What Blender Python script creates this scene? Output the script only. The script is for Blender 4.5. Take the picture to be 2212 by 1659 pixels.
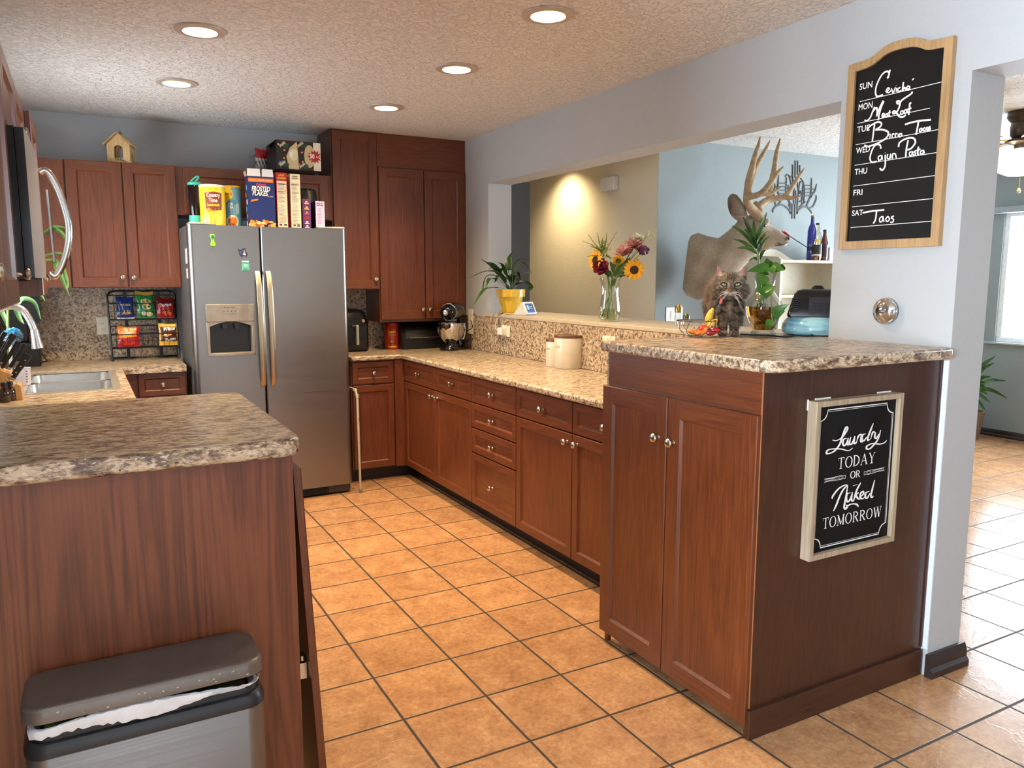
import bpy, bmesh, math, random
from mathutils import Vector as V, Matrix

for _o in list(bpy.data.objects):
    bpy.data.objects.remove(_o, do_unlink=True)
SC = bpy.context.scene
COL = SC.collection
PI = math.pi
random.seed(7)

# ------------------------------------------------------------------ camera
CAM_R = V((0.8757511573, -0.4827612405, 0.0012227333))
CAM_U = V((0.0634782361, 0.1176625017, 0.9910227289))
CAM_F = V((0.4785712318, 0.8678116848, -0.1336879041))
CAM_C = V((-0.8418257341, -2.2620338110, 1.4374585477))
CAM_FPX = 1677.72479
cam = bpy.data.cameras.new('camera')
cam.sensor_fit = 'HORIZONTAL'
cam.sensor_width = 36.0
cam.lens = CAM_FPX * 36.0 / 2212.0
cam.clip_start = 0.02
camo = bpy.data.objects.new('camera', cam)
camo.matrix_world = Matrix(((CAM_R.x, CAM_U.x, -CAM_F.x, CAM_C.x), (CAM_R.y, CAM_U.y, -CAM_F.y, CAM_C.y),
                            (CAM_R.z, CAM_U.z, -CAM_F.z, CAM_C.z), (0, 0, 0, 1)))
COL.objects.link(camo)
SC.camera = camo

# ------------------------------------------------------------------ colour management, cycles quality
SC.view_settings.view_transform = 'Standard'
SC.view_settings.look = 'None'
SC.view_settings.gamma = 1.0
SC.view_settings.use_curve_mapping = False
SC.view_settings.exposure = 0.30
SC.cycles.use_denoising = True
SC.cycles.max_bounces = 10
SC.cycles.diffuse_bounces = 4
SC.cycles.glossy_bounces = 4
SC.cycles.transmission_bounces = 8
SC.cycles.transparent_max_bounces = 10
SC.cycles.caustics_reflective = False
SC.cycles.caustics_refractive = False
SC.cycles.sample_clamp_indirect = 4.0

# ------------------------------------------------------------------ world: overcast daylight outside the windows
DAY = 1.3
W = bpy.data.worlds.new('daylight')
SC.world = W
W.use_nodes = True
_bg = W.node_tree.nodes['Background']
_bg.inputs[0].default_value = (0.90, 0.95, 1.0, 1)
_bg.inputs[1].default_value = DAY

def portal(loc, rot, sx, sy):
    """a window opening the sky light is sampled through"""
    d = bpy.data.lights.new('window_portal', 'AREA')
    d.shape = 'RECTANGLE'; d.size = sx; d.size_y = sy
    d.cycles.is_portal = True
    o = bpy.data.objects.new('window_portal', d)
    o.location = loc; o.rotation_euler = rot
    COL.objects.link(o)

def daylight(loc, rot, sx, sy, watts, col=(0.92, 0.96, 1.0)):
    """the daylight that falls in through one window"""
    d = bpy.data.lights.new('window_daylight', 'AREA')
    d.shape = 'RECTANGLE'; d.size = sx; d.size_y = sy
    d.energy = watts; d.color = col
    o = bpy.data.objects.new('window_daylight', d)
    o.location = loc; o.rotation_euler = rot
    COL.objects.link(o)

# living-room window (wall x=6.5), sliding door and side window of the room behind the camera, window over the sink
daylight((6.62, 0.2, 1.45), (0, PI / 2, 0), 1.1, 3.3, 340, (0.80, 0.91, 1.0))
daylight((-1.0, -5.13, 1.2), (PI / 2, 0, 0), 2.4, 2.0, 24, (.84, .93, 1.0))
daylight((-3.33, -1.98, 1.35), (0, -PI / 2, 0), 1.4, 1.2, 500, (.80, .90, 1.0))
daylight((1.95, -5.13, 1.475), (PI / 2, 0, 0), 2.5, .55, 12)  # light of the added strip window, for a bright band on the refrigerator
daylight((-1.42, 2.42, 1.55), (0, -PI / 2, 0), 0.8, 0.95, 34, (.84, .93, 1.0))

# ------------------------------------------------------------------ from a pixel of the 2212 x 1659 frame to a point of the room
def ray(x, y):
    return CAM_R * ((x - 1106) / CAM_FPX) - CAM_U * ((y - 829.5) / CAM_FPX) + CAM_F
def onx(x, y, X):
    d = ray(x, y); return CAM_C + d * ((X - CAM_C.x) / d.x)
def ony(x, y, Y):
    d = ray(x, y); return CAM_C + d * ((Y - CAM_C.y) / d.y)
def onz(x, y, Z):
    d = ray(x, y); return CAM_C + d * ((Z - CAM_C.z) / d.z)
def onp(x, y, p, n):
    d = ray(x, y); return CAM_C + d * ((p - CAM_C).dot(n) / d.dot(n))

# ------------------------------------------------------------------ mesh helpers
def cat_rom(pts, n=6, closed=False):
    P = [V(p) for p in pts]
    if len(P) < 3:
        return P
    out = []
    m = len(P)
    rng = range(m if closed else m - 1)
    for i in rng:
        p0 = P[(i - 1) % m] if (closed or i > 0) else P[0] * 2 - P[1]
        p1 = P[i]; p2 = P[(i + 1) % m]
        p3 = P[(i + 2) % m] if (closed or i + 2 < m) else P[-1] * 2 - P[-2]
        for k in range(n):
            t = k / n
            out.append(0.5 * ((2 * p1) + (p2 - p0) * t + (2 * p0 - 5 * p1 + 4 * p2 - p3) * t * t + (3 * p1 - p0 - 3 * p2 + p3) * t ** 3))
    if not closed:
        out.append(P[-1])
    return out

def lerp_list(vals, n):
    out = []
    m = len(vals)
    for i in range(n):
        t = i / max(1, n - 1) * (m - 1)
        k = min(int(t), m - 2)
        out.append(vals[k] + (vals[k + 1] - vals[k]) * (t - k))
    return out

class G:
    """collects geometry in room coordinates; link() makes it ONE mesh object"""
    RC = 0
    def __init__(s):
        s.v = []; s.f = []; s.m = []
    def add(s, verts, faces, m=0):
        b = len(s.v)
        s.v += [V(p) for p in verts]
        for f in faces:
            s.f.append(tuple(b + i for i in f)); s.m.append(m)
        return s
    def box(s, x0, x1, y0, y1, z0, z1, m=0):
        vs = [(x, y, z) for z in (z0, z1) for y in (y0, y1) for x in (x0, x1)]
        return s.add(vs, [(0, 2, 3, 1), (4, 5, 7, 6), (0, 1, 5, 4), (2, 6, 7, 3), (0, 4, 6, 2), (1, 3, 7, 5)], m)
    def obox(s, o, u, w, n, a0, a1, b0, b1, c0, c1, m=0):
        """box along the axes u, w, n from the origin o"""
        vs = [o + u * a + w * b + n * c for c in (c0, c1) for b in (b0, b1) for a in (a0, a1)]
        return s.add(vs, [(0, 2, 3, 1), (4, 5, 7, 6), (0, 1, 5, 4), (2, 6, 7, 3), (0, 4, 6, 2), (1, 3, 7, 5)], m)
    def prism(s, poly, d, m=0, cap=True):
        """polygon of 3-D points swept by the vector d"""
        n = len(poly); d = V(d)
        vs = [V(p) for p in poly] + [V(p) + d for p in poly]
        fs = [(i, (i + 1) % n, n + (i + 1) % n, n + i) for i in range(n)]
        if cap:
            fs += [tuple(range(n))[::-1], tuple(range(n, 2 * n))]
        return s.add(vs, fs, m)
    def face(s, pts, m=0):
        return s.add(pts, [tuple(range(len(pts)))], m)
    def lathe(s, prof, c=(0, 0, 0), axis=(0, 0, 1), seg=24, m=0, sx=1.0, sy=1.0):
        """profile of (radius, height) turned about axis through c"""
        c = V(c); a = V(axis).normalized()
        t = V((1, 0, 0)) if abs(a.x) < 0.9 else V((0, 1, 0))
        e1 = (t - a * t.dot(a)).normalized(); e2 = a.cross(e1)
        vs = []
        for r, h in prof:
            for k in range(seg):
                q = 2 * PI * k / seg
                vs.append(c + a * h + e1 * (r * math.cos(q) * sx) + e2 * (r * math.sin(q) * sy))
        fs = []
        for i in range(len(prof) - 1):
            for k in range(seg):
                k2 = (k + 1) % seg
                fs.append((i * seg + k, i * seg + k2, (i + 1) * seg + k2, (i + 1) * seg + k))
        if prof[0][0] > 1e-6: fs.append(tuple(range(seg))[::-1])
        if prof[-1][0] > 1e-6: fs.append(tuple(range((len(prof) - 1) * seg, len(prof) * seg)))
        return s.add(vs, fs, m)
    def ring_lathe(s, prof, c, axis=(0, 0, 1), seg=24, m=0):
        """closed profile turned about the axis (a hollow body of revolution)"""
        b = len(s.v)
        s.lathe(list(prof) + [prof[0]], c, axis, seg, m)
        # drop the caps lathe() added
        while s.f and len(s.f[-1]) == seg and seg > 4:
            s.f.pop(); s.m.pop()
        return s
    def tube(s, pts, r, seg=8, m=0, closed=False, flat=None):
        P = [V(p) for p in pts]
        n = len(P)
        R = r if isinstance(r, (list, tuple)) else [r] * n
        if len(R) != n: R = lerp_list(R, n)
        T = []
        for i in range(n):
            a = P[(i - 1) % n] if (closed or i > 0) else P[0]
            b = P[(i + 1) % n] if (closed or i < n - 1) else P[-1]
            t = b - a
            T.append(t.normalized() if t.length > 1e-9 else V((0, 0, 1)))
        up = V((0, 0, 1)) if abs(T[0].z) < 0.9 else V((1, 0, 0))
        if flat is not None: up = V(flat)
        N = (up - T[0] * up.dot(T[0])).normalized()
        vs = []
        for i in range(n):
            if i:
                N = N - T[i] * N.dot(T[i])
                if N.length < 1e-6: N = V((1, 0, 0)) - T[i] * T[i].x
                N.normalize()
            B = T[i].cross(N)
            for k in range(seg):
                q = 2 * PI * k / seg
                vs.append(P[i] + (N * math.cos(q) + B * math.sin(q)) * R[i])
        fs = []
        for i in range(n if closed else n - 1):
            i2 = (i + 1) % n
            for k in range(seg):
                k2 = (k + 1) % seg
                fs.append((i * seg + k, i * seg + k2, i2 * seg + k2, i2 * seg + k))
        if not closed:
            fs += [tuple(range(seg))[::-1], tuple(range((n - 1) * seg, n * seg))]
        return s.add(vs, fs, m)
    def loft(s, rings, m=0, cap=True):
        n = len(rings[0]); vs = []
        for r in rings: vs += list(r)
        fs = []
        for i in range(len(rings) - 1):
            for k in range(n):
                k2 = (k + 1) % n
                fs.append((i * n + k, i * n + k2, (i + 1) * n + k2, (i + 1) * n + k))
        if cap:
            fs += [tuple(range(n))[::-1], tuple(range((len(rings) - 1) * n, len(rings) * n))]
        return s.add(vs, fs, m)
    def ball(s, c, r, m=0, seg=16, rings=10, rot=None):
        c = V(c)
        if not isinstance(r, (tuple, list)): r = (r, r, r)
        vs = []; fs = []
        for i in range(rings + 1):
            a = PI * i / rings
            for k in range(seg):
                q = 2 * PI * k / seg
                p = V((r[0] * math.sin(a) * math.cos(q), r[1] * math.sin(a) * math.sin(q), r[2] * math.cos(a)))
                if rot is not None: p = rot @ p
                vs.append(c + p)
        for i in range(rings):
            for k in range(seg):
                k2 = (k + 1) % seg
                fs.append((i * seg + k, (i + 1) * seg + k, (i + 1) * seg + k2, i * seg + k2))
        return s.add(vs, fs, m)
    def ribbon(s, pts, w, n, m=0):
        """flat stroke of width w (number or list) on the plane with normal n"""
        n = V(n).normalized(); G.RC = (G.RC + 1) % 24
        P = [V(p) + n * (6e-5 * G.RC + 5e-6 * i) for i, p in enumerate(pts)]; k = len(P)
        Wd = w if isinstance(w, (list, tuple)) else [w] * k
        if len(Wd) != k: Wd = lerp_list(Wd, k)
        L = []; R = []
        for i in range(k):
            t = P[min(i + 1, k - 1)] - P[max(i - 1, 0)]
            if t.length < 1e-9: t = V((1, 0, 0))
            b = n.cross(t.normalized())
            L.append(P[i] + b * Wd[i] / 2); R.append(P[i] - b * Wd[i] / 2)
        vs = L + R
        return s.add(vs, [(i, k + i, k + i + 1, i + 1) for i in range(k - 1)], m)
    def merge(s, g, mat=None, dm=0):
        b = len(s.v)
        s.v += [(mat @ p if mat is not None else p.copy()) for p in g.v]
        for f, m in zip(g.f, g.m):
            s.f.append(tuple(b + i for i in f)); s.m.append(m + dm)
        return s

_WL = {}
def wloc(o):
    return _WL.get(o.name, V((0, 0, 0)))

def link(name, g, mats, parent=None, bev=0, seg=2, smooth=35, rot_origin=None, solid=0, sub=0):
    """links the collected geometry as ONE mesh object under parent"""
    me = bpy.data.meshes.new(name)
    if parent is not None:
        org = wloc(parent)
    elif rot_origin is not None:
        org = V(rot_origin)
    else:
        xs = [p.x for p in g.v]; ys = [p.y for p in g.v]; zs = [p.z for p in g.v]
        org = V(((min(xs) + max(xs)) / 2, (min(ys) + max(ys)) / 2, min(zs)))
    me.from_pydata([p - org for p in g.v], [], g.f)
    if not isinstance(mats, (list, tuple)): mats = [mats]
    for m in mats: me.materials.append(m)
    me.polygons.foreach_set('material_index', g.m)
    me.validate()
    bm = bmesh.new(); bm.from_mesh(me)
    bmesh.ops.remove_doubles(bm, verts=bm.verts, dist=1e-6)
    bmesh.ops.recalc_face_normals(bm, faces=bm.faces)
    bm.to_mesh(me); bm.free()
    if smooth:
        me.polygons.foreach_set('use_smooth', [True] * len(me.polygons))
        me.set_sharp_from_angle(angle=math.radians(smooth))
    o = bpy.data.objects.new(name, me)
    COL.objects.link(o)
    if parent is not None:
        o.parent = parent
    else:
        o.location = org
    _WL[o.name] = org
    if solid:
        md = o.modifiers.new('thickness', 'SOLIDIFY'); md.thickness = solid; md.offset = 0
    if bev:
        md = o.modifiers.new('edges', 'BEVEL'); md.width = bev; md.segments = seg; md.limit_method = 'ANGLE'; md.angle_limit = math.radians(40)
    if sub:
        md = o.modifiers.new('smooth', 'SUBSURF'); md.levels = sub; md.render_levels = sub
    return o

def thing(name, loc, label, cat, group=None):
    o = bpy.data.objects.new(name, None)
    o.empty_display_size = 0.05
    o.location = loc
    COL.objects.link(o)
    _WL[o.name] = V(loc)
    return tag(o, label, cat, group)

def tag(o, label, cat, group=None, kind=None):
    if label: o['label'] = label
    if cat: o['category'] = cat
    if group: o['group'] = group
    if kind: o['kind'] = kind
    return o

def struct(name, g, mats, **k):
    o = link(name, g, mats, **k); o['kind'] = 'structure'; return o

def voxel(g, size, smooth_it=8, fac=0.5):
    """one continuous skin over overlapping volumes"""
    me = bpy.data.meshes.new('skin'); me.from_pydata([tuple(p) for p in g.v], [], g.f)
    o = bpy.data.objects.new('skin', me); COL.objects.link(o)
    md = o.modifiers.new('r', 'REMESH'); md.mode = 'VOXEL'; md.voxel_size = size
    if smooth_it:
        ms = o.modifiers.new('s', 'SMOOTH'); ms.iterations = smooth_it; ms.factor = fac
    dg = bpy.context.evaluated_depsgraph_get()
    dg.update()
    ev = o.evaluated_get(dg)
    m2 = ev.to_mesh()
    out = G()
    out.v = [v.co.copy() for v in m2.vertices]
    out.f = [tuple(p.vertices) for p in m2.polygons]
    out.m = [0] * len(out.f)
    ev.to_mesh_clear()
    bpy.data.objects.remove(o, do_unlink=True)
    return out

def text_g(txt, size, o, u, w, n, lift=0.0006, width=None, bold=0.0, align='LEFT', shear=0.0, spacing=1.0):
    """flat lettering at o along u, up w, lifted along n; width squeezes it to that length"""
    c = bpy.data.curves.new('txt', 'FONT')
    c.body = txt; c.size = 1.0; c.fill_mode = 'FRONT' if c.dimensions == '3D' else 'BOTH'
    c.dimensions = '2D'; c.resolution_u = 3; c.offset = bold; c.shear = shear; c.space_character = spacing
    ob = bpy.data.objects.new('txt', c); COL.objects.link(ob)
    dg = bpy.context.evaluated_depsgraph_get(); dg.update()
    ev = ob.evaluated_get(dg); me = ev.to_mesh()
    pts = [v.co.copy() for v in me.vertices]; fs = [tuple(p.vertices) for p in me.polygons]
    ev.to_mesh_clear(); bpy.data.objects.remove(ob, do_unlink=True)
    g = G()
    if not pts: return g
    x0 = min(p.x for p in pts); x1 = max(p.x for p in pts)
    sx = size
    if width: sx = width / max(1e-6, x1 - x0)
    off = 0 if align == 'LEFT' else -(x1 - x0) * sx / 2
    o = V(o); u = V(u); w = V(w); n = V(n)
    g.add([o + u * ((p.x - x0) * sx + off) + w * (p.y * size) + n * lift for p in pts], fs)
    return g

X_, Y_, Z_ = V((1, 0, 0)), V((0, 1, 0)), V((0, 0, 1))
# ------------------------------------------------------------------ materials (all node-based)
def lin(h):
    if isinstance(h, str):
        h = h.lstrip('#'); c = [int(h[i:i + 2], 16) / 255 for i in (0, 2, 4)]
    else:
        c = [x / 255 for x in h]
    return tuple(x / 12.92 if x <= 0.04045 else ((x + 0.055) / 1.055) ** 2.4 for x in c) + (1,)

class N:
    """thin wrapper over a node tree"""
    def __init__(s, name):
        s.m = bpy.data.materials.new(name); s.m.use_nodes = True
        s.t = s.m.node_tree; s.b = s.t.nodes['Principled BSDF']
        s.out = s.t.nodes['Material Output']
    def n(s, typ, **kw):
        nd = s.t.nodes.new(typ)
        for k, v in kw.items(): setattr(nd, k, v)
        return nd
    def l(s, a, b): s.t.links.new(a, b)
    def coord(s, scale=(1, 1, 1), kind='Object', loc=(0, 0, 0), rot=(0, 0, 0)):
        tc = s.n('ShaderNodeTexCoord'); mp = s.n('ShaderNodeMapping')
        mp.inputs['Scale'].default_value = scale; mp.inputs['Location'].default_value = loc; mp.inputs['Rotation'].default_value = rot
        s.l(tc.outputs[kind], mp.inputs['Vector']); return mp.outputs['Vector']
    def noise(s, vec, scale=5, detail=4, rough=.5, dist=0):
        nd = s.n('ShaderNodeTexNoise'); s.l(vec, nd.inputs['Vector'])
        nd.inputs['Scale'].default_value = scale; nd.inputs['Detail'].default_value = detail
        nd.inputs['Roughness'].default_value = rough; nd.inputs['Distortion'].default_value = dist
        return nd.outputs['Fac']
    def ramp(s, fac, stops, interp='LINEAR'):
        nd = s.n('ShaderNodeValToRGB'); nd.color_ramp.interpolation = interp
        e = nd.color_ramp.elements
        while len(e) < len(stops): e.new(0.5)
        for i, (p, c) in enumerate(stops): e[i].position = p; e[i].color = c if len(c) == 4 else (*c, 1)
        s.l(fac, nd.inputs[0]); return nd.outputs['Color']
    def math(s, op, a, b=None):
        nd = s.n('ShaderNodeMath', operation=op)
        for i, x in enumerate((a, b)):
            if x is None: continue
            if isinstance(x, (int, float)): nd.inputs[i].default_value = x
            else: s.l(x, nd.inputs[i])
        return nd.outputs[0]
    def mix(s, fac, a, b, blend='MIX'):
        nd = s.n('ShaderNodeMix', data_type='RGBA', blend_type=blend)
        for i, x in ((0, fac), (6, a), (7, b)):
            if isinstance(x, (int, float)): nd.inputs[i].default_value = x
            elif isinstance(x, tuple): nd.inputs[i].default_value = x
            else: s.l(x, nd.inputs[i])
        return nd.outputs[2]
    def bump(s, h, strength=.2, dist=.01):
        nd = s.n('ShaderNodeBump'); nd.inputs['Strength'].default_value = strength; nd.inputs['Distance'].default_value = dist
        s.l(h, nd.inputs['Height']); s.l(nd.outputs[0], s.b.inputs['Normal']); return nd
    def base(s, c):
        if isinstance(c, tuple): s.b.inputs['Base Color'].default_value = c
        else: s.l(c, s.b.inputs['Base Color'])
    def set(s, **k):
        for a, v in k.items():
            s.b.inputs[{'rough': 'Roughness', 'metal': 'Metallic', 'spec': 'Specular IOR Level', 'trans': 'Transmission Weight', 'ior': 'IOR',
                        'coat': 'Coat Weight', 'coatr': 'Coat Roughness', 'alpha': 'Alpha', 'sheen': 'Sheen Weight', 'aniso': 'Anisotropic',
                        'es': 'Emission Strength', 'ec': 'Emission Color', 'sss': 'Subsurface Weight'}[a]].default_value = v
        return s

_MC = {}
def P(hexc, rough=.5, metal=0.0, var=.08, scale=30, bump=0.0, bscale=60, **k):
    """plain paint, plastic or metal with a little unevenness"""
    key = (hexc, rough, metal, var, scale, bump, bscale, tuple(sorted(k.items())))
    if key in _MC: return _MC[key]
    a = N('surface_' + str(hexc).strip('#'))
    c = lin(hexc)
    vec = a.coord()
    f = a.noise(vec, scale, 3)
    lo = tuple(x * (1 - var) for x in c[:3]) + (1,); hi = tuple(min(1, x * (1 + var)) for x in c[:3]) + (1,)
    a.base(a.ramp(f, [(.3, lo), (.7, hi)]))
    a.set(rough=rough, metal=metal, **k)
    if bump: a.bump(a.noise(vec, bscale, 4), bump, .004)
    _MC[key] = a.m
    return a.m

def wood(name, dark, mid, light, axis=2, rough=.38, coat=.25, fine=1.0, big=1.0, ringw=.09):
    a = N(name)
    sc = [9.0, 9.0, 9.0]; sc[axis] = .55
    oi = a.n('ShaderNodeObjectInfo')
    vec0 = a.coord(tuple(sc))
    add = a.n('ShaderNodeVectorMath', operation='ADD'); a.l(vec0, add.inputs[0])
    rnd = a.n('ShaderNodeVectorMath', operation='SCALE'); rnd.inputs[0].default_value = (7, 5, 3); a.l(oi.outputs['Random'], rnd.inputs['Scale'])
    a.l(rnd.outputs[0], add.inputs[1]); vec = add.outputs[0]
    n1 = a.noise(vec, 1.3 * big, 3, .5, 1.6)
    rings = a.math('SINE', a.math('MULTIPLY', n1, 46.0))
    rings = a.math('ADD', a.math('MULTIPLY', rings, .5), .5)
    sc2 = [240.0 * fine] * 3; sc2[axis] = 7.0
    fineg = a.noise(a.coord(tuple(sc2)), 1.0, 4, .6)
    blot = a.noise(a.coord((1, 1, 1)), 3.0, 2)
    f = a.math('ADD', a.math('ADD', a.math('MULTIPLY', rings, ringw), a.math('MULTIPLY', fineg, .50)), a.math('MULTIPLY', blot, .22))
    col = a.ramp(f, [(.25, lin(dark)), (.41, lin(mid)), (.60, lin(light))])
    a.base(col)
    a.set(rough=rough, coat=coat, coatr=.22)
    a.bump(fineg, .10, .002)
    return a.m

WD, WM, WL_ = '#4c240f', '#653115', '#77411f'
WOOD = {ax: wood('cherry_wood_' + n, WD, WM, WL_, ax) for ax, n in ((0, 'grain_across'), (1, 'grain_deep'), (2, 'grain_upright'))}
PANEL = wood('cherry_laminate_panel', '#4d2512', '#68351b', '#7a4326', 2, .42, .15, .8, .55, .22)
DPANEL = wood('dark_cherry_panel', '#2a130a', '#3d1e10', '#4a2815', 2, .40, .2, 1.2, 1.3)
PANEL_X = wood('dark_cherry_panel_across', '#2a130a', '#3d1e10', '#4a2815', 0, .40, .2, 1.2, 1.3)
TOE = P('#23130d', .5)

def granite(name, stretch=(1, 1, 1), shift=0):
    a = N(name)
    v = a.coord(stretch, loc=(shift, shift * .7, 0))
    n1 = a.noise(v, 62, 5, .65, .3)
    n2 = a.noise(v, 150, 3, .6)
    n3 = a.noise(v, 26, 4, .65, .7)
    c = a.ramp(n1, [(.30, lin('#3a2c26')), (.42, lin('#79604b')), (.50, lin('#b39a7a')), (.58, lin('#d3c2a6')), (.68, lin('#94755a'))])
    dark = a.ramp(n3, [(.42, (1, 1, 1)), (.465, (0, 0, 0)), (.50, (1, 1, 1))])
    c = a.mix(.6, c, a.mix(dark, lin('#4a4240'), c))
    sp = a.ramp(n2, [(.60, (0, 0, 0)), (.68, (1, 1, 1))])
    c = a.mix(sp, c, lin('#ded2c2'))
    sp2 = a.ramp(n2, [(.30, (1, 1, 1)), (.38, (0, 0, 0))])
    c = a.mix(sp2, c, lin('#3a302c'))
    a.base(c); a.set(rough=.30, coat=.12, coatr=.15)
    a.bump(n2, .04, .001)
    return a.m
GRAN = granite('granite_laminate')
GRAN_STREAK = granite('granite_laminate_top', (.45, 1.0, 1.0), 3)

def knockdown(name, col, strength, scale, rough=.9):
    a = N(name); v = a.coord((1, 1, 1))
    n1 = a.noise(v, scale, 5, .55, .6)
    n2 = a.noise(v, scale * 3.1, 2)
    h = a.ramp(n1, [(.46, (0, 0, 0)), (.54, (1, 1, 1))])
    hh = a.mix(.25, h, n2)
    a.base(a.mix(a.math('MULTIPLY', n1, .25), lin(col), tuple(x * .86 for x in lin(col)[:3]) + (1,)))
    a.set(rough=rough, spec=.25); a.bump(hh, strength, .006); return a.m
CEIL = knockdown('knockdown_ceiling', '#e3e1dd', 1.0, 34)
WALLP = knockdown('grey_orange_peel_paint', '#b2b4b5', .13, 70, .6)
WALLB = knockdown('pale_blue_grey_paint', '#8b9494', .13, 70, .6)
WALLY = knockdown('warm_beige_paint', '#d6cab0', .16, 80, .5)
WALLG = knockdown('dark_grey_column_paint', '#9b9c9f', .5, 70, .7)

def tilefloor():
    a = N('terracotta_tile_floor'); T = .305
    tc = a.n('ShaderNodeTexCoord'); sep = a.n('ShaderNodeSeparateXYZ'); a.l(tc.outputs['Object'], sep.inputs[0])
    edges = []; cells = []
    for ax in (0, 1):
        q = a.math('DIVIDE', sep.outputs[ax], T)
        q = a.math('ADD', q, 100)
        cells.append(a.math('FLOOR', q))
        fr = a.math('FRACT', q)
        edges.append(a.math('MINIMUM', fr, a.math('SUBTRACT', 1.0, fr)))
    e = a.math('MINIMUM', edges[0], edges[1])
    g = a.ramp(e, [(.0125, (0, 0, 0)), (.018, (1, 1, 1))])
    cv = a.n('ShaderNodeCombineXYZ'); a.l(cells[0], cv.inputs[0]); a.l(cells[1], cv.inputs[1])
    wn = a.n('ShaderNodeTexWhiteNoise', noise_dimensions='3D'); a.l(cv.outputs[0], wn.inputs['Vector'])
    off = a.n('ShaderNodeVectorMath', operation='MULTIPLY_ADD')
    a.l(wn.outputs['Color'], off.inputs[0]); off.inputs[1].default_value = (9, 9, 9); a.l(tc.outputs['Object'], off.inputs[2])
    vec = off.outputs[0]
    n1 = a.noise(vec, 9, 6, .65, .5); n2 = a.noise(vec, 60, 5, .7, .4); n3 = a.noise(vec, 4.5, 3, .5, 1.2)
    f = a.math('ADD', a.math('MULTIPLY', n1, .5), a.math('MULTIPLY', n2, .5))
    c = a.ramp(f, [(.36, lin('#986b48')), (.48, lin('#ad7f58')), (.56, lin('#bb8d62')), (.66, lin('#caa076'))])
    c = a.mix(.08, c, wn.outputs['Value'], 'OVERLAY')
    a.base(a.mix(g, lin('#382c22'), c))
    vein = a.ramp(n3, [(.475, (0, 0, 0)), (.50, (1, 1, 1)), (.525, (0, 0, 0))])
    h = a.mix(.25, a.mix(.5, n1, n2), vein)
    h = a.math('MULTIPLY', a.math('ADD', a.math('MULTIPLY', h, .35), .65), g)
    a.bump(h, .36, .006)
    r = a.ramp(g, [(0, (.8, .8, .8)), (1, (.20, .20, .20))]); a.l(r, a.b.inputs['Roughness'])
    a.set(spec=.5)
    return a.m
TILE = tilefloor()

def brushed(name, col, rough=.28, axis=2, metal=1.0, aniso=.0, amt=.06):
    a = N(name); sc = [700.0] * 3; sc[axis] = 4.0
    f = a.noise(a.coord(tuple(sc)), 1.0, 1)
    c = lin(col)
    a.base(a.ramp(f, [(.3, tuple(x * (1 - amt) for x in c[:3])), (.7, tuple(min(1, x * (1 + amt)) for x in c[:3]))]))
    r = a.ramp(f, [(.3, (rough * .85,) * 3), (.7, (rough * 1.15,) * 3)]); a.l(r, a.b.inputs['Roughness'])
    a.set(metal=metal, aniso=aniso); return a.m
STEEL = brushed('brushed_stainless', '#a9a8a6', .33, 0)
STEEL_V = brushed('brushed_stainless_upright', '#b5b3b0', .25, 2)
FRIDGE_SIDE = P('#54504d', .55)
CHROME = P('#dddddc', .10, 1.0, .02)
NICKEL = P('#c9c2b6', .25, 1.0, .04)
BLACK = P('#0d0d0e', .35)
BLACKG = P('#08080a', .12)
BLACKM = P('#141416', .6)
WHITEP = P('#e8e6e0', .4)
IVORY = P('#e4dcc6', .45)
ESPRESSO = P('#2b211e', .4, var=.15)

def emit(name, col, strength):
    a = N(name); a.base(lin(col)); a.set(ec=lin(col), es=strength, rough=.5)
    return a.m

def glass(name, col=(1, 1, 1, 1), rough=0.0, ior=1.45, tint=None):
    """hollow glassware: glass that lets a share of the light straight through"""
    a = N(name); t = a.t
    tr = a.n('ShaderNodeBsdfTransparent'); gl = a.n('ShaderNodeBsdfGlossy'); fr = a.n('ShaderNodeFresnel'); mx = a.n('ShaderNodeMixShader')
    tr.inputs[0].default_value = col; gl.inputs['Roughness'].default_value = max(.03, rough); fr.inputs[0].default_value = ior
    fz = a.noise(a.coord(), 6, 2)
    a.l(a.math('MINIMUM', a.math('ADD', a.math('MULTIPLY', fr.outputs[0], .75), a.math('MULTIPLY', fz, .04)), .42), mx.inputs[0]); a.l(tr.outputs[0], mx.inputs[1]); a.l(gl.outputs[0], mx.inputs[2])
    a.l(mx.outputs[0], a.out.inputs[0])
    return a.m
GLASS = glass('clear_glass', (.95, .97, .96, 1), ior=1.5)
PANE = glass('window_pane_glass', (.97, .98, .99, 1), ior=1.25)

def leafm(name, a_, b_, rough=.35):
    a = N(name); v = a.coord((1, 1, 1))
    a.base(a.ramp(a.noise(v, 24, 3), [(.3, lin(a_)), (.7, lin(b_))])); a.set(rough=rough, spec=.4)
    return a.m
# ------------------------------------------------------------------ the room
ZC = 2.475            # ceiling
XL, YB, XR = -1.30, 3.57, 1.78     # kitchen walls
XR2 = 1.97            # far face of the pass-through wall
ZH = 2.122            # header underside
YJ = 2.85             # far jamb of the pass-through
YC0, YC1 = -0.65, -0.143           # column

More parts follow.
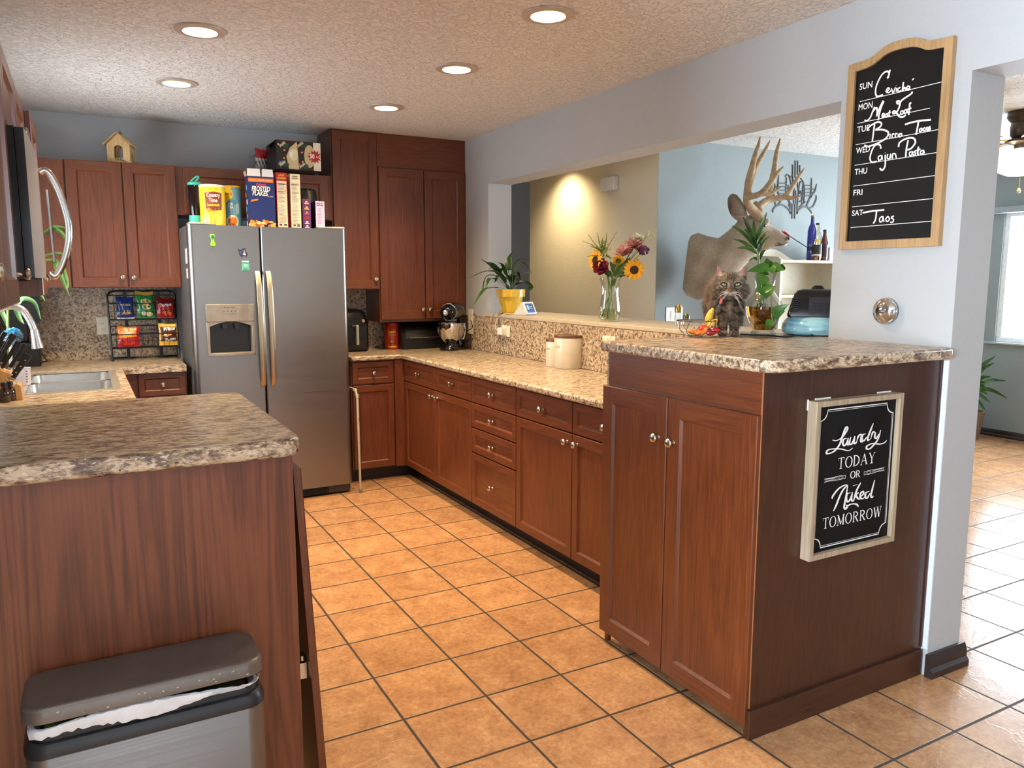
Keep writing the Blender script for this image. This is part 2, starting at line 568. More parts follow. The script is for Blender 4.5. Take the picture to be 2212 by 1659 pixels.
g = G().box(-3.5, 6.7, -5.2, 5.5, -.06, 0)
fl = struct('floor', g, TILE, rot_origin=(0, 0, 0), smooth=0)
LIGHTS = [(2.70, 3.58), (-.333, 1.384), (-.325, 2.383), (.845, .505), (.86, 1.398), (.855, 2.405)]
def ceiling_mesh():
    """ceiling plane with a round hole for every recessed can"""
    bm = bmesh.new(); ed = []
    def loop(pts):
        vs = [bm.verts.new(p) for p in pts]
        for i in range(len(vs)): ed.append(bm.edges.new((vs[i], vs[(i + 1) % len(vs)])))
    loop([(-3.5, -5.2, ZC), (6.7, -5.2, ZC), (6.7, 5.5, ZC), (-3.5, 5.5, ZC)])
    for x, y in LIGHTS:
        loop([(x + .0705 * math.cos(2 * PI * k / 32), y + .0705 * math.sin(2 * PI * k / 32), ZC) for k in range(32)])
    bmesh.ops.triangle_fill(bm, edges=ed, use_beauty=True, use_dissolve=False)
    g = G(); bm.verts.index_update()
    g.add([v.co.copy() for v in bm.verts], [tuple(v.index for v in f.verts) for f in bm.faces])
    bm.free()
    return g.box(-3.5, 6.7, -5.2, 5.5, ZC + .16, ZC + .2)
struct('ceiling', ceiling_mesh(), CEIL, rot_origin=(0, 0, 0), smooth=0)

def wall_y(g, x0, x1, y0, y1, z0, z1, holes=()):
    """wall slab along y with window holes (ya, yb, za, zb)"""
    ys = sorted({y0, y1} | {h[0] for h in holes} | {h[1] for h in holes})
    for a, b in zip(ys, ys[1:]):
        hs = [h for h in holes if h[0] <= a and h[1] >= b]
        if not hs: g.box(x0, x1, a, b, z0, z1)
        else:
            h = hs[0]
            if h[2] > z0: g.box(x0, x1, a, b, z0, h[2])
            if h[3] < z1: g.box(x0, x1, a, b, h[3], z1)
    return g
def wall_x(g, y0, y1, x0, x1, z0, z1, holes=()):
    xs = sorted({x0, x1} | {h[0] for h in holes} | {h[1] for h in holes})
    for a, b in zip(xs, xs[1:]):
        hs = [h for h in holes if h[0] <= a and h[1] >= b]
        if not hs: g.box(a, b, y0, y1, z0, z1)
        else:
            h = hs[0]
            if h[2] > z0: g.box(a, b, y0, y1, z0, h[2])
            if h[3] < z1: g.box(a, b, y0, y1, h[3], z1)
    return g

struct('wall_left', wall_y(G(), XL - .12, XL, -1.2, YB + .12, 0, ZC, [(1.95, 2.90, 1.12, 2.0)]), WALLP, smooth=0)
struct('wall_back', wall_x(G(), YB, YB + .12, XL, XR2, 0, ZC), WALLP, smooth=0)
g = G()
g.box(XR, XR2, YJ, YB, 0, ZC)                       # between the pass-through and the back wall
g.box(XR, XR2, YC1, YJ, ZH, ZC)                     # header
g.box(XR, XR2, YC1, YJ, 0, 1.164)                   # half wall
g.box(XR, XR2, YC0, YC1, 0, ZC)                     # column
g.box(XR, XR2, -5.0, YC0, ZH, ZC)                   # header over the way to the living room
struct('wall_right', g, WALLP, smooth=0)
g = G().box(1.757, 2.235, .178, YJ - .002, 1.166, 1.19)
struct('trim_1', g, P('#bcae97', .45), bev=.004)
# hall block beyond: warm wall facing the kitchen, pale wall facing the dining room
struct('wall_hall', G().box(2.962, 3.08, 2.394, 4.285, 0, ZC), WALLY, smooth=0)
struct('wall_dining', G().box(2.9625, 6.5, 2.392, 2.50, 0, ZC), WALLB, smooth=0)
struct('wall_passage', wall_x(G(), 5.2, 5.3, 1.78, 6.5, 0, ZC), WALLG, smooth=0)
struct('wall_passage_side', G().box(1.86, 1.97, YB + .12, 5.2, 0, ZC), WALLG, smooth=0)
struct('wall_living', wall_y(G(), 6.5, 6.6, -5.0, 2.50, 0, ZC, [(-1.45, 1.85, .87, 2.045)]), WALLB, smooth=0)
struct('wall_rear', wall_x(G(), -5.12, -5.0, -3.3, 6.6, 0, ZC, [(-2.2, .2, .06, 2.06), (.7, 3.2, 1.2, 1.75)]), WALLP, smooth=0)  # the second hole is for the added strip window
struct('wall_side', wall_y(G(), -3.32, -3.2, -5.0, -1.2, 0, ZC, [(-2.58, -1.36, .65, 2.05)]), WALLP, smooth=0)
struct('wall_return', wall_x(G(), -1.2, -1.08, -3.2, XL - .12, 0, ZC), WALLP, smooth=0)

def window(name, axis, at, a0, a1, z0, z1, mull=1, th=.06, depth=.10):
    """white frame with a pane; axis 'x' = in a wall of constant x"""
    f = G(); p = G()
    def bx(gg, u0, u1, za, zb, d0, d1):
        if axis == 'x': gg.box(at + d0, at + d1, u0, u1, za, zb)
        else: gg.box(u0, u1, at + d0, at + d1, za, zb)
    bx(f, a0, a1, z0, z0 + th, 0, depth * .6); bx(f, a0, a1, z1 - th, z1, 0, depth * .6)
    bx(f, a0, a0 + th, z0 + th, z1 - th, 0, depth * .6); bx(f, a1 - th, a1, z0 + th, z1 - th, 0, depth * .6)
    for k in range(1, mull + 1):
        u = a0 + (a1 - a0) * k / (mull + 1)
        bx(f, u - th / 2, u + th / 2, z0 + th, z1 - th, 0, depth * .6)
    o = struct(name, f, P('#dfe3e4', .4), bev=.003)
    us = [a0 + th] + [a0 + (a1 - a0) * k / (mull + 1) for k in range(1, mull + 1)] + [a1 - th]
    for k in range(len(us) - 1):
        p = G()
        e = th / 2 if k else 0; e2 = th / 2 if k < len(us) - 2 else 0
        bx(p, us[k] + e, us[k + 1] - e2, z0 + th, z1 - th, depth * .25, depth * .31)
        link('window_pane', p, PANE, parent=o, smooth=0)
    return o
window('window_1', 'x', 6.52, -1.45, 1.85, .87, 2.045, 1, .045)
window('window_2', 'y', -5.09, -2.2, .2, .06, 2.06, 1)
window('window_3', 'x', -3.29, -2.58, -1.36, .65, 2.05, 1)
window('window_4', 'x', XL - .10, 1.95, 2.90, 1.12, 2.0, 1, .04)
window('added_strip_window', 'y', -5.09, .7, 3.2, 1.2, 1.75, 1, .03)  # unseen, added to be mirrored in the refrigerator doors
# sill and shade box of the living-room window
struct('trim_2', G().box(6.40, 6.498, -1.6, 1.93, 2.03, 2.085), P('#8d959b', .6), bev=.004)
struct('trim_3', G().box(6.46, 6.498, -1.55, 1.93, .855, .872), P('#a9aeb0', .5), bev=.003)

def base_board(name, pts, side, h=.075, t=.016):
    """moulded dark skirting along pts; side = inward normal"""
    g = G()
    for (a, b), n in zip(zip(pts, pts[1:]), side):
        a = V((*a, 0)); b = V((*b, 0)); n = V((*n, 0)); u = (b - a).normalized()
        prof = [(0, 0), (t * 1.5, 0), (t * 1.5, h * .28), (t, h * .42), (t, h * .7), (t * .55, h), (0, h)]
        r0 = [a + n * (d + .0005) + Z_ * (z + .0005) for d, z in prof]; r1 = [b + n * (d + .0005) + Z_ * (z + .0005) for d, z in prof]
        g.loft([r0, r1])
    return struct(name, g, ESPRESSO, smooth=0)
base_board('baseboard_column', [(XR - .012, YC0), (XR2 + .022, YC0)], [(0, -1)], .085, .02)
base_board('baseboard_living', [(6.5, -5.0), (6.5, 2.39)], [(-1, 0)], .065)
base_board('baseboard_dining', [(2.965, 2.392), (6.48, 2.392)], [(0, -1)], .075)
base_board('baseboard_hall', [(2.962, 2.40), (2.962, 4.28)], [(-1, 0)], .075)
# pale strip beside the end panel: daylight on the wall face, put into colour
struct('painted_light_strip', G().box(XR - .003, XR - .0005, YC0 + .001, -.631, .10, 1.16), P('#d5dbe2', .5))

# ------------------------------------------------------------------ recessed ceiling lights
BULB = emit('lit_bulb', '#ffe7b0', 30.0)
CAN_IN = P('#fff3cf', .35, var=.02)
TRIMW = P('#b9ada0', .4)
def ceiling_light(x, y, label, watts=104, col=(1.0, .75, .46)):
    t = thing('ceiling_light', (x, y, ZC), label, 'ceiling light', 'recessed kitchen lights')
    link('trim_ring', G().ring_lathe([(.0695, .004), (.0695, -.0095), (.074, -.010), (.102, -.007), (.104, -.0012), (.0705, -.0012)], (x, y, ZC), seg=40), TRIMW, t)
    link('reflector', G().ring_lathe([(.0690, .001), (.060, .088), (.060, .09), (.0702, .09), (.0702, .001)], (x, y, ZC), seg=40), CAN_IN, t)
    link('bulb', G().lathe([(.059, .086), (.050, .078), (.03, .070), (0, .067)], (x, y, ZC), seg=32), BULB, t)
    d = bpy.data.lights.new('lamp', 'SPOT'); d.energy = watts; d.color = col
    d.spot_size = math.radians(132); d.spot_blend = 1.0; d.shadow_soft_size = .04
    o = bpy.data.objects.new('lamp', d); o.parent = t; o.location = (0, 0, .024); COL.objects.link(o)
    return t
for x, y, lb in ((-.333, 1.384, 'round recessed ceiling light with a wide trim ring, above the peninsula end of the kitchen'),
                 (-.325, 2.383, 'round recessed ceiling light over the cabinets with the birdhouse'),
                 (.845, .505, 'largest-looking recessed ceiling light, closest to the pass-through header and the camera'),
                 (.86, 1.398, 'recessed ceiling light in the middle of the row along the drawers'),
                 (.855, 2.405, 'recessed ceiling light in front of the tall pantry cabinets')):
    ceiling_light(x, y, lb)
ceiling_light(2.70, 3.58, 'recessed ceiling light over the passage, washing the warm wall behind the flower vase', 75, (1.0, .80, .50))
# ------------------------------------------------------------------ cabinets
def shaker(o, u, w, n, W_, H_, rail=.055, th=.019, drawer=False):
    """door front: stiles, rails and a recessed panel; slots 0 upright grain, 1 across"""
    g = G(); o = V(o); r = rail
    def p(a, b, c): return o + u * a + w * b + n * c
    c = .003
    m0, m1 = 0, 1
    # back and sides with a small arris
    out0 = [p(0, 0, 0), p(W_, 0, 0), p(W_, H_, 0), p(0, H_, 0)]
    out1 = [p(0, 0, th - c), p(W_, 0, th - c), p(W_, H_, th - c), p(0, H_, th - c)]
    out2 = [p(c, c, th), p(W_ - c, c, th), p(W_ - c, H_ - c, th), p(c, H_ - c, th)]
    g.face(out0[::-1], m0)
    for A, B in ((out0, out1), (out1, out2)):
        for i in range(4):
            j = (i + 1) % 4
            g.face([A[i], A[j], B[j], B[i]], m0)
    # stiles run full height, rails between them
    g.face([p(c, c, th), p(r, c, th), p(r, H_ - c, th), p(c, H_ - c, th)], m1 if drawer else m0)
    g.face([p(W_ - r, c, th), p(W_ - c, c, th), p(W_ - c, H_ - c, th), p(W_ - r, H_ - c, th)], m1 if drawer else m0)
    g.face([p(r, c, th), p(W_ - r, c, th), p(W_ - r, r, th), p(r, r, th)], m1)
    g.face([p(r, H_ - r, th), p(W_ - r, H_ - r, th), p(W_ - r, H_ - c, th), p(r, H_ - c, th)], m1)
    # bead and recessed panel
    q1 = [p(r, r, th), p(W_ - r, r, th), p(W_ - r, H_ - r, th), p(r, H_ - r, th)]
    k = .004; q2 = [p(r + k, r + k, th - .004), p(W_ - r - k, r + k, th - .004), p(W_ - r - k, H_ - r - k, th - .004), p(r + k, H_ - r - k, th - .004)]
    k = .009; q3 = [p(r + k, r + k, th - .009), p(W_ - r - k, r + k, th - .009), p(W_ - r - k, H_ - r - k, th - .009), p(r + k, H_ - r - k, th - .009)]
    for A, B in ((q1, q2), (q2, q3)):
        for i in range(4):
            j = (i + 1) % 4
            g.face([A[i], A[j], B[j], B[i]], m0)
    g.face(q3, m1 if drawer else m0)
    return g

def knob_g(c, n):
    return G().lathe([(.0075, 0), (.0065, .002), (.005, .006), (.0055, .012), (.0115, .017), (.0155, .021), (.016, .025), (.0135, .029), (.007, .0315), (0, .032)], c, n, 20)

def front(cab, name, o, u, n, W_, H_, knob=None, rail=.055, drawer=False, gu=None):
    """one door or drawer front with its knob; knob = (a, b) from the front's own corner"""
    ax = 0 if abs(u.x) > .5 else 1
    d = link(name, shaker(o, u, Z_, n, W_, H_, rail, drawer=drawer), [WOOD[2], WOOD[ax]], cab, smooth=0)
    if knob:
        link('knob', knob_g(V(o) + u * knob[0] + Z_ * knob[1] + n * .019, n), NICKEL, d)
    return d

def cabinet(label, base, x0, x1, y0, y1, z0, z1, group=None, name='kitchen_cabinet', cat='cabinet', mat=None, bodyname='carcass'):
    t = thing(name, base, label, cat, group)
    link(bodyname, G().box(x0, x1, y0, y1, z0, z1), mat or [WOOD[2]], t, smooth=0)
    return t

mX, mY = V((-1, 0, 0)), V((0, -1, 0))
# --- base run under the long counter (fronts face -x); u runs towards the camera
XF = 1.166
ys = [2.946, 2.392, 1.846, 1.300, .755, .210]
ztop, zd, zbot = .866, .716, .100
def base_unit(label, ya, yb, draws=None):
    t = cabinet(label, (1.45, (ya + yb) / 2, 0), XF, 1.775, yb + .0006, ya - .0006, .095, .872, 'base cabinets of the long counter')
    link('toe_kick', G().box(1.24, 1.77, yb + .0006, ya - .0006, .001, .094), TOE, t, smooth=0)
    return t
U = mY
def base_front(t, nm, ya, yb, z0, z1, knob=None, drawer=False):
    gp = .0025
    front(t, nm, (XF - .0006, ya - gp, z0), U, mX, ya - yb - 2 * gp, z1 - z0, knob, .045 if not drawer else .038, drawer)
dw = ys[0] - ys[1]
t = base_unit('base cabinet unit at the inner corner, two small drawers over two doors below the mixer', ys[0], ys[2])
for a, b in ((ys[0], ys[1]), (ys[1], ys[2])):
    base_front(t, 'drawer', a, b, .718, ztop, ((a - b) / 2 - .002, .074), True)
base_front(t, 'door', ys[0], ys[1], zbot, .712, (dw - .045, .57)); base_front(t, 'door', ys[1], ys[2], zbot, .712, (.040, .57))
t = base_unit('base cabinet unit of four stacked drawers in the middle of the long counter', ys[2], ys[3])
for z0, z1 in ((.718, ztop), (.568, .712), (.416, .562), (.100, .410)):
    base_front(t, 'drawer', ys[2], ys[3], z0, z1, (.271, (z1 - z0) / 2), True)
t = base_unit('base cabinet unit with two drawers over two doors, running in behind the tall end cabinet', ys[3], ys[5])
base_front(t, 'drawer', ys[3], ys[4], .718, ztop, (.271, .074), True); base_front(t, 'drawer', ys[4], ys[5], .718, ztop, (.271, .074), True)
base_front(t, 'door', ys[3], ys[4], zbot, .712, (.50, .57)); base_front(t, 'door', ys[4], ys[5], zbot, .712, (.040, .57))

# --- base unit on the back wall beside the refrigerator, with the corner filler
t = cabinet('narrow base cabinet between the refrigerator and the corner, one drawer over one door', (.95, 3.2, 0), .765, 1.1645, 2.976, 3.56, .095, .872)
link('toe_kick', G().box(.765, 1.2385, 3.04, 3.56, .001, .094), TOE, t, smooth=0)
link('corner_filler', G().box(1.078, 1.1648, 2.950, 2.9755, .095, .872), WOOD[2], t, smooth=0)
front(t, 'drawer', (.772, 2.9754, .706), X_, mY, .302, .158, (.151, .079), .038, True)
front(t, 'door', (.772, 2.9754, .102), X_, mY, .302, .596, (.030, .53), .045)
# --- base unit left of the refrigerator
t = cabinet('short base cabinet with one drawer, tucked under the counter with the snack rack', (-.45, 3.2, 0), -.652, -.293, 2.976, 3.56, .095, .8655)
link('toe_kick', G().box(-.652, -.293, 3.04, 3.56, .001, .094), TOE, t, smooth=0)
front(t, 'drawer', (-.570, 2.9754, .718), X_, mY, .27, .145, (.135, .072), .034, True)
front(t, 'door', (-.570, 2.9754, .105), X_, mY, .27, .605, (.24, .54), .045)
# --- sink base along the window wall
t = cabinet('sink base cabinet below the window-side counter, doors facing the kitchen', (-1.0, 2.0, 0), -1.295, -.675, 1.0, 3.56, .095, .60)
link('toe_kick', G().box(-1.295, -.74, 1.0, 3.56, .001, .094), TOE, t, smooth=0)
link('front_rail', G().box(-.695, -.675, 1.0, 2.97, .601, .8655), WOOD[1], t, smooth=0)
for k in range(4):
    front(t, 'door', (-.6746, 1.02 + k * .488, .10), Y_, X_, .48, .60, (.44 if k % 2 == 0 else .04, .54), .05)

# --- tall end cabinet of the bar: two tall doors, laminate end panel, skirting
t = thing('bar_end_cabinet', (1.3, -.2, 0), 'tall cabinet at the end of the bar, two tall doors and a laminate end panel', 'cabinet')
link('carcass', G().box(.918, 1.765, -.618, .1545, .105, 1.1635), WOOD[2], t, smooth=0)
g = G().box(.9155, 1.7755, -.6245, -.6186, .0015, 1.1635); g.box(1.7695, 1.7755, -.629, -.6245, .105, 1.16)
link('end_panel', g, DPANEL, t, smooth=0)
link('edge_band', G().box(.9140, .9153, -.6244, -.6187, .1, 1.1634), P('#9a5f38', .5), t, smooth=0)
link('top_rail', G().box(.9155, .9178, -.6178, .1540, 1.036, 1.1632), WOOD[1], t, smooth=0)
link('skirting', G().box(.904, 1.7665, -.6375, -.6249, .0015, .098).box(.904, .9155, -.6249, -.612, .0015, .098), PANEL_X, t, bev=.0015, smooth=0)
link('toe_recess', G().box(1.03, 1.76, -.615, .15, .0015, .104), P('#2a2623', .7), t, smooth=0)
link('side_leg', G().box(.9185, .935, .135, .1544, .0015, .1045), WOOD[2], t, smooth=0)
front(t, 'door', (.9176, .168, .044), mY, mX, .378, .990, (.337, .845), .062)
front(t, 'door', (.9176, -.2145, .040), mY, mX, .406, .994, (.034, .845), .062)

# --- peninsula on the near side, raised like a bar
t = thing('peninsula_cabinet', (-.87, -.1, 0), 'peninsula cabinet with a broad cherry laminate panel behind the trash can', 'cabinet')
link('carcass', G().box(-1.295, -.462, -.500, .262, .002, 1.0435), P('#1d120d', .6), t, smooth=0)
link('end_panel', G().box(-1.2955, -.447, -.5185, -.5005, .002, 1.0438), PANEL, t, smooth=0)
d0 = ony(633, 1012, -.5); d1 = ony(688, 1640, -.5)
dv = (d0 - d1); dv.y = 0; dvn = dv.normalized(); dn = V((dvn.z, 0, -dvn.x))
g = G(); H_ = dv.length
g.merge(shaker(d0 - dvn * 1.0 + Y_ * -.0005, Y_, dvn, dn, .40, 1.0, .06, .0185))
dr = link('door', g, [WOOD[2], WOOD[1]], t, smooth=0)
tag(dr, 'loose door hanging askew from one hinge', None)
hp = ony(652, 1450, -.47)
link('hinge', G().box(hp.x - .012, hp.x + .012, -.47, -.43, hp.z - .02, hp.z + .02).lathe([(.012, 0), (.012, .012)], (hp.x + .004, -.455, hp.z + .024), Z_, 12), NICKEL, dr)

# --- wall cabinets on the back wall
YU = 3.24
def upper(label, x0, x1, z0, z1, doors, name='wall_cabinet', rail=.058):
    t = cabinet(label, ((x0 + x1) / 2, 3.4, z0), x0, x1, YU, YB - .002, z0, z1, 'wall cabinets on the back wall', name)
    for a, b, za, zb, kn in doors:
        front(t, 'door', (a, YU - .0006, za), X_, mY, b - a, zb - za, kn, rail)
    return t
upper('wall cabinet with two doors under the wooden birdhouse', -.886, -.2635, 1.381, 2.150,
      [(-.882, -.5765, 1.384, 2.148, (.278, .062)), (-.5705, -.2685, 1.382, 2.150, (.028, .062))])
t = upper('corner wall cabinet filling the angle behind the microwave', -1.296, -.8865, 1.381, 2.146, [])
link('corner_stile', G().box(-1.03, -.89, 3.22, 3.2394, 1.383, 2.145), WOOD[2], t, smooth=0)
upper('short wall cabinet above the refrigerator, behind the cereal boxes', -.263, .742, 1.846, 2.152,
      [(-.221, .243, 1.85, 2.150, None), (.249, .715, 1.85, 2.150, None)])
upper('tall narrow wall cabinet reaching the ceiling, beside the refrigerator top', .743, 1.0785, 1.362, 2.4735, [(.750, 1.0735, 1.366, 2.464, (.292, .072))])
t = upper('pair of tall wall cabinet doors in the corner above the bread box', 1.0795, 1.7785, 1.120, 2.240,
          [(1.084, 1.433, 1.140, 2.236, (.325, .072)), (1.439, 1.7675, 1.140, 2.233, (.026, .072))])
link('soffit_panel', G().box(1.0795, 1.7785, 3.235, 3.25, 2.2405, 2.4735), WOOD[0], t, smooth=0)

# --- wall cabinets over the stove side, seen edge on
XU = -1.004
t = cabinet('wall cabinet closest to the camera, seen edge-on beside the microwave', (-1.15, -.4, 1.372), -1.296, XU, -.70, .186, 1.372, 2.052, 'wall cabinets above the stove')
for k in range(2):
    a = -.695 + k * .4425
    front(t, 'door', (XU + .0006, a, 1.374), Y_, X_, .4385, .676, (.405 if k else .034, .075), .06)
t = cabinet('short wall cabinet directly above the microwave', (-1.15, .55, 1.84), -1.296, XU, .187, 1.19, 1.838, 2.052, 'wall cabinets above the stove')
for k in range(2):
    a = .19 + k * .499
    front(t, 'door', (XU + .0006, a, 1.842), Y_, X_, .495, .207, (.46 if k == 0 else .035, .045), .05)
t = cabinet('small wall cabinet beyond the microwave, its lower end showing under it', (-1.15, 1.4, 1.372), -1.296, XU + .02, 1.191, 1.62, 1.372, 2.052, 'wall cabinets above the stove')
front(t, 'door', (XU + .0206, 1.195, 1.374), Y_, X_, .42, .676, (.03, .075), .06)

# ------------------------------------------------------------------ counters
ZK = .907
def slab(name, poly, z0, z1, mat, label, cat='countertop', bev=.012, **k):
    g = G().prism([V((x, y, z0)) for x, y in poly], (0, 0, z1 - z0))
    o = link(name, g, mat, bev=bev, seg=3, **k)
    return tag(o, label, cat)
slab('countertop', [(.762, 2.935), (1.125, 2.935), (1.125, .178), (1.756, .178), (1.756, 3.546), (.762, 3.546)], .8725, ZK, GRAN_STREAK,
     'long granite-look countertop running from the refrigerator corner to the bar', bev=.010)
o = link('backsplash', G().box(1.757, 1.7795, .178, 3.546, .9075, 1.165), GRAN, smooth=0)
tag(o, 'long granite-look backsplash under the ledge, behind the canisters', 'backsplash')
o = link('backsplash', G().box(1.080, 1.756, 3.547, 3.5695, .9075, 1.1185), GRAN, smooth=0)
tag(o, 'low granite-look backsplash behind the bread box', 'backsplash')
o = link('backsplash', G().box(.70, 1.0775, 3.547, 3.5695, .9075, 1.3605), GRAN, smooth=0)
tag(o, 'granite-look backsplash behind the air fryer', 'backsplash')
o = link('backsplash', G().box(.925, 1.756, .1578, .1770, .9075, 1.163), GRAN, smooth=0)
tag(o, 'granite-look backsplash on the back of the bar end cabinet, facing the canisters', 'backsplash')
hx0, hx1, hy0, hy1 = -1.115, -.72, 1.93, 2.775
slab('countertop', [(-1.2985, .30), (-.655, .30), (-.655, 1.5), (hx1, 1.5), (hx1, 1.5), (-.655, 1.5), (-.655, 2.925), (-.296, 2.925), (-.296, 3.546), (-1.2985, 3.546)][:3] +
     [(-.655, 2.3), (hx1, 2.3), (hx1, hy0), (hx0, hy0), (hx0, hy1), (hx1, hy1), (hx1, 2.3005), (-.655, 2.3005), (-.655, 2.925), (-.296, 2.925), (-.296, 3.546), (-1.2985, 3.546)],
     .8665, ZK, GRAN_STREAK, 'L-shaped granite-look countertop around the sink, under the snack rack', bev=0)
o = link('backsplash', G().box(-1.2985, -.285, 3.547, 3.5695, .9075, 1.379), GRAN, smooth=0)
tag(o, 'granite-look backsplash panel behind the snack rack', 'backsplash')
# bar top, with clipped front corner, running through the pass-through
slab('countertop', [(.885, .172), (.885, -.635), (.925, -.672), (1.775, -.664), (1.7785, -.1425), (2.26, -.1425), (2.26, .172)], 1.1655, 1.205, GRAN_STREAK,
     'raised granite-look bar top over the tall end cabinet', bev=.009)
# peninsula top
slab('countertop', [(-1.297, -.545), (-.455, -.545), (-.432, -.522), (-.425, -.49), (-.425, .24), (-.44, .272), (-.475, .285), (-1.297, .285)], 1.0445, 1.085, GRAN_STREAK,
     'raised granite-look top of the peninsula, lowest and largest counter surface in view', bev=.009)
# ------------------------------------------------------------------ sink and faucet
SINKM = brushed('sink_steel', '#cfccc7', .30, 1, amt=.04)
FAUC = brushed('faucet_nickel', '#dedcd8', .26, 2, amt=.03)
def basin(g, x0, x1, y0, y1, z1, z0, r=.05, k=5):
    def rr(x0, x1, y0, y1, r):
        out = []
        for cx, cy, a in ((x1 - r, y1 - r, 0), (x0 + r, y1 - r, 90), (x0 + r, y0 + r, 180), (x1 - r, y0 + r, 270)):
            for i in range(k + 1):
                q = math.radians(a + 90 * i / k); out.append((cx + r * math.cos(q), cy + r * math.sin(q)))
        return out
    top = rr(x0, x1, y0, y1, r); bot = rr(x0 + .012, x1 - .012, y0 + .012, y1 - .012, r)
    n = len(top)
    g.add([V((x, y, z1)) for x, y in top] + [V((x, y, z0 + .02)) for x, y in bot] + [V((x * .97 + .03 * (x0 + x1) / 2, y * .97 + .03 * (y0 + y1) / 2, z0)) for x, y in bot],
          [(i, (i + 1) % n, n + (i + 1) % n, n + i) for i in range(n)] + [(n + i, n + (i + 1) % n, 2 * n + (i + 1) % n, 2 * n + i) for i in range(n)] + [tuple(range(2 * n, 3 * n))])
    return top
t = thing('kitchen_sink', (-.915, 2.35, .72), 'stainless double-bowl sink set into the counter below the faucet', 'sink')
a = G(); b1 = basin(a, -1.10, -.735, 1.945, 2.335, .905, .73); link('bowl', a, SINKM, t)
a = G(); b2 = basin(a, -1.10, -.735, 2.365, 2.76, .905, .73); link('bowl', a, SINKM, t)
z = .9105
g = G()
for x0, x1, y0, y1 in ((-1.135, -1.10, 1.915, 2.79), (-.735, -.700, 1.915, 2.79), (-1.10, -.735, 1.915, 1.945), (-1.10, -.735, 2.76, 2.79)):
    g.box(x0, x1, y0, y1, .9078, z)
g.box(-1.10, -.735, 2.335, 2.365, .885, .902)
link('rim', g, P('#d8cfbf', .32, .85, .03), t, smooth=0)
t = thing('kitchen_faucet', (-1.17, 2.2, .9085), 'tall gooseneck pull-down faucet in brushed nickel over the sink', 'faucet')
fp = [onx(x, y, -1.15) for x, y in ((0, 0),)]
ypl = 2.22
fpts = [ony(x, y, ypl) for x, y in ((-32, 790), (-30, 740), (-24, 705), (-8, 674), (20, 662), (47, 668), (64, 690), (74, 712))]
base = V((fpts[0].x, ypl, .909))
link('neck', G().tube(cat_rom([base, base + Z_ * .06] + fpts[1:], 6), .0165, 14), FAUC, t)
e0 = fpts[-1]; e1 = ony(82, 752, ypl)
ax = (e1 - e0)
link('spray_head', G().lathe([(.0172, 0), (.018, ax.length * .1), (.0205, ax.length * .45), (.0265, ax.length * .9), (.0275, ax.length), (.02, ax.length + .001), (0, ax.length + .001)], e0, ax, 20), FAUC, t)
link('base_ring', G().lathe([(.03, 0), (.03, .008), (.02, .014)], base, Z_, 20), FAUC, t)

# ------------------------------------------------------------------ refrigerator
t = thing('refrigerator', (.21, 3.1, 0), 'side-by-side stainless refrigerator with a dispenser, magnets and food boxes on top', 'refrigerator')
FX0, FX1, FY = -.268, .692, 2.748
link('body', G().box(FX0 + .004, FX1 - .004, FY + .075, 3.34, .012, 1.7565), FRIDGE_SIDE, t, bev=.004)
FST = brushed('refrigerator_stainless', '#8e8b88', .34, 0, amt=.03)
def fdoor(x0, x1, hole=None):
    """door with softly rounded outer edge"""
    g = G(); prof = []
    y0 = FY; y1 = FY + .072
    n = 5; r = .03
    pts = [(x0, y1), (x0, y0 + r)] + [(x0 + r - r * math.cos(math.radians(90 * i / n)), y0 + r - r * math.sin(math.radians(90 * i / n))) for i in range(1, n)] + [(x0 + r, y0)]
    pts += [(x1 - r, y0)] + [(x1 - r + r * math.sin(math.radians(90 * i / n)), y0 + r - r * math.cos(math.radians(90 * i / n))) for i in range(1, n)] + [(x1, y0 + r), (x1, y1)]
    return pts
XS = .147
def round_door(x0, x1, left):
    r = .03; n = 6; y0, y1 = FY, FY + .072
    if left:
        pts = [(x1, y1), (x0, y1), (x0, y0 + r)] + [(x0 + r - r * math.cos(math.radians(90 * i / n)), y0 + r - r * math.sin(math.radians(90 * i / n))) for i in range(1, n)] + [(x0 + r, y0), (x1 - .006, y0), (x1, y0 + .006)]
    else:
        pts = [(x1, y1), (x0, y1), (x0, y0 + .006), (x0 + .006, y0), (x1 - r, y0)] + [(x1 - r + r * math.sin(math.radians(90 * i / n)), y0 + r - r * math.cos(math.radians(90 * i / n))) for i in range(1, n)] + [(x1, y0 + r)]
    return pts
dz0, dz1 = .066, 1.757
DX0, DX1, DZ0, DZ1 = -.190, .092, .968, 1.285      # dispenser
g = G()
P_ = round_door(FX0, XS - .004, True)
def slabs(g, pts, z0, z1): g.prism([V((x, y, z0)) for x, y in pts], (0, 0, z1 - z0))
slabs(g, P_, dz0, DZ0); slabs(g, P_, DZ1, dz1)
# strips beside the dispenser recess, then a thin back
Lp = [p for p in P_ if p[0] <= FX0 + .031] + [(DX0, FY), (DX0, FY + .072)]
Lp = [(DX0, FY + .072), (FX0, FY + .072)] + [p for p in P_[2:] if p[0] <= FX0 + .0301] + [(DX0, FY)]
slabs(g, Lp, DZ0, DZ1); slabs(g, [(DX1, FY), (XS - .004 - .006, FY), (XS - .004, FY + .006), (XS - .004, FY + .072), (DX1, FY + .072)], DZ0, DZ1)
fz = link('freezer_door', g, FST, t, smooth=30)
g = G(); slabs(g, round_door(XS + .004, FX1, False), dz0, dz1)
fr = link('fridge_door', g, FST, t, smooth=30)
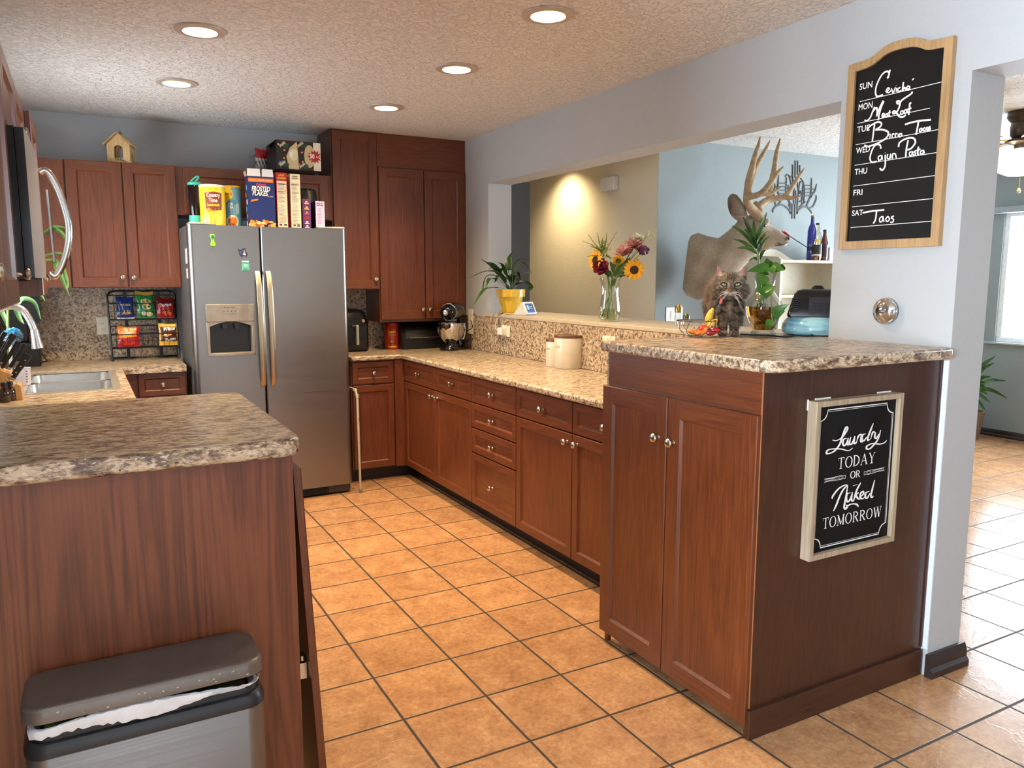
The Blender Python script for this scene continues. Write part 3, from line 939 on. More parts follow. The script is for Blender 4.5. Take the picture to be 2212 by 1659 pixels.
# dispenser: control panel, cavity, paddles, drip tray
DISP = P('#8f877c', .4, .3)
dsp = link('dispenser_frame', G().box(DX0 + .0006, DX1 - .0006, FY - .006, FY + .010, 1.178, DZ1 - .0006)
           .box(DX0 + .0006, DX0 + .018, FY - .004, FY + .06, DZ0 + .0006, 1.178).box(DX1 - .018, DX1 - .0006, FY - .004, FY + .06, DZ0 + .0006, 1.178), DISP, fz, bev=.003)
arc = [V((DX0 + .018 + (DX1 - DX0 - .036) * k / 16, 0, 1.150 + .030 * math.sin(PI * k / 16))) for k in range(17)]
g = G().prism([V((p.x, FY - .004, p.z)) for p in arc] + [V((DX1 - .018, FY - .004, 1.19)), V((DX0 + .018, FY - .004, 1.19))], (0, .03, 0))
link('dispenser_hood', g, DISP, fz)
link('dispenser_cavity', G().box(DX0 + .0185, DX1 - .0185, FY + .064, FY + .068, DZ0 + .001, 1.18).box(DX0 + .0185, DX1 - .0185, FY + .03, FY + .064, 1.165, 1.178), P('#1b1a1a', .35), fz, smooth=0)
link('drip_tray', G().prism([V((DX0 + .004 + (DX1 - DX0 - .008) * k / 12, FY - .004 - .022 * math.sin(PI * k / 12), DZ0 + .0006)) for k in range(13)] + [V((DX1 - .004, FY + .06, DZ0 + .0006)), V((DX0 + .004, FY + .06, DZ0 + .0006))], (0, 0, .018)), DISP, fz, bev=.002)
for px in (485, 512):
    c = ony(px, 703, FY + .04)
    link('paddle', G().prism([V((c.x - .020, FY + .036, c.z + .035)), V((c.x + .020, FY + .036, c.z + .035)), V((c.x + .014, FY + .030, c.z - .02)), V((c.x - .014, FY + .030, c.z - .02))], (0, .006, 0)), P('#2b2a2a', .3), fz, bev=.002)
INK = P('#3a3733', .6)
a0 = ony(484, 666, FY - .007)
link('brand_lettering', text_g('FRIGIDAIRE', .012, (a0.x, FY - .0061, a0.z), X_, Z_, mY, width=.062), INK, fz, smooth=0)
g = G()
for px in (484, 492, 500, 508):
    a0 = ony(px, 672, FY - .007); g.box(a0.x - .003, a0.x + .003, FY - .0068, FY - .0062, a0.z - .003, a0.z + .003)
a0 = ony(482, 679, FY - .007)
g.merge(text_g('Water  Crushed  Cubed  Light', .006, (a0.x, FY - .0061, a0.z), X_, Z_, mY, width=.08))
link('button_print', g, INK, fz, smooth=0)
# handles
HM = brushed('handle_nickel', '#b5a993', .42, 2, amt=.02)
for par, xc in ((fz, .121), (fr, .186)):
    zz0, zz1 = .768, 1.482
    pts = [(FY - .002, zz1), (FY - .020, zz1 - .03), (FY - .042, zz1 - .10), (FY - .052, zz1 - .25), (FY - .054, (zz0 + zz1) / 2), (FY - .050, zz0 + .20), (FY - .036, zz0 + .07), (FY - .018, zz0 + .02), (FY - .002, zz0)]
    P3 = cat_rom([V((xc + (.006 if par is fz else .004) * (1 - (p[1] - zz0) / .7), p[0], p[1])) for p in pts], 5)
    g = G(); rings = []
    for i, p in enumerate(P3):
        tt = (P3[min(i + 1, len(P3) - 1)] - P3[max(i - 1, 0)]).normalized()
        b = tt.cross(X_).normalized(); hw = .0165; hd = .008
        rings.append([p + X_ * (hw * math.cos(q) * 1.0) + b * (hd * math.sin(q)) for q in [2 * PI * k / 12 for k in range(12)]])
    g.loft(rings)
    link('handle', g, HM, par)
# top hinge covers and toe grille
for x0, x1 in ((FX0 + .01, FX0 + .17), (FX1 - .17, FX1 - .006)):
    s = 1 if x0 < 0 else -1
    xa = x0 if s > 0 else x1; xb = x1 if s > 0 else x0
    link('hinge_cover', G().prism([V((xa, FY + .012, 1.7575)), V((xa + s * .07, FY + .012, 1.7575)), V((xb, FY + .06, 1.7575)), V((xb, FY + .12, 1.7575)), V((xa, FY + .12, 1.7575))], (0, 0, .014)), P('#a39a8c', .45), t, bev=.005)
g = G().box(FX0 + .012, FX1 - .012, FY + .024, FY + .074, .012, .060)
link('toe_grille', g, P('#39352f', .5), t, bev=.004)
g = G()
for k in range(5): g.box(FX0 + .03, FX1 - .16, FY + .016, FY + .0235, .017 + k * .008, .0205 + k * .008)
link('grille_slats', g, BLACKM, t, smooth=0)
# notes stuck to the refrigerator side
g = G().box(FX0 + .0015, FX0 + .0035, FY + .10, FY + .19, 1.53, 1.62).box(FX0 + .0015, FX0 + .0035, FY + .11, FY + .18, 1.44, 1.50)
o = link('paper_note', g, P('#c9b9b0', .8), smooth=0); tag(o, 'pale printed note stuck high on the refrigerator side', 'note')
# ------------------------------------------------------------------ printed surfaces
class Dec:
    """print on a flat face, or wrapped round a cylinder (cyl = (centre, radius, facing angle))"""
    def __init__(s, o=None, u=None, w=None, n=None, cyl=None, fn=None):
        s.o, s.u, s.w, s.n, s.cyl, s.fn = o, u, w, n, cyl, fn
        s.g = G(); s.mats = []; s.k = 0
    def mi(s, m):
        if m not in s.mats: s.mats.append(m)
        return s.mats.index(m)
    def at(s, a, b, lift):
        if s.fn: return s.fn(a, b, lift)
        if s.cyl:
            c, r, q0 = s.cyl; q = q0 + a / r
            return V((c[0] + (r + lift) * math.cos(q), c[1] + (r + lift) * math.sin(q), c[2] + b))
        return s.o + s.u * a + s.w * b + s.n * lift
    def _lift(s):
        s.k += 1; return .0004 + .00016 * s.k
    def poly(s, pts, m):
        L = s._lift()
        if not (s.cyl or s.fn):
            s.g.add([s.at(a, b, L) for a, b in pts], [tuple(range(len(pts)))], s.mi(m)); return s
        bm = bmesh.new()
        bm.faces.new([bm.verts.new((a, b, 0)) for a, b in pts])
        bmesh.ops.triangulate(bm, faces=bm.faces)
        lo = min(p[0] for p in pts); hi = max(p[0] for p in pts)
        for i in range(1, 9):
            bmesh.ops.bisect_plane(bm, geom=list(bm.verts) + list(bm.edges) + list(bm.faces), plane_co=(lo + (hi - lo) * i / 9, 0, 0), plane_no=(1, 0, 0))
        bm.verts.index_update()
        s.g.add([s.at(v.co.x, v.co.y, L) for v in bm.verts], [tuple(v.index for v in f.verts) for f in bm.faces], s.mi(m))
        bm.free(); return s
    def rect(s, a0, a1, b0, b1, m):
        L = s._lift(); n = 10 if (s.cyl or s.fn) else 1
        vs = []; fs = []
        for j in range(n + 1):
            for i in range(n + 1):
                vs.append(s.at(a0 + (a1 - a0) * i / n, b0 + (b1 - b0) * j / n, L))
        for j in range(n):
            for i in range(n):
                k = j * (n + 1) + i; fs.append((k, k + 1, k + n + 2, k + n + 1))
        s.g.add(vs, fs, s.mi(m)); return s
    def disc(s, a, b, ra, rb, m, seg=18, q0=0, q1=360):
        L = s._lift()
        pts = [(a + ra * math.cos(math.radians(q0 + (q1 - q0) * i / seg)), b + rb * math.sin(math.radians(q0 + (q1 - q0) * i / seg))) for i in range(seg + (q1 - q0 < 360))]
        c = s.at(a, b, L)
        vs = [c] + [s.at(x, y, L) for x, y in pts]; k = len(pts)
        fs = [(0, 1 + i, 1 + (i + 1) % k) for i in range(k if q1 - q0 >= 360 else k - 1)]
        s.g.add(vs, fs, s.mi(m)); return s
    def text(s, t, a, b, size, m, width=None, bold=0.0, align='CENTER', shear=0, rot=0):
        L = s._lift()
        g = text_g(t, size, (0, 0, 0), X_, Z_, mY, lift=0, width=width, bold=bold, align=align, shear=shear)
        cr, sr = math.cos(rot), math.sin(rot)
        s.g.add([s.at(a + p.x * cr - p.z * sr, b + p.x * sr + p.z * cr, L) for p in g.v], g.f, s.mi(m)); return s
    def lines(s, a0, a1, b0, b1, n, m, seed=1, th=.45):
        r = random.Random(seed); h = (b1 - b0) / n; L = s._lift()
        for i in range(n):
            w = (a1 - a0) * r.uniform(.55, 1)
            y = b0 + h * i
            s.g.add([s.at(a0, y, L), s.at(a0 + w, y, L), s.at(a0 + w, y + h * th, L), s.at(a0, y + h * th, L)], [(0, 1, 2, 3)], s.mi(m))
        return s
    def link(s, name, parent):
        return link(name, s.g, s.mats, parent, smooth=0)

WHITE = P('#f2efe6', .5, var=.02); CREAM = P('#efe2bd', .5, var=.02); REDP = P('#b3161c', .45, var=.03)
NAVY = P('#172a66', .45, var=.04); ORANGE = P('#ea7a1f', .45, var=.04); YELL = P('#f2c21c', .45, var=.04)
BROWN = P('#6b2a16', .5, var=.04); DKTXT = P('#35302d', .6); SKY = P('#6fb3cf', .45, var=.05); PURP = P('#56205f', .5, var=.04)
LAV = P('#c5b2d0', .5, var=.02); GREENP = P('#2b7d3c', .4, var=.08); BLUEP = P('#173a7a', .35, var=.08); CARD = P('#a98555', .8)
GREYTXT = P('#6d6a68', .6); PINKP = P('#e0556a', .45)

def carton(name, label, cat, x0, x1, y0, y1, z0, z1, mat, group=None, rot=0.0):
    t = thing(name, ((x0 + x1) / 2, (y0 + y1) / 2, z0), label, cat, group)
    link('carton', G().box(x0, x1, y0, y1, z0 + .0005, z1), mat, t, bev=.0012, smooth=0)
    return t

FT = 1.757
# --- drink shaker
c = ony(424, 470, 3.03)
t = thing('shaker_bottle', (c.x, 3.03, FT), 'see-through drink bottle with teal lid and base, standing on the refrigerator', 'bottle')
TEAL = P('#3fae9c', .4)
r = .040; zt = ony(424, 401, 3.03).z; zb = ony(424, 465, 3.03).z
link('tumbler', G().lathe([(r * .92, zb - .002), (r, zb + .02), (r * 1.02, zt - .012), (r * .9, zt)], (c.x, 3.03, 0), Z_, 24), glass('smoky_plastic', (.42, .36, .42, 1), .1), t)
link('cup_base', G().lathe([(.036, FT + .0006), (.041, FT + .004), (.042, zb - .003), (.038, zb - .0022)], (c.x, 3.03, 0), Z_, 24), TEAL, t)
lid = link('lid', G().lathe([(r * 1.05, zt + .001), (r * 1.08, zt + .014), (r * .8, zt + .022), (0, zt + .023)], (c.x, 3.03, 0), Z_, 24), TEAL, t)
p = [ony(x, y, 3.03) for x, y in ((411, 399), (413, 392), (421, 384), (427, 381), (429, 384), (424, 390), (417, 397))]
link('carry_loop', G().tube(cat_rom(p, 4), .006, 8), TEAL, lid)
p = [ony(x, y, 3.03) for x, y in ((407, 400), (402, 404), (401, 415), (402, 428), (405, 428))]
link('strap', G().tube(cat_rom(p, 4), .0045, 6), BLACKM, t)

def can(name, label, px, top, bot, halfpx, y, body, lidm):
    c = ony(px, bot, y); r = (ony(px + halfpx, bot, y) - ony(px - halfpx, bot, y)).x / 2
    zt = ony(px, top, y).z
    t = thing(name, (c.x, y, FT), label, 'drink mix canister')
    link('canister_body', G().lathe([(r, FT + .0005), (r, zt - .014)], (c.x, y, 0), Z_, 40), body, t)
    link('lid', G().lathe([(r * 1.02, zt - .0135), (r * 1.03, zt - .003), (r * .99, zt), (0, zt)], (c.x, y, 0), Z_, 40), lidm, t)
    q = math.atan2(CAM_C.y - y, CAM_C.x - c.x)
    return t, Dec(cyl=((c.x, y, FT), r, q)), r, zt - FT
t, d, r, h = can('drink_canister', 'yellow lemonade mix canister with a brown label, on the refrigerator beside the shaker bottle', 461.5, 401, 485, 27.5, 2.925, YELL, CREAM)
k = r
d.poly([(-.55 * k, .40 * h), (-.62 * k, .80 * h), (.1 * k, .83 * h), (.8 * k, .80 * h), (.75 * k, .40 * h), (.1 * k, .37 * h)], BROWN)
d.text('Country', .08 * k, .70 * h, .034, WHITE, width=1.05 * k, bold=.012).text('Time', .05 * k, .575 * h, .034, WHITE, width=.68 * k, bold=.012)
d.text('Lemonade', .06 * k, .48 * h, .026, YELL, width=.98 * k, bold=.02, shear=.25).lines(-.3 * k, .5 * k, .40 * h, .46 * h, 3, CREAM)
d.text('MAKES 34 QUARTS', .1 * k, .88 * h, .008, BROWN, width=.8 * k)
d.disc(-.32 * k, .33 * h, .26 * k, .10 * h, ORANGE, q0=0, q1=180).disc(.05 * k, .20 * h, .33 * k, .17 * h, P('#f0a33c', .4)).disc(.3 * k, .14 * h, .4 * k, .15 * h, P('#f4cf4a', .4)).disc(-.6 * k, .16 * h, .36 * k, .15 * h, P('#f4d35a', .4))
d.rect(-.78 * k, -.36 * k, .03 * h, .15 * h, WHITE)
for i in range(8): d.rect(-.72 * k + i * .04 * k, -.70 * k + i * .04 * k, .05 * h, .13 * h, DKTXT)
d.link('label_print', t)
t, d, r, h = can('drink_canister', 'pale blue iced tea mix canister with a round yellow badge, beside the cereal box', 503, 403, 486, 20.5, 3.02, SKY, YELL)
k = r
d.rect(-1.2 * k, -.05 * k, .62 * h, .95 * h, P('#e3c93a', .45)).disc(-.35 * k, .80 * h, .50 * k, .13 * h, YELL).text('LIPTON', -.35 * k, .775 * h, .016, REDP, width=.75 * k, bold=.02)
d.disc(0, .40 * h, .7 * k, .28 * h, P('#4f93bd', .45)).text('ICED', -.12 * k, .53 * h, .022, WHITE, width=.5 * k, bold=.02).text('TEA', -.12 * k, .46 * h, .018, WHITE, width=.5 * k, bold=.02)
d.rect(-.6 * k, .35 * k, .385 * h, .40 * h, PINKP).rect(.42 * k, .8 * k, .34 * h, .58 * h, P('#bcd8e2', .5))
d.disc(0, .15 * h, .62 * k, .16 * h, CREAM).disc(.0 * k, .13 * h, .28 * k, .12 * h, ORANGE).disc(.02 * k, .06 * h, .3 * k, .05 * h, P('#a23a12', .4)).disc(.22 * k, .17 * h, .2 * k, .08 * h, ORANGE)
d.link('label_print', t)

# --- cereal boxes
yb = 2.86
a = ony(538, 488, yb); b = ony(597, 490, yb); zt = ony(565, 381.5, yb).z
x0, x1 = a.x, b.x - .002
t = carton('cereal_box', 'open blue cereal box with white top flaps standing on the refrigerator', 'cereal box', x0, x1, yb, yb + .075, FT, zt, NAVY)
g = G()
for xa, xb in ((x0 + .001, x0 + (x1 - x0) * .50), (x0 + (x1 - x0) * .545, x1 - .004)):
    g.prism([V((xa, yb + .001, zt + .0005)), V((xb, yb + .001, zt + .0005)), V((xb - .003, yb + .006, zt + .047)), V((xa + .003, yb + .006, zt + .047))], (0, .0015, 0))
link('top_flap', g, WHITE, t, smooth=0)
link('side_flap', G().prism([V((x0 + .0003, yb + .004, zt + .0005)), V((x0 + .0003, yb + .071, zt + .0005)), V((x0 - .008, yb + .071, zt + .03)), V((x0 - .008, yb + .004, zt + .03))], (-.0012, 0, 0)), P('#b89a72', .8), t, smooth=0)
w_, h_ = x1 - x0, zt - FT
d = Dec(V((x0, yb, FT)), X_, Z_, mY)
d.rect(.04 * w_, .96 * w_, .89 * h_, .965 * h_, ORANGE).text('CRISPY  GOLDEN  FLAKES', .5 * w_, .915 * h_, .010, CREAM, width=.8 * w_, bold=.01)
d.text("Kellogg's", .5 * w_, .81 * h_, .028, PINKP, width=.36 * w_, bold=.02, shear=.3)
d.text('FROSTED', .5 * w_, .715 * h_, .040, DKTXT, width=.70 * w_, bold=.05, shear=.2).text('FROSTED', .49 * w_, .72 * h_, .040, WHITE, width=.68 * w_, bold=.03, shear=.2)
d.text('FLAKES', .47 * w_, .625 * h_, .040, DKTXT, width=.60 * w_, bold=.05, shear=.2).text('FLAKES', .46 * w_, .63 * h_, .040, WHITE, width=.58 * w_, bold=.03, shear=.2)
d.text('OF CORN', .83 * w_, .605 * h_, .012, WHITE, width=.2 * w_)
d.poly([(.10 * w_, .50 * h_), (.36 * w_, .53 * h_), (.38 * w_, .565 * h_), (.12 * w_, .54 * h_)], ORANGE)
rr = random.Random(4)
for i in range(34):
    d.disc(rr.uniform(.06, .94) * w_, rr.uniform(.02, .13) * h_, rr.uniform(.05, .10) * w_, rr.uniform(.02, .035) * h_, rr.choice([P('#d98b2c', .5), P('#e9b257', .5), P('#c8701c', .5), P('#f0d28c', .5)]), 9)
d.link('front_print', t)
ds = Dec(V((x0, yb + .075, FT)), mY, Z_, mX)
for i in range(6):
    ds.disc(.037 + (.012 if i % 2 else -.012), (.08 + .14 * i) * h_, .016, .018, [CREAM, ORANGE, SKY][i % 3], 10)
ds.link('side_print', t)

def spine_box(name, label, pxl, pxr, top, bot, y, dep, z1px, side, spine, cat='cereal box'):
    a = ony(pxl, bot, y); b = ony(pxr, bot, y); zt = ony((pxl + pxr) / 2, top, y).z
    t = carton(name, label, cat, a.x, b.x, y, y + dep, FT, zt, side)
    return t, Dec(V((a.x, y, FT)), X_, Z_, mY), b.x - a.x, zt - FT
t, d, w_, h_ = spine_box('cereal_box', 'red-edged cereal box turned side-on beside the blue one', 600, 623.5, 373, 490, 2.86, .19, 0, REDP, REDP)
d.rect(.06 * w_, .94 * w_, .02 * h_, .85 * h_, P('#e9d3b0', .5)).text('LUCKY', .5 * w_, .935 * h_, .016, YELL, width=.6 * w_, bold=.03).text('CHARMS', .5 * w_, .885 * h_, .016, YELL, width=.75 * w_, bold=.03)
d.lines(.12 * w_, .88 * w_, .46 * h_, .83 * h_, 16, GREYTXT, 3, .3).rect(.1 * w_, .9 * w_, .655 * h_, .662 * h_, DKTXT).rect(.1 * w_, .9 * w_, .79 * h_, .80 * h_, DKTXT).lines(.12 * w_, .88 * w_, .1 * h_, .44 * h_, 14, GREYTXT, 5, .25).rect(.18 * w_, .4 * w_, .05 * h_, .08 * h_, DKTXT).rect(.6 * w_, .85 * w_, .05 * h_, .08 * h_, DKTXT)
d.link('side_print', t)
t, d, w_, h_ = spine_box('cereal_box', 'cream cereal box turned side-on beside the red-edged one', 630.5, 651.5, 376, 491, 2.86, .19, 0, P('#e6d6b4', .5), CREAM)
d.text('HONEY', .5 * w_, .94 * h_, .012, DKTXT, width=.55 * w_, bold=.03).text('NUT OATS', .5 * w_, .905 * h_, .012, DKTXT, width=.6 * w_, bold=.03)
d.lines(.12 * w_, .88 * w_, .48 * h_, .85 * h_, 16, GREYTXT, 13, .3).rect(.1 * w_, .9 * w_, .645 * h_, .652 * h_, DKTXT).rect(.1 * w_, .9 * w_, .80 * h_, .81 * h_, DKTXT).lines(.12 * w_, .88 * w_, .1 * h_, .46 * h_, 14, GREYTXT, 15, .25).rect(.18 * w_, .4 * w_, .05 * h_, .08 * h_, DKTXT).rect(.55 * w_, .85 * w_, .04 * h_, .09 * h_, GREYTXT)
d.link('side_print', t)
t, d, w_, h_ = spine_box('snack_box', 'slim purple snack box between the cream and the lavender box', 655, 672.5, 430, 491, 2.87, .11, 0, PURP, PURP, 'snack box')
for i, (m, f) in enumerate(((YELL, .84), (YELL, .66), (ORANGE, .5), (REDP, .34), (CREAM, .18), (CREAM, .05))):
    d.rect(.22 * w_, .78 * w_, f * h_, (f + .025) * h_, m)
    d.disc(.5 * w_, (f + .065) * h_, .16 * w_, .025 * h_, m)
d.link('side_print', t)
t, d, w_, h_ = spine_box('snack_box', 'slim lavender snack box closest to the tall wall cabinet', 683, 702, 435, 491, 2.87, .13, 0, P('#2c2538', .5), LAV, 'snack box')
d.rect(.0, w_, 0, h_, LAV).text('BACK TO', .5 * w_, .90 * h_, .013, DKTXT, width=.72 * w_, bold=.05).text('NATURE', .5 * w_, .83 * h_, .013, DKTXT, width=.76 * w_, bold=.05)
d.lines(.2 * w_, .85 * w_, .2 * h_, .78 * h_, 14, GREYTXT, 8, .3).disc(.5 * w_, .06 * h_, .16 * w_, .05 * h_, P('#e0b071', .5))
d.link('side_print', t)
# black bag slumped behind
c = ony(667, 425, 3.05)
rr = random.Random(5)
rings = []
for i in range(9):
    f = i / 8; z = FT + .001 + f * (ony(667, 410, 3.05).z - FT)
    w_ = .075 * (1 - .35 * f ** 3); dpt = .05 * (1 - .55 * f ** 2)
    rings.append([V((c.x + w_ * math.cos(2 * PI * k / 18) * (1 + .1 * math.sin(5 * k + i)), 3.08 + dpt * math.sin(2 * PI * k / 18), z + (.008 * math.sin(k * 3) if i == 8 else 0))) for k in range(18)])
o = link('plastic_bag', G().loft(rings), P('#121212', .3, bump=.6, bscale=18)); tag(o, 'crumpled black bag behind the purple snack box', 'bag')

# --- snack multipack carton up on the short wall cabinet
yb = 3.06; zb = 2.1535
a = ony(600, 372, yb); b = ony(694, 374, yb); zt = ony(596, 301, yb).z
x0, x1 = ony(597, 335, yb).x, b.x
t = thing('snack_multipack', ((x0 + x1) / 2, 3.2, zb), 'opened black snack multipack carton on the short wall cabinet above the refrigerator', 'carton')
BB = P('#15130f', .45)
link('carton', G().box(x0, x1, yb, yb + .30, zb + .0005, zt), BB, t, smooth=0)
g = G()
fl0 = ony(548, 336, yb + .12)
g.prism([V((x0 - .0005, yb + .002, zt - .002)), V((x0 - .0005, yb + .24, zt - .002)), V((fl0.x, yb + .26, fl0.z)), V((fl0.x, yb + .16, fl0.z - .004))], (0, 0, -.002))
link('side_flap', g, BB, t, smooth=0)
w_, h_ = x1 - x0, zt - zb
d = Dec(V((x0, yb, zb)), X_, Z_, mY)
GOLD = P('#b8a06a', .3, .3)
d.poly([(.27 * w_, .02 * h_), (.50 * w_, .02 * h_), (.48 * w_, .6 * h_), (.46 * w_, .98 * h_), (.30 * w_, .75 * h_), (.22 * w_, .45 * h_)], P('#cdb98a', .35))
d.disc(.38 * w_, .52 * h_, .10 * w_, .20 * h_, P('#e4d6ac', .35)).rect(.30 * w_, .36 * w_, .46 * h_, .60 * h_, WHITE)
d.disc(.74 * w_, .5 * h_, .12 * w_, .40 * h_, P('#cbb888', .35)).rect(.83 * w_, .997 * w_, .01 * h_, .99 * h_, P('#e9e0cb', .5))
for fx, fy, m in ((.05, .85, ORANGE), (.18, .66, ORANGE), (.17, .38, ORANGE), (.08, .22, SKY), (.46, .80, ORANGE), (.57, .62, ORANGE), (.58, .30, ORANGE), (.50, .2, PINKP)):
    d.disc(fx * w_, fy * h_, .026 * w_, .035 * h_, m, 10)
for fx, fy in ((.15, .82), (.14, .16), (.55, .86), (.58, .14)):
    d.disc((fx + .06) * w_, fy * h_, .07 * w_, .09 * h_, P('#23402f', .4)).text('Snacks', fx * w_, fy * h_, .03, CREAM, width=.16 * w_, rot=.7, bold=.02)
star = []
for i in range(24):
    q = 2 * PI * i / 24; rr_ = (.17 if i % 2 == 0 else .10)
    star.append((.86 * w_ + rr_ * w_ * math.cos(q), .50 * h_ + rr_ * w_ * .95 * math.sin(q)))
d.poly([(min(p[0], .998 * w_), p[1]) for p in star], REDP).text('50', .80 * w_, .44 * h_, .04, WHITE, width=.10 * w_, bold=.03)
d.text('BAGS', .93 * w_, .46 * h_, .02, CREAM, width=.08 * w_)
d.rect(.10 * w_, .5 * w_, .985 * h_, .998 * h_, REDP)
d.link('front_print', t)
# little foil pouch and a dark pouch beside it
c = ony(578, 345, 3.26)
def pouch(name, label, cx, y, z0, w_, h_, t_, mat, lean=0.0, mats=None, colour=None, dec=None, group=None, cat='snack bag', yaw=0.0, skew=0.0):
    """sealed pillow bag facing the room"""
    th = thing(name, (cx, y, z0), label, cat, group)
    nu, nv = 14, 16
    cy, sy = math.cos(yaw), math.sin(yaw)
    def at(a, b, lift, side=1):
        u = min(1, max(0, a / w_ + .5)); v = min(1, max(0, b / h_))
        puff = t_ * (math.sin(PI * u) ** .55) * (math.sin(PI * min(1, max(0, (v - .06) / .88))) ** .6 if .06 < v < .94 else 0)
        wr = .0025 * math.sin(23 * u + 9 * v) * math.sin(PI * v)
        nn = side * (puff + lift) + wr
        x = a * (1 - .07 * math.sin(PI * v)) + skew * b
        return V((cx + x * cy + nn * sy, y - nn * cy + x * sy + lean * b, z0 + .0008 + b * (1 + .025 * math.cos(5 * u))))
    g = G()
    for side in (1, -1):
        vs = [at((i / nu - .5) * w_, j / nv * h_, 0, side) for j in range(nv + 1) for i in range(nu + 1)]
        fs = []; ms = []
        b0 = len(g.v); g.v += vs
        for j in range(nv):
            for i in range(nu):
                k = b0 + j * (nu + 1) + i
                g.f.append((k, k + 1, k + nu + 2, k + nu + 1)); g.m.append(colour((i + .5) / nu, (j + .5) / nv) if colour else 0)
    link('bag_film', g, mats or [mat], th, smooth=50)
    if dec:
        d = Dec(fn=lambda a, b, lift: at(a, b, lift + .0006)); dec(d, w_, h_); d.link('bag_print', th)
    return th
pouch('snack_bag', 'small red and white foil pouch leaning by the black multipack carton', c.x - .012, 3.40, 2.1535, .085, .17, .018, P('#d8cfc6', .25), colour=lambda u, v: 1 if v > .62 else (2 if (u * 7 + v * 5) % 2 < .6 else 0), mats=[P('#d8cfc6', .25), P('#b4232b', .25), P('#34312f', .3)])

# --- magnets on the freezer door
def magnet(label, px, py, build):
    c = ony(px, py, FY - .0006)
    t = thing('fridge_magnet', (c.x, FY, c.z), label, 'magnet', None); build(t, c); return t
def bottle_opener(t, c):
    pts = [(0, .036), (.011, .032), (.014, .022), (.010, .010), (.0075, 0), (.010, -.010), (.014, -.022), (.011, -.033), (0, -.037), (-.011, -.033), (-.014, -.022), (-.010, -.010), (-.0075, 0), (-.010, .010), (-.014, .022), (-.011, .032)]
    P3 = cat_rom([V((c.x + x * 1.05 + z * -.05, FY - .0006, c.z + z * 1.05)) for x, z in pts], 3, True)
    link('clip_body', G().prism(P3, (0, -.016, 0)), P('#86c232', .3), t, bev=.004)
    link('eye_disc', G().lathe([(.009, 0), (.009, .003), (.006, .004), (0, .004)], (c.x - .001, FY - .0168, c.z + .02), mY, 18), P('#1f6673', .3), t)
magnet('lime green bottle-opener magnet high on the freezer door', 459, 519, bottle_opener)
def scrap(t, c):
    rr = random.Random(2)
    pts = [(-.03, .022), (-.012, .016), (-.004, .024), (.012, .028), (.016, .010), (.026, -.006), (.020, -.024), (.004, -.020), (-.012, -.026), (-.022, -.010), (-.024, .006)]
    link('magnet_plate', G().prism([V((c.x + x, FY - .0006, c.z + z)) for x, z in pts], (0, -.004, 0)), P('#2b2c46', .4), t)
    d = Dec(V((c.x, FY - .0046, c.z)), X_, Z_, mY)
    d.poly([(-.006, -.012), (.010, .020), (.014, -.012)], P('#9c8a92', .4)).poly([(-.022, .006), (-.008, .012), (-.012, -.016)], P('#405aa0', .4)).disc(.008, -.01, .008, .006, P('#c9c3cc', .4)).disc(.0, .012, .005, .006, P('#7d4a52', .4))
    d.link('printed_picture', t)
magnet('dark ragged-edged picture magnet on the freezer door, between two others', 525, 546, scrap)
def jar(t, c):
    pts = [(-.022, .030), (.022, .030), (.022, .020), (.017, .016), (.024, .010), (.020, -.012), (.025, -.028), (.008, -.033), (-.010, -.030), (-.025, -.033), (-.020, -.010), (-.024, .010), (-.017, .016), (-.022, .020)]
    link('magnet_plate', G().prism([V((c.x + x, FY - .0006, c.z + z)) for x, z in pts], (0, -.008, 0)), P('#5fae92', .35), t, bev=.002)
    link('lid_band', G().prism([V((c.x + x, FY - .0087, c.z + z)) for x, z in ((-.018, .029), (.018, .029), (.018, .021), (-.018, .021))], (0, -.003, 0)), P('#cfe2d6', .35), t)
    d = Dec(V((c.x, FY - .0087, c.z)), X_, Z_, mY); d.poly([(-.012, -.002), (.002, -.010), (.014, .000), (.010, .010), (-.010, .010)], P('#8fd0b8', .3)).poly([(-.016, -.024), (-.002, -.016), (.016, -.026)], P('#3d7d69', .35))
    d.link('printed_picture', t)
magnet('green jar-shaped magnet lowest on the freezer door', 530, 574, jar)

# --- wooden birdhouse on the wall cabinet
c = ony(262, 347, 3.30)
t = thing('wooden_birdhouse', (c.x, 3.31, 2.1505), 'small unpainted wooden birdhouse standing on the wall cabinet', 'birdhouse')
PINE = wood('pale_pine', '#a8855a', '#c2a06c', '#d6b982', 2, .6, 0, 1, 1)
zb = 2.151; cx = c.x; cy = 3.31; w2 = .058; ang = math.radians(-20); ze = ony(236, 313, 3.30).z; zp = ony(262, 291, 3.30).z
u = V((math.cos(ang), math.sin(ang), 0)); v = V((-math.sin(ang), math.cos(ang), 0)); O = V((cx + .003, cy, 0))
link('floor_board', G().obox(O, u, v, Z_, -.075, .075, -.062, .062, zb, zb + .006), PINE, t, smooth=0)
for sa in (-1, 1):
    for sb in (-1, 1):
        link('corner_post', G().obox(O, u, v, Z_, sa * w2 - .008, sa * w2 + .008, sb * .046 - .008, sb * .046 + .008, zb + .0062, ze), PINE, t, smooth=0)

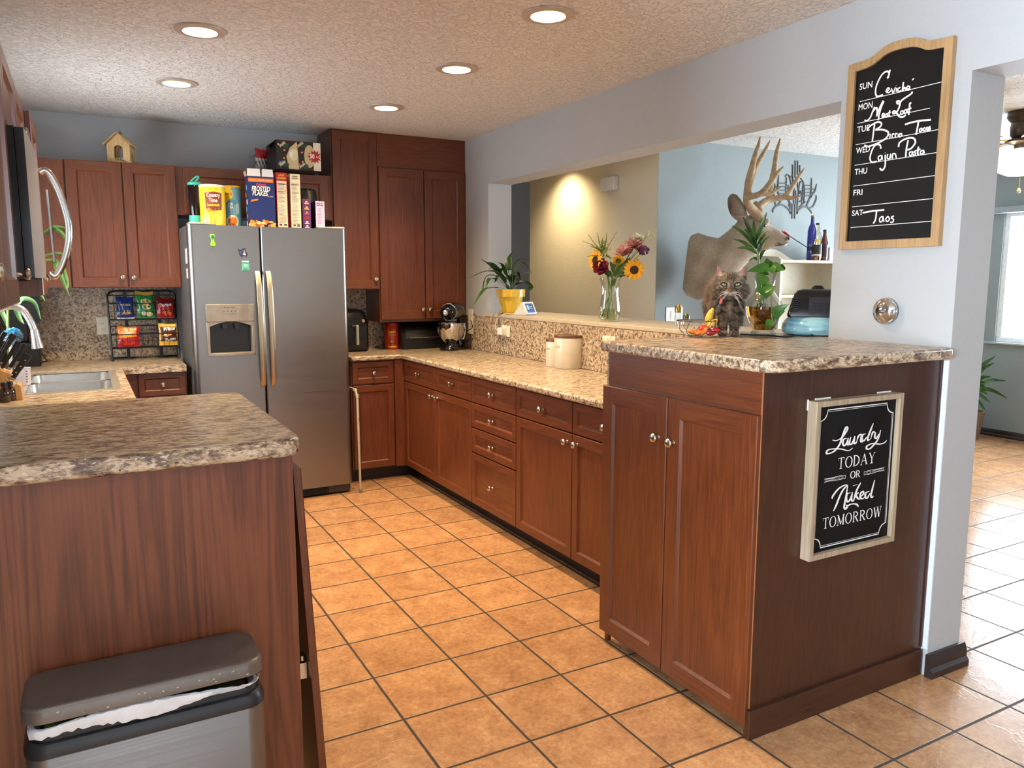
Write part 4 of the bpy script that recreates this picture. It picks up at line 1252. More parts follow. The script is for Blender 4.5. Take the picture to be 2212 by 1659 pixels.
def arched(o, a, half, n):
    g = G(); z0, z1 = zb + .0065, ze; k = 10; r = half * .55; zc = z1 - .03
    arch = [V((0, 0, 0))]
    outer = [o - a * half + Z_ * z0, o - a * half + Z_ * z1, o + a * half + Z_ * z1, o + a * half + Z_ * z0]
    inner = [o + a * r + Z_ * (z0 + .012)] + [o + a * (r * math.cos(PI * i / k)) + Z_ * (zc + r * math.sin(PI * i / k)) for i in range(k + 1)] + [o - a * r + Z_ * (z0 + .012)]
    g.prism(outer + [outer[3] + a * -0.0001] + inner + [outer[3] - a * .0002], n * .004)
    for i in range(6):
        q = -r + 2 * r * (i + .5) / 6
        g.obox(o, a, n, Z_, q - .002, q + .002, 0, .003, z0 + .010, z0 + .024)
    return g
link('front_wall', arched(O - v * .050, u, w2 - .009, -v), PINE, t, smooth=0)
link('side_wall', arched(O + u * .060, v, .036, u), PINE, t, smooth=0)
link('back_wall', arched(O + v * .050, u, w2 - .009, v), PINE, t, smooth=0)
g = G()
rl = .078; 
for s in (1, -1):
    g.prism([O + u * (s * .0) - v * rl + Z_ * (zp), O + u * (s * .083) - v * rl + Z_ * (ze - .006), O + u * (s * .083) - v * rl + Z_ * (ze - .001), O + u * (s * 0.0) - v * rl + Z_ * (zp + .006)], v * (2 * rl))
link('roof', g, PINE, t, smooth=0)
g = G()
for s in (-.055, .055):
    g.prism([O - u * .066 + v * s + Z_ * ze, O + u * .066 + v * s + Z_ * ze, O + v * s + Z_ * (zp - .001)], v * .004)
link('gable', g, PINE, t, smooth=0)
link('finial', G().lathe([(.010, zp + .004), (.013, zp + .012), (.007, zp + .02), (0, zp + .022)], O, Z_, 12).tube([O + Z_ * (zp + .02), O + Z_ * (zp + .05) - u * .012], .0009, 5), P('#9a6b4a', .6), t)
# ------------------------------------------------------------------ things on the sink counter
BLKM = P('#121111', .4, .2)
# outlet beside the snack rack
def outlet(label, c, u, n, kind='duplex', w_=.072, h_=.116, name='wall_outlet', col=None, cat='outlet'):
    t = thing(name, tuple(c), label, cat)
    c = V(c)
    link('cover_plate', G().obox(c, u, Z_, n, -w_ / 2, w_ / 2, -h_ / 2, h_ / 2, .0006, .006), col or IVORY, t, bev=.002)
    if kind == 'duplex':
        g = G().obox(c, u, Z_, n, -.017, .017, -.034, .034, .0062, .0085); link('receptacle', g, col or IVORY, t, bev=.001)
        for s in (-1, 1):
            g = G()
            for q in (-.006, .006): g.obox(c, u, Z_, n, q - .001, q + .001, s * .018 - .002, s * .018 + .006, .0086, .0090)
            g.obox(c, u, Z_, n, -.002, .002, s * .018 - .009, s * .018 - .005, .0086, .0090)
            link('socket_slots', g, BLACKM, t, smooth=0)
    elif kind == 'rocker':
        for q in (-.023, .023):
            link('rocker', G().obox(c, u, Z_, n, q - .016, q + .016, -.033, .033, .0062, .0095), col or IVORY, t, bev=.002)
    return t
c = ony(222, 704, 3.5465)
outlet('white wall outlet on the granite backsplash beside the snack rack', (c.x, 3.5465, c.z), X_, mY)

# two-tier wire snack rack
yr = 3.40
A = ony(243, 778, yr - .03); Bp = ony(403, 773, yr - .03)
A = V((A.x, yr - .03, ZK)); x0 = A.x; x1 = min(Bp.x, -.290)
zt = ony(300, 629, yr).z
t = thing('snack_rack', ((x0 + x1) / 2, yr, ZK), 'black two-tier wire rack holding snack bags beside the refrigerator', 'rack')
def yat(z): return yr - .045 + .10 * (z - ZK) / (zt - ZK)
p = [(x0, ZK + .006), (x0 - .004, zt - .06), (x0 + .004, zt - .02), (x0 + .035, zt), ((x0 + x1) / 2, zt), (x1 - .035, zt), (x1 - .004, zt - .02), (x1, zt - .06), (x1, ZK + .006)]
link('frame', G().tube(cat_rom([V((x, yat(z), z)) for x, z in p], 5), .0065, 8).tube([V((x0, yat(ZK) , ZK + .0075)), V((x0, yr + .12, ZK + .0075))], .006, 8).tube([V((x1, yat(ZK), ZK + .0075)), V((x1, yr + .12, ZK + .0075))], .006, 8).tube([V((x0, yr + .12, ZK + .0075)), V((x1, yr + .12, ZK + .0075))], .005, 8), BLKM, t)
zA = ony(300, 690, yr - .02).z; zA1 = ony(300, 655, yr - .02).z; zB = ony(300, 750, yr - .03).z; zB1 = ony(300, 721, yr - .03).z
def basket(z0, z1):
    g = G(); ya = yat(z0) - .055; yb_ = yat(z0) + .05
    for z, r in ((z0, .0035), (z1, .003)):
        g.tube([V((x0, ya, z)), V((x1, ya, z)), V((x1, yb_, z)), V((x0, yb_, z))], r, 6, closed=True)
    n = 13
    for i in range(n + 1):
        x = x0 + (x1 - x0) * i / n
        g.tube([V((x, ya, z1)), V((x, ya, z0)), V((x, yb_, z0)), V((x, yb_, z1 + .05))], .0014, 5)
    for k in (1, 2):
        y = ya + (yb_ - ya) * k / 3; g.tube([V((x0, y, z0)), V((x1, y, z0))], .0014, 5)
    g.tube([V((x0, ya, (z0 + z1) / 2)), V((x1, ya, (z0 + z1) / 2))], .0014, 5)
    g.tube([V((x0, yb_, z1 + .05)), V((x1, yb_, z1 + .05))], .003, 6)
    link('basket', g, BLKM, t)
    return ya
basket(zA, zA1); basket(zB, zB1)
for fx in (.25, .75):
    xx = x0 + (x1 - x0) * fx
    link('back_stay', G().box(xx - .010, xx + .010, yr + .055, yr + .058, ZK + .01, zt - .004), BLKM, t, smooth=0)
# snack bags
def sbag(label, l, r, top, bot, z0, y, mat, mats, colour, dec, **k):
    a = ony(l, (top + bot) / 2, y); b = ony(r, (top + bot) / 2, y); zt_ = ony((l + r) / 2, top, y).z
    return pouch('snack_bag', label, (a.x + b.x) / 2, y, z0, b.x - a.x, zt_ - z0, .016, mat, mats=mats, colour=colour, dec=dec, **k)
BLUEF = P('#16306e', .25, var=.15); GRNF = P('#1f7a3e', .25, var=.12); REDF = P('#a8181e', .25, var=.12); DRED = P('#6e0f12', .25, var=.15)
ORF = P('#e8791c', .25, var=.1); YLF = P('#e5b23c', .25, var=.08); BRF = P('#4a2417', .3, var=.1); SILV = P('#c9c9c9', .25, .6)
def dec_blue(d, w, h):
    d.text('TOSTITOS', 0, .62 * h, .022, CREAM, width=.62 * w, bold=.02)
    for q in (-.1, .08, .22): d.poly([(q * w - .014, .2 * h), (q * w + .016, .26 * h), (q * w + .004, .42 * h)], P('#d3a04b', .5))
sbag('blue bag of tortilla chips at the end of the upper tier of the rack', 251, 290, 642, 690, zA + .004, yr - .008, BLUEF, [BLUEF, SILV], lambda u, v: 1 if v < .06 else 0, dec_blue, lean=.18)
def dec_green(d, w, h):
    d.disc(.04 * w, .62 * h, .30 * w, .13 * h, P('#d89b45', .4)).text("Funyuns", .04 * w, .58 * h, .020, CREAM, width=.5 * w, bold=.02)
    d.disc(.05 * w, .44 * h, .26 * w, .10 * h, P('#e8c58a', .5)).disc(-.16 * w, .20 * h, .13 * w, .09 * h, P('#d8cda6', .5)).disc(.14 * w, .16 * h, .20 * w, .09 * h, P('#e7d28c', .5))
sbag('green bag of onion rings in the middle of the upper tier of the rack', 296, 336, 630, 688, zA + .004, yr + .004, GRNF, [GRNF, P('#c79b49', .3)], lambda u, v: 1 if v > .88 else 0, dec_green, lean=.18, skew=-.06)
def dec_red(d, w, h):
    d.text('Doritos', 0, .60 * h, .028, WHITE, width=.66 * w, bold=.03, rot=.12)
    d.poly([(-.16 * w, .34 * h), (.22 * w, .40 * h), (.02 * w, .10 * h)], ORANGE).poly([(.05 * w, .30 * h), (.36 * w, .32 * h), (.25 * w, .08 * h)], P('#d9611c', .4))
sbag('red bag of tortilla chips on the upper tier, on the refrigerator side', 337, 377, 644, 687, zA + .004, yr - .012, REDF, [REDF, DRED], lambda u, v: 1 if v > .78 or u > .93 else 0, dec_red, lean=.18, skew=.04)
def dec_or(d, w, h):
    d.text('Cheetos', -.05 * w, .66 * h, .026, CREAM, width=.6 * w, bold=.03, rot=.08).text('PUFFS', -.05 * w, .48 * h, .024, YELL, width=.55 * w, bold=.03, rot=.06)
    d.disc(-.05 * w, .20 * h, .30 * w, .12 * h, P('#c8361b', .4))
sbag('orange and red bag of cheese puffs on the lower tier, far from the refrigerator', 254, 303, 706, 751, zB + .004, yr - .020, ORF, [ORF, REDF], lambda u, v: 1 if (v < .42 + .12 * u or u > .86) else 0, dec_or, lean=.16)
def dec_f(d, w, h):
    d.text('Fritos', .05 * w, .70 * h, .026, WHITE, width=.62 * w, bold=.04, rot=.12, shear=.2).text('Twists', .08 * w, .22 * h, .026, WHITE, width=.6 * w, bold=.04, rot=.15, shear=.2)
    d.poly([(-.35 * w, .44 * h), (-.1 * w, .40 * h), (.2 * w, .52 * h), (-.05 * w, .58 * h)], P('#e59a35', .4)).disc(-.2 * w, .5 * h, .08 * w, .05 * h, CREAM)
sbag('yellow and brown bag of corn chips on the lower tier, next to the refrigerator', 343, 386, 699, 750, zB + .004, yr - .016, YLF, [YLF, BRF], lambda u, v: 1 if .20 < v < .80 and abs(u - .5) < .42 else 0, dec_f, lean=.16)

# ------------------------------------------------------------------ knife block, knives, bottles
LW = wood('light_beech', '#a67c50', '#c0945f', '#cda670', 2, .5, .1, 1, 1)
kc = V((-1.175, 1.80, ZK))
t = thing('knife_block', tuple(kc), 'slanted light wood knife block full of black-handled knives beside the sink', 'knife block')
ks = math.radians(28)
ku = V((math.sin(ks), 0, math.cos(ks)))      # the way the knives point, tilted towards the room
kn = V((math.cos(ks), 0, -math.sin(ks)))
b0 = ony(52, 868, 1.80); top_r = ony(32, 815, 1.80); e1 = ony(20, 806, 1.80)
zt1 = ony(10, 805, 1.80).z
x_r = ony(50, 840, 1.80).x
g = G().prism([V((x_r - .17, 1.745, ZK + .001)), V((x_r, 1.745, ZK + .001)), V((x_r - .004, 1.745, ZK + .062)), V((x_r - .02, 1.745, ZK + .075)), V((x_r - .035, 1.745, ZK + .055)), V((x_r - .052, 1.745, ZK + .098)), V((x_r - .03, 1.745, ZK + .112)), V((x_r - .12, 1.745, ZK + .165)), V((x_r - .20, 1.745, ZK + .06))], (0, .11, 0))
link('block_body', g, LW, t, bev=.002)
def knife(label, px0, px1, y, wd, th, rivets=0, group=None):
    """px0 = handle butt, px1 = where it enters the block"""
    a = ony(px0[0], px0[1], y); b = ony(px1[0], px1[1], y)
    d = (a - b); L = d.length; d.normalize(); s = Y_.cross(d).normalized()
    t = thing('kitchen_knife', tuple(b), label, 'knife', 'knives in the block')
    rings = []
    for f, k in ((0, .75), (.06, .95), (.3, .9), (.55, 1.0), (.8, .98), (.93, 1.15), (1, .9)):
        c = b + d * (L * f)
        rings.append([c + s * (wd / 2 * k * math.copysign(abs(math.cos(q)) ** .6, math.cos(q))) + Y_ * (th / 2 * math.copysign(abs(math.sin(q)) ** .6, math.sin(q))) for q in [2 * PI * i / 16 + .2 for i in range(16)]])
    h = link('handle', G().loft(rings), BLACK, t)
    link('bolster', G().obox(b, s, Y_, d, -wd * .36, wd * .36, -th * .35, th * .35, -.012, .004), NICKEL, t, bev=.001)
    g = G()
    for i in range(rivets):
        g = G().lathe([(.0032, 0), (.0032, .0012), (.002, .002), (0, .0021)], b + d * (L * (.22 + .27 * i)) - Y_ * (th / 2 - .0004), mY, 10)
        link('rivet', g, NICKEL, h)
    return t
knife('large riveted kitchen knife hanging lowest and outermost on the block', (63, 766), (27, 815), 1.775, .028, .018, 3)
knife('black-handled knife next above the riveted one, with a bright steel edge', (55, 743), (22, 793), 1.79, .018, .016)
knife('black-handled knife third from the riveted one, tip of its handle caught by light', (40, 737), (4, 795), 1.80, .017, .016)
knife('broad black-handled knife in the upper row of the block', (30, 722), (-4, 775), 1.83, .026, .018)
knife('thin black-handled knife fourth from the riveted one', (22, 734), (-8, 790), 1.78, .014, .015)
knife('black-handled knife highest in the block, cut by the picture edge', (12, 718), (-25, 770), 1.84, .018, .016)
# two small dark glass bottles
AMB = P('#2a1208', .08, var=.1, coat=.6)
for px, y, hgt, lb in ((8, 1.70, .118, 'small dark brown sauce bottle with a black cap, closest to the picture edge'), (20, 1.745, .122, 'small dark brown sauce bottle with a black cap, against the knife block')):
    top = ony(px, 826 if px == 8 else 824, y)
    t = thing('sauce_bottle', (top.x, y, ZK), lb, 'bottle', 'two sauce bottles at the knife block')
    r = .021; H_ = top.z - ZK
    link('glass_body', G().lathe([(r * .9, .0006), (r, .006), (r, H_ * .50), (r * .85, H_ * .62), (r * .48, H_ * .74), (r * .45, H_ * .80)], (top.x, y, ZK), Z_, 22), AMB, t)
    link('cap', G().lathe([(r * .62, H_ * .801), (r * .62, H_ * .985), (r * .55, H_), (0, H_)], (top.x, y, ZK), Z_, 20), BLACK, t)

# utensil cup and dish brush at the sink's far corner
c = ony(51, 832, 1.99); r = .032
c = onz(52, 831, .912); cy = c.y; zt_ = ony(51, 794, cy).z; zb_ = .911
t = thing('utensil_cup', (c.x, cy, zb_), 'white perforated utensil cup standing at the sink', 'cup')
link('cup_wall', G().ring_lathe([(.030, zb_ + .0005), (.034, zt_), (.031, zt_), (.027, zb_ + .004)], (c.x, cy, 0), Z_, 28).lathe([(.027, zb_ + .001), (.027, zb_ + .0035)], (c.x, cy, 0), Z_, 24), P('#dcd6e0', .4), t)
g = G()
for k in range(5):
    q = math.radians(-60); z = zb_ + .018 + .013 * k; rr_ = .0307 + .0035 * (z - zb_) / (zt_ - zb_)
    g.obox(V((c.x + rr_ * math.cos(q), cy + rr_ * math.sin(q), z)), V((-math.sin(q), math.cos(q), 0)), Z_, V((math.cos(q), math.sin(q), 0)), -.003, .003, -.002, .002, 0, .001)
link('holes', g, BLACKM, t, smooth=0)
yb_ = 2.30
c = ony(28, 728, yb_)
t = thing('dish_brush', (c.x, yb_, ZK), 'round dish brush with blue and white bristles standing behind the knives', 'brush')
link('handle', G().tube([V((c.x - .03, yb_ + .05, ZK + .001)), V((c.x - .012, yb_ + .02, c.z - .03)), V((c.x, yb_, c.z - .01))], .007, 10), WHITE, t)
rr = random.Random(9); g = G(); bc = V((c.x, yb_, c.z + .005)); bax = V((.15, -.75, .65)).normalized()
for i in range(420):
    q = V((rr.gauss(0, 1), rr.gauss(0, 1), rr.gauss(0, 1))).normalized()
    if q.dot(bax) < -.35: q = -q
    L = .046 * rr.uniform(.88, 1.04)
    s = q.cross(V((.3, .2, .9))).normalized() * .0048
    p0 = bc + q * .014; p1 = bc + q * L + V((0, 0, -.004))
    g.add([p0 - s * .6, p0 + s * .6, p1 + s, p1 - s], [(0, 1, 2, 3)], 0 if rr.random() < .52 + .4 * (q.z - .2) else 1)
g.ball(bc, .018, 1)
link('bristles', g, [P('#5fb4d6', .5, var=.2), P('#dfe6ea', .6)], t, smooth=0)

# black appliance in the corner
ap = ony(95, 700, 3.30)
t = thing('coffee_maker', (ap.x, 3.32, ZK), 'black countertop coffee maker with a rounded back in the corner behind the faucet', 'coffee maker')
pl = [ony(x, y, 3.30) for x, y in ((52, 640), (70, 637), (82, 643), (87, 658), (88, 685), (86, 696), (76, 699))]
g = G().prism([V((p.x, 3.30, p.z)) for p in cat_rom(pl, 4)] + [V((pl[0].x - .05, 3.30, pl[-1].z)), V((pl[0].x - .05, 3.30, pl[0].z))], (0, .06, 0))
link('back_housing', g, P('#0c0c0e', .3), t)
q0, q1 = ony(20, 741, 3.28), ony(90, 783, 3.28)
link('base', G().box(q0.x, q1.x, 3.24, 3.40, ZK + .001, q0.z), P('#101012', .35), t, bev=.008)
link('tower', G().box(q0.x, q0.x + .10, 3.31, 3.40, q0.z + .0006, pl[0].z - .01), P('#101012', .35), t, bev=.008)
p = [ony(x, y, 3.30) for x, y in ((91, 764), (96, 772), (101, 778), (100, 781), (90, 782))]
link('cord', G().tube(cat_rom(p, 4), .004, 6), BLACKM, t)

# variegated plant on the sill of the sink window, leaves arching out
def blade(g, pts, w_, n=None, fold=.25, m=0, m2=None, taper=.8):
    """long leaf along pts with a folded midrib"""
    Pp = cat_rom(pts, 6); k = len(Pp)
    L = []; C_ = []; R = []
    for i, p in enumerate(Pp):
        t = (Pp[min(i + 1, k - 1)] - Pp[max(i - 1, 0)]).normalized()
        nn = V(n) if n is not None else Z_
        s = t.cross(nn)
        if s.length < 1e-3: s = t.cross(X_)
        s.normalize(); up = s.cross(t)
        f = i / (k - 1)
        w = w_ * (math.sin(PI * (f * .94 + .03)) ** taper) * (1 - .25 * f)
        L.append(p + s * w + up * (w * fold)); R.append(p - s * w + up * (w * fold)); C_.append(p)
    b = len(g.v); g.v += L + C_ + R
    for i in range(k - 1):
        g.f.append((b + i, b + k + i, b + k + i + 1, b + i + 1)); g.m.append(m)
        g.f.append((b + k + i, b + 2 * k + i, b + 2 * k + i + 1, b + k + i + 1)); g.m.append(m if m2 is None else m2)
    return g
LF1 = leafm('variegated_leaf_dark', '#25431d', '#3f6429'); LF2 = leafm('variegated_leaf_pale', '#3f6129', '#6f8344')
yp = 2.62
pc = ony(28, 655, yp)
t = thing('sill_plant', (-1.20, yp, ZK), 'striped-leaf houseplant in the corner by the sink window, leaves arching under the microwave', 'plant')
link('pot', G().lathe([(.035, .001), (.048, .09), (.044, .09), (.040, .075), (0, .075)], (-1.20, yp, ZK), Z_, 24), P('#5b4636', .6), t)
st = V((-1.20, yp, ZK + .07)); crown = V((-1.17, yp + .02, 1.50))
link('stem', G().tube(cat_rom([st, V((-1.19, yp, 1.2)), crown], 5), .006, 8), P('#6b7c3e', .6), t)
for i, pl in enumerate((((115, 562), (122, 578), (134, 602), (150, 640)), ((128, 548), (136, 580), (145, 612), (143, 628)), ((96, 600), (90, 612), (86, 630), (97, 650)),
           ((30, 660), (50, 645), (75, 655), (88, 690)), ((108, 495), (124, 498), (138, 510), (156, 540)), ((20, 648), (34, 668), (44, 690), (52, 700)), ((2, 655), (4, 672), (12, 692), (14, 706)),
           ((100, 500), (118, 492), (134, 492), (150, 497)))):
    yy = yp + .25 + .05 * i if i in (0, 1, 4, 7) else yp + .04 * i
    P4 = [ony(x, y, yy - .02 * j) for j, (x, y) in enumerate(pl)]
    g = blade(G(), [crown + (P4[0] - crown) * .15, P4[0]] + P4[1:], .015, (-.1, -.9, .4), .3, 0, 1)
    link('leaf', g, [LF1, LF2], t, smooth=60)
# ------------------------------------------------------------------ over-the-range microwave, seen from its side
MX = -.918
t = thing('microwave', (-1.1, .57, 1.437), 'over-the-range microwave with a bowed chrome handle, seen edge-on', 'microwave')
link('housing', G().box(-1.292, -.968, .190, .948, 1.4375, 1.832), BLACKG, t, bev=.002)
g = G().box(-.9675, -.9465, .1885, .949, 1.4395, 1.8285)
mdoor = link('door', g, BLACKG, t, smooth=0)
k = 10
prof = [(-.9463 + .006 * math.sin(PI * i / k) ** .6, .1885 + .7605 * i / k) for i in range(k + 1)]
g = G().prism([V((-.9463, .1885, 1.4395))] + [V((x, y, 1.4395)) for x, y in prof[1:-1]] + [V((-.9463, .949, 1.4395))], (0, 0, .389))
link('door_face', g, brushed('microwave_steel', '#dcdad7', .36, 2, amt=.03), mdoor, smooth=40)
p = [ony(x, y, .80) for x, y in ((86, 373), (96, 368), (110, 380), (128, 415), (143, 460), (149, 495), (146, 535), (135, 572), (120, 596), (108, 590))]
link('handle', G().tube(cat_rom(p, 5), .0115, 12), CHROME, mdoor)
p = [ony(x, y, .80) for x, y in ((101, 410), (107, 460), (113, 520), (118, 566))]
link('handle_reflection', G().tube(p, .004, 8), CHROME, mdoor)  # thin rod modelled in place of the reflection inside the handle
link('underside_vent', G().box(-1.28, -.96, .22, .92, 1.431, 1.4370), BLACKM, t, smooth=0)
# ------------------------------------------------------------------ things on the long counter
def rr_poly(x0, x1, y0, y1, r, k=5):
    out = []
    for cx, cy, a in ((x1 - r, y1 - r, 0), (x0 + r, y1 - r, 90), (x0 + r, y0 + r, 180), (x1 - r, y0 + r, 270)):
        for i in range(k + 1):
            q = math.radians(a + 90 * i / k); out.append((cx + r * math.cos(q), cy + r * math.sin(q)))
    return out
def rounded_body(x0, x1, y0, y1, r, levels):
    """levels: (z, inset)"""
    rings = []
    for z, i in levels:
        rings.append([V((x, y, z)) for x, y in rr_poly(x0 + i, x1 - i, y0 + i, y1 - i, max(.004, r - i * .5))])
    return G().loft(rings)
# air fryer
ya = 3.27
p0 = ony(800, 752, ya); p1 = ony(775, 668, ya)
ax1 = p0.x + .004; ax0 = ax1 - .27
t = thing('air_fryer', ((ax0 + ax1) / 2, ya + .13, ZK), 'black air fryer with a silver drawer handle, half hidden by the refrigerator', 'air fryer')
zt_ = p1.z; zm = ony(775, 699, ya).z
link('housing', rounded_body(ax0, ax1, ya, ya + .265, .06, [(ZK + .001, .012), (ZK + .012, 0), (zm, 0), (zm + .02, .004), (zt_ - .03, .02), (zt_ - .008, .04), (zt_, .07)]), P('#101011', .22), t)
link('drawer_front', rounded_body(ax0 + .02, ax1 - .02, ya - .010, ya + .03, .018, [(ZK + .02, .004), (ZK + .024, 0), (zm - .006, 0), (zm, .004)]), P('#0b0b0c', .18), t)
a = ony(769, 702, ya - .03); b = ony(776, 745, ya - .03)
link('handle', G().box(a.x - .004, a.x + .020, ya - .045, ya - .0105, b.z, a.z), P('#b9b6ae', .3, .8), t, bev=.006)
d = Dec(V((a.x - .03, ya - .0105, zm - .018)), X_, Z_, mY); d.text('POWERXL', .035, 0, .010, P('#b8b8b4', .5), width=.05); d.link('brand_lettering', t)
a = ony(785, 693, ya - .005)
link('dial', G().lathe([(.014, 0), (.014, .006), (.011, .009), (0, .009)], (a.x, ya + .004, a.z), mY, 20), CHROME, t)
# red candy jar
c = ony(847, 746, 3.40); r = (ony(862, 720, 3.40).x - ony(832, 720, 3.40).x) / 2; zt_ = ony(847, 697, 3.40).z
t = thing('candy_jar', (c.x, 3.40, ZK), 'orange-red peanut butter candy jar with a red lid beside the bread box', 'jar')
link('jar_body', G().lathe([(r * .9, ZK + .0008), (r, ZK + .008), (r, zt_ - .030), (r * .93, zt_ - .024)], (c.x, 3.40, 0), Z_, 32), P('#c23a16', .3), t)
link('lid', G().lathe([(r * .98, zt_ - .0235), (r * .98, zt_ - .003), (r * .92, zt_), (0, zt_)], (c.x, 3.40, 0), Z_, 32), REDP, t)
d = Dec(cyl=((c.x, 3.40, ZK), r, math.atan2(CAM_C.y - 3.40, CAM_C.x - c.x))); h_ = zt_ - ZK
d.text("Reese's", 0, .62 * h_, .030, YELL, width=1.05 * r, bold=.03, rot=.08).text('PEANUT BUTTER', 0, .53 * h_, .010, CREAM, width=1.0 * r).disc(0, .28 * h_, .5 * r, .10 * h_, P('#6b2f12', .4)).disc(0, .30 * h_, .25 * r, .05 * h_, P('#c99050', .5)).rect(-.6 * r, .6 * r, .08 * h_, .12 * h_, YELL)
d.link('label_print', t)
# bread box with a roll top
y0, y1 = 3.28, 3.53
p0 = ony(868, 720, y0); p1 = ony(985, 740, y0); zt_ = 1.113
x0, x1 = p0.x, 1.735
t = thing('bread_box', ((x0 + x1) / 2, 3.4, ZK), 'black bread box with a brushed roll-top lid under the corner wall cabinet', 'bread box')
prof = [(y1, ZK + .001), (y0, ZK + .001), (y0 - .004, ZK + .03), (y0 - .002, ZK + .06)]
R_ = zt_ - ZK - .06
arc = [(y0 + .11 - .112 * math.cos(math.radians(90 * i / 10)), ZK + .06 + R_ * math.sin(math.radians(90 * i / 10))) for i in range(11)]
full = prof[:3] + arc + [(y1, zt_)]
for xx, s in ((x0, .016), (x1 - .016, .016)):
    link('end_cap', G().prism([V((xx, y, z)) for y, z in full], (s, 0, 0)), P('#161515', .35, .3), t, bev=.003)
inn = [(y + .006 if y < 3.4 else y, z - .004) for y, z in full]
link('case', G().prism([V((x0 + .0163, y, z)) for y, z in inn], (x1 - x0 - .0326, 0, 0)), P('#141313', .4), t)
lid = G(); ar = [(y0 + .11 - .116 * math.cos(math.radians(8 + 66 * i / 10)), ZK + .06 + (R_ + .001) * math.sin(math.radians(8 + 66 * i / 10))) for i in range(11)]
lid.loft([[V((x, y, z)) for y, z in ar] + [V((x, y + .004, z - .004)) for y, z in ar[::-1]] for x in (x0 + .03, x1 - .03)])
lo = link('roll_lid', lid, BRUSHED_BREAD if 'BRUSHED_BREAD' in globals() else brushed('smoked_steel', '#59534c', .28, 0), t)
link('handle_bar', G().box(x0 + .05, x1 - .05, y0 - .020, y0 - .004, ZK + .085, ZK + .093), P('#8f8b86', .25, .9), lo, bev=.002)

# stand mixer
mc = onz(984, 752, ZK); mc = V((1.590, 3.10, ZK))
t = thing('stand_mixer', tuple(mc), 'black stand mixer with a polished steel bowl in the counter corner', 'stand mixer')
fa = math.radians(222); fw = V((math.cos(fa), math.sin(fa), 0)); sd = V((-fw.y, fw.x, 0))
def mx(a, b, z): return mc + fw * a + sd * b + Z_ * z
MB = P('#060607', .12, coat=.5)
def oval(a0, a1, hw, z, n=28, pw=.7):
    c = (a0 + a1) / 2; h = (a1 - a0) / 2
    return [mx(c + h * math.copysign(abs(math.cos(q)) ** pw, math.cos(q)), hw * math.copysign(abs(math.sin(q)) ** pw, math.sin(q)), z) for q in [2 * PI * i / n for i in range(n)]]
g = G().loft([oval(-.165, .10, .078, .001), oval(-.167, .102, .08, .012), oval(-.160, .095, .074, .024), oval(-.15, .08, .06, .030)])
g.lathe([(.066, .028), (.060, .040), (.050, .046)], mx(.0, 0, 0), Z_, 28)
g.loft([oval(-.163, -.09, .048, .028), oval(-.160, -.095, .042, .08), oval(-.158, -.092, .040, .18), oval(-.164, -.088, .044, .245)])
link('base', g, MB, t)
zb0 = ony(985, 744, 3.13).z - ZK
bz = .047; bt = ony(980, 696, 3.13).z - ZK
rb = .108
bprof = [(.045, bz), (.050, bz + .012), (.060, bz + .020), (.084, bz + .045), (.102, bz + .085), (rb, bt - .03), (rb, bt - .003), (rb + .004, bt), (rb - .002, bt), (rb - .004, bt - .01), (.098, bz + .088), (.078, bz + .048), (.04, bz + .026), (0, bz + .024)]
bowl = link('bowl', G().lathe(bprof, mx(0, 0, 0), Z_, 40), CHROME, t)
hq = V((.35, -.94, 0)).normalized(); hp = mx(0, 0, 0) + hq * rb
side = hq.cross(Z_)
link('bowl_handle', G().tube(cat_rom([hp + Z_ * (bt - .014), hp + hq * .030 + Z_ * (bt - .018), hp + hq * .036 + Z_ * (bt - .06), hp + hq * .022 + Z_ * (bt - .11), hp * 1 + hq * -.004 + Z_ * (bt - .12)], 5), .007, 10), CHROME, bowl)
hz = ony(985, 674, 3.13).z - ZK
rings = []
for a, r1, r2, dz in ((.105, .020, .018, .0), (.10, .042, .038, .0), (.085, .054, .050, .002), (.05, .062, .060, .004), (0, .066, .066, .006), (-.06, .066, .068, .006), (-.12, .062, .064, .002), (-.150, .050, .052, -.004), (-.166, .030, .030, -.008), (-.170, .006, .006, -.01)):
    rings.append([mx(a, r1 * math.cos(q), hz + dz + r2 * math.sin(q)) for q in [2 * PI * i / 28 for i in range(28)]])
hd = link('motor_head', G().loft(rings), MB, t)
g = G()
for a0, a1, rr_ in ((.043, .050, .0635), (.030, .036, .0650)):
    g.loft([[mx(a, rr_ * math.cos(q) * k, hz + .004 + (rr_ - .001) * math.sin(q) * k) for q in [2 * PI * i / 28 for i in range(28)]] for a, k in ((a0, .99), (a0, 1.012), (a1, 1.012), (a1, .99))], cap=False)
link('trim_band', g, CHROME, hd)
link('hub_cap', G().lathe([(.022, .0), (.022, .008), (.018, .012), (.006, .013), (0, .012)], mx(.1005, 0, hz), fw, 24), CHROME, hd)
link('planetary', G().lathe([(.040, hz - .082), (.044, hz - .078), (.044, hz - .062), (.05, hz - .05)], mx(0, 0, 0), Z_, 28), CHROME, t)
link('beater_shaft', G().lathe([(.007, bt - .05), (.007, hz - .0822)], mx(0, 0, 0), Z_, 12), CHROME, t)
link('cord', G().tube(cat_rom([mx(-.155, -.02, .05), mx(-.16, -.05, .10), V((1.72, 3.02, ZK + .16)), V((1.735, 3.06, ZK + .22))], 5), .0035, 6), BLACKM, t)

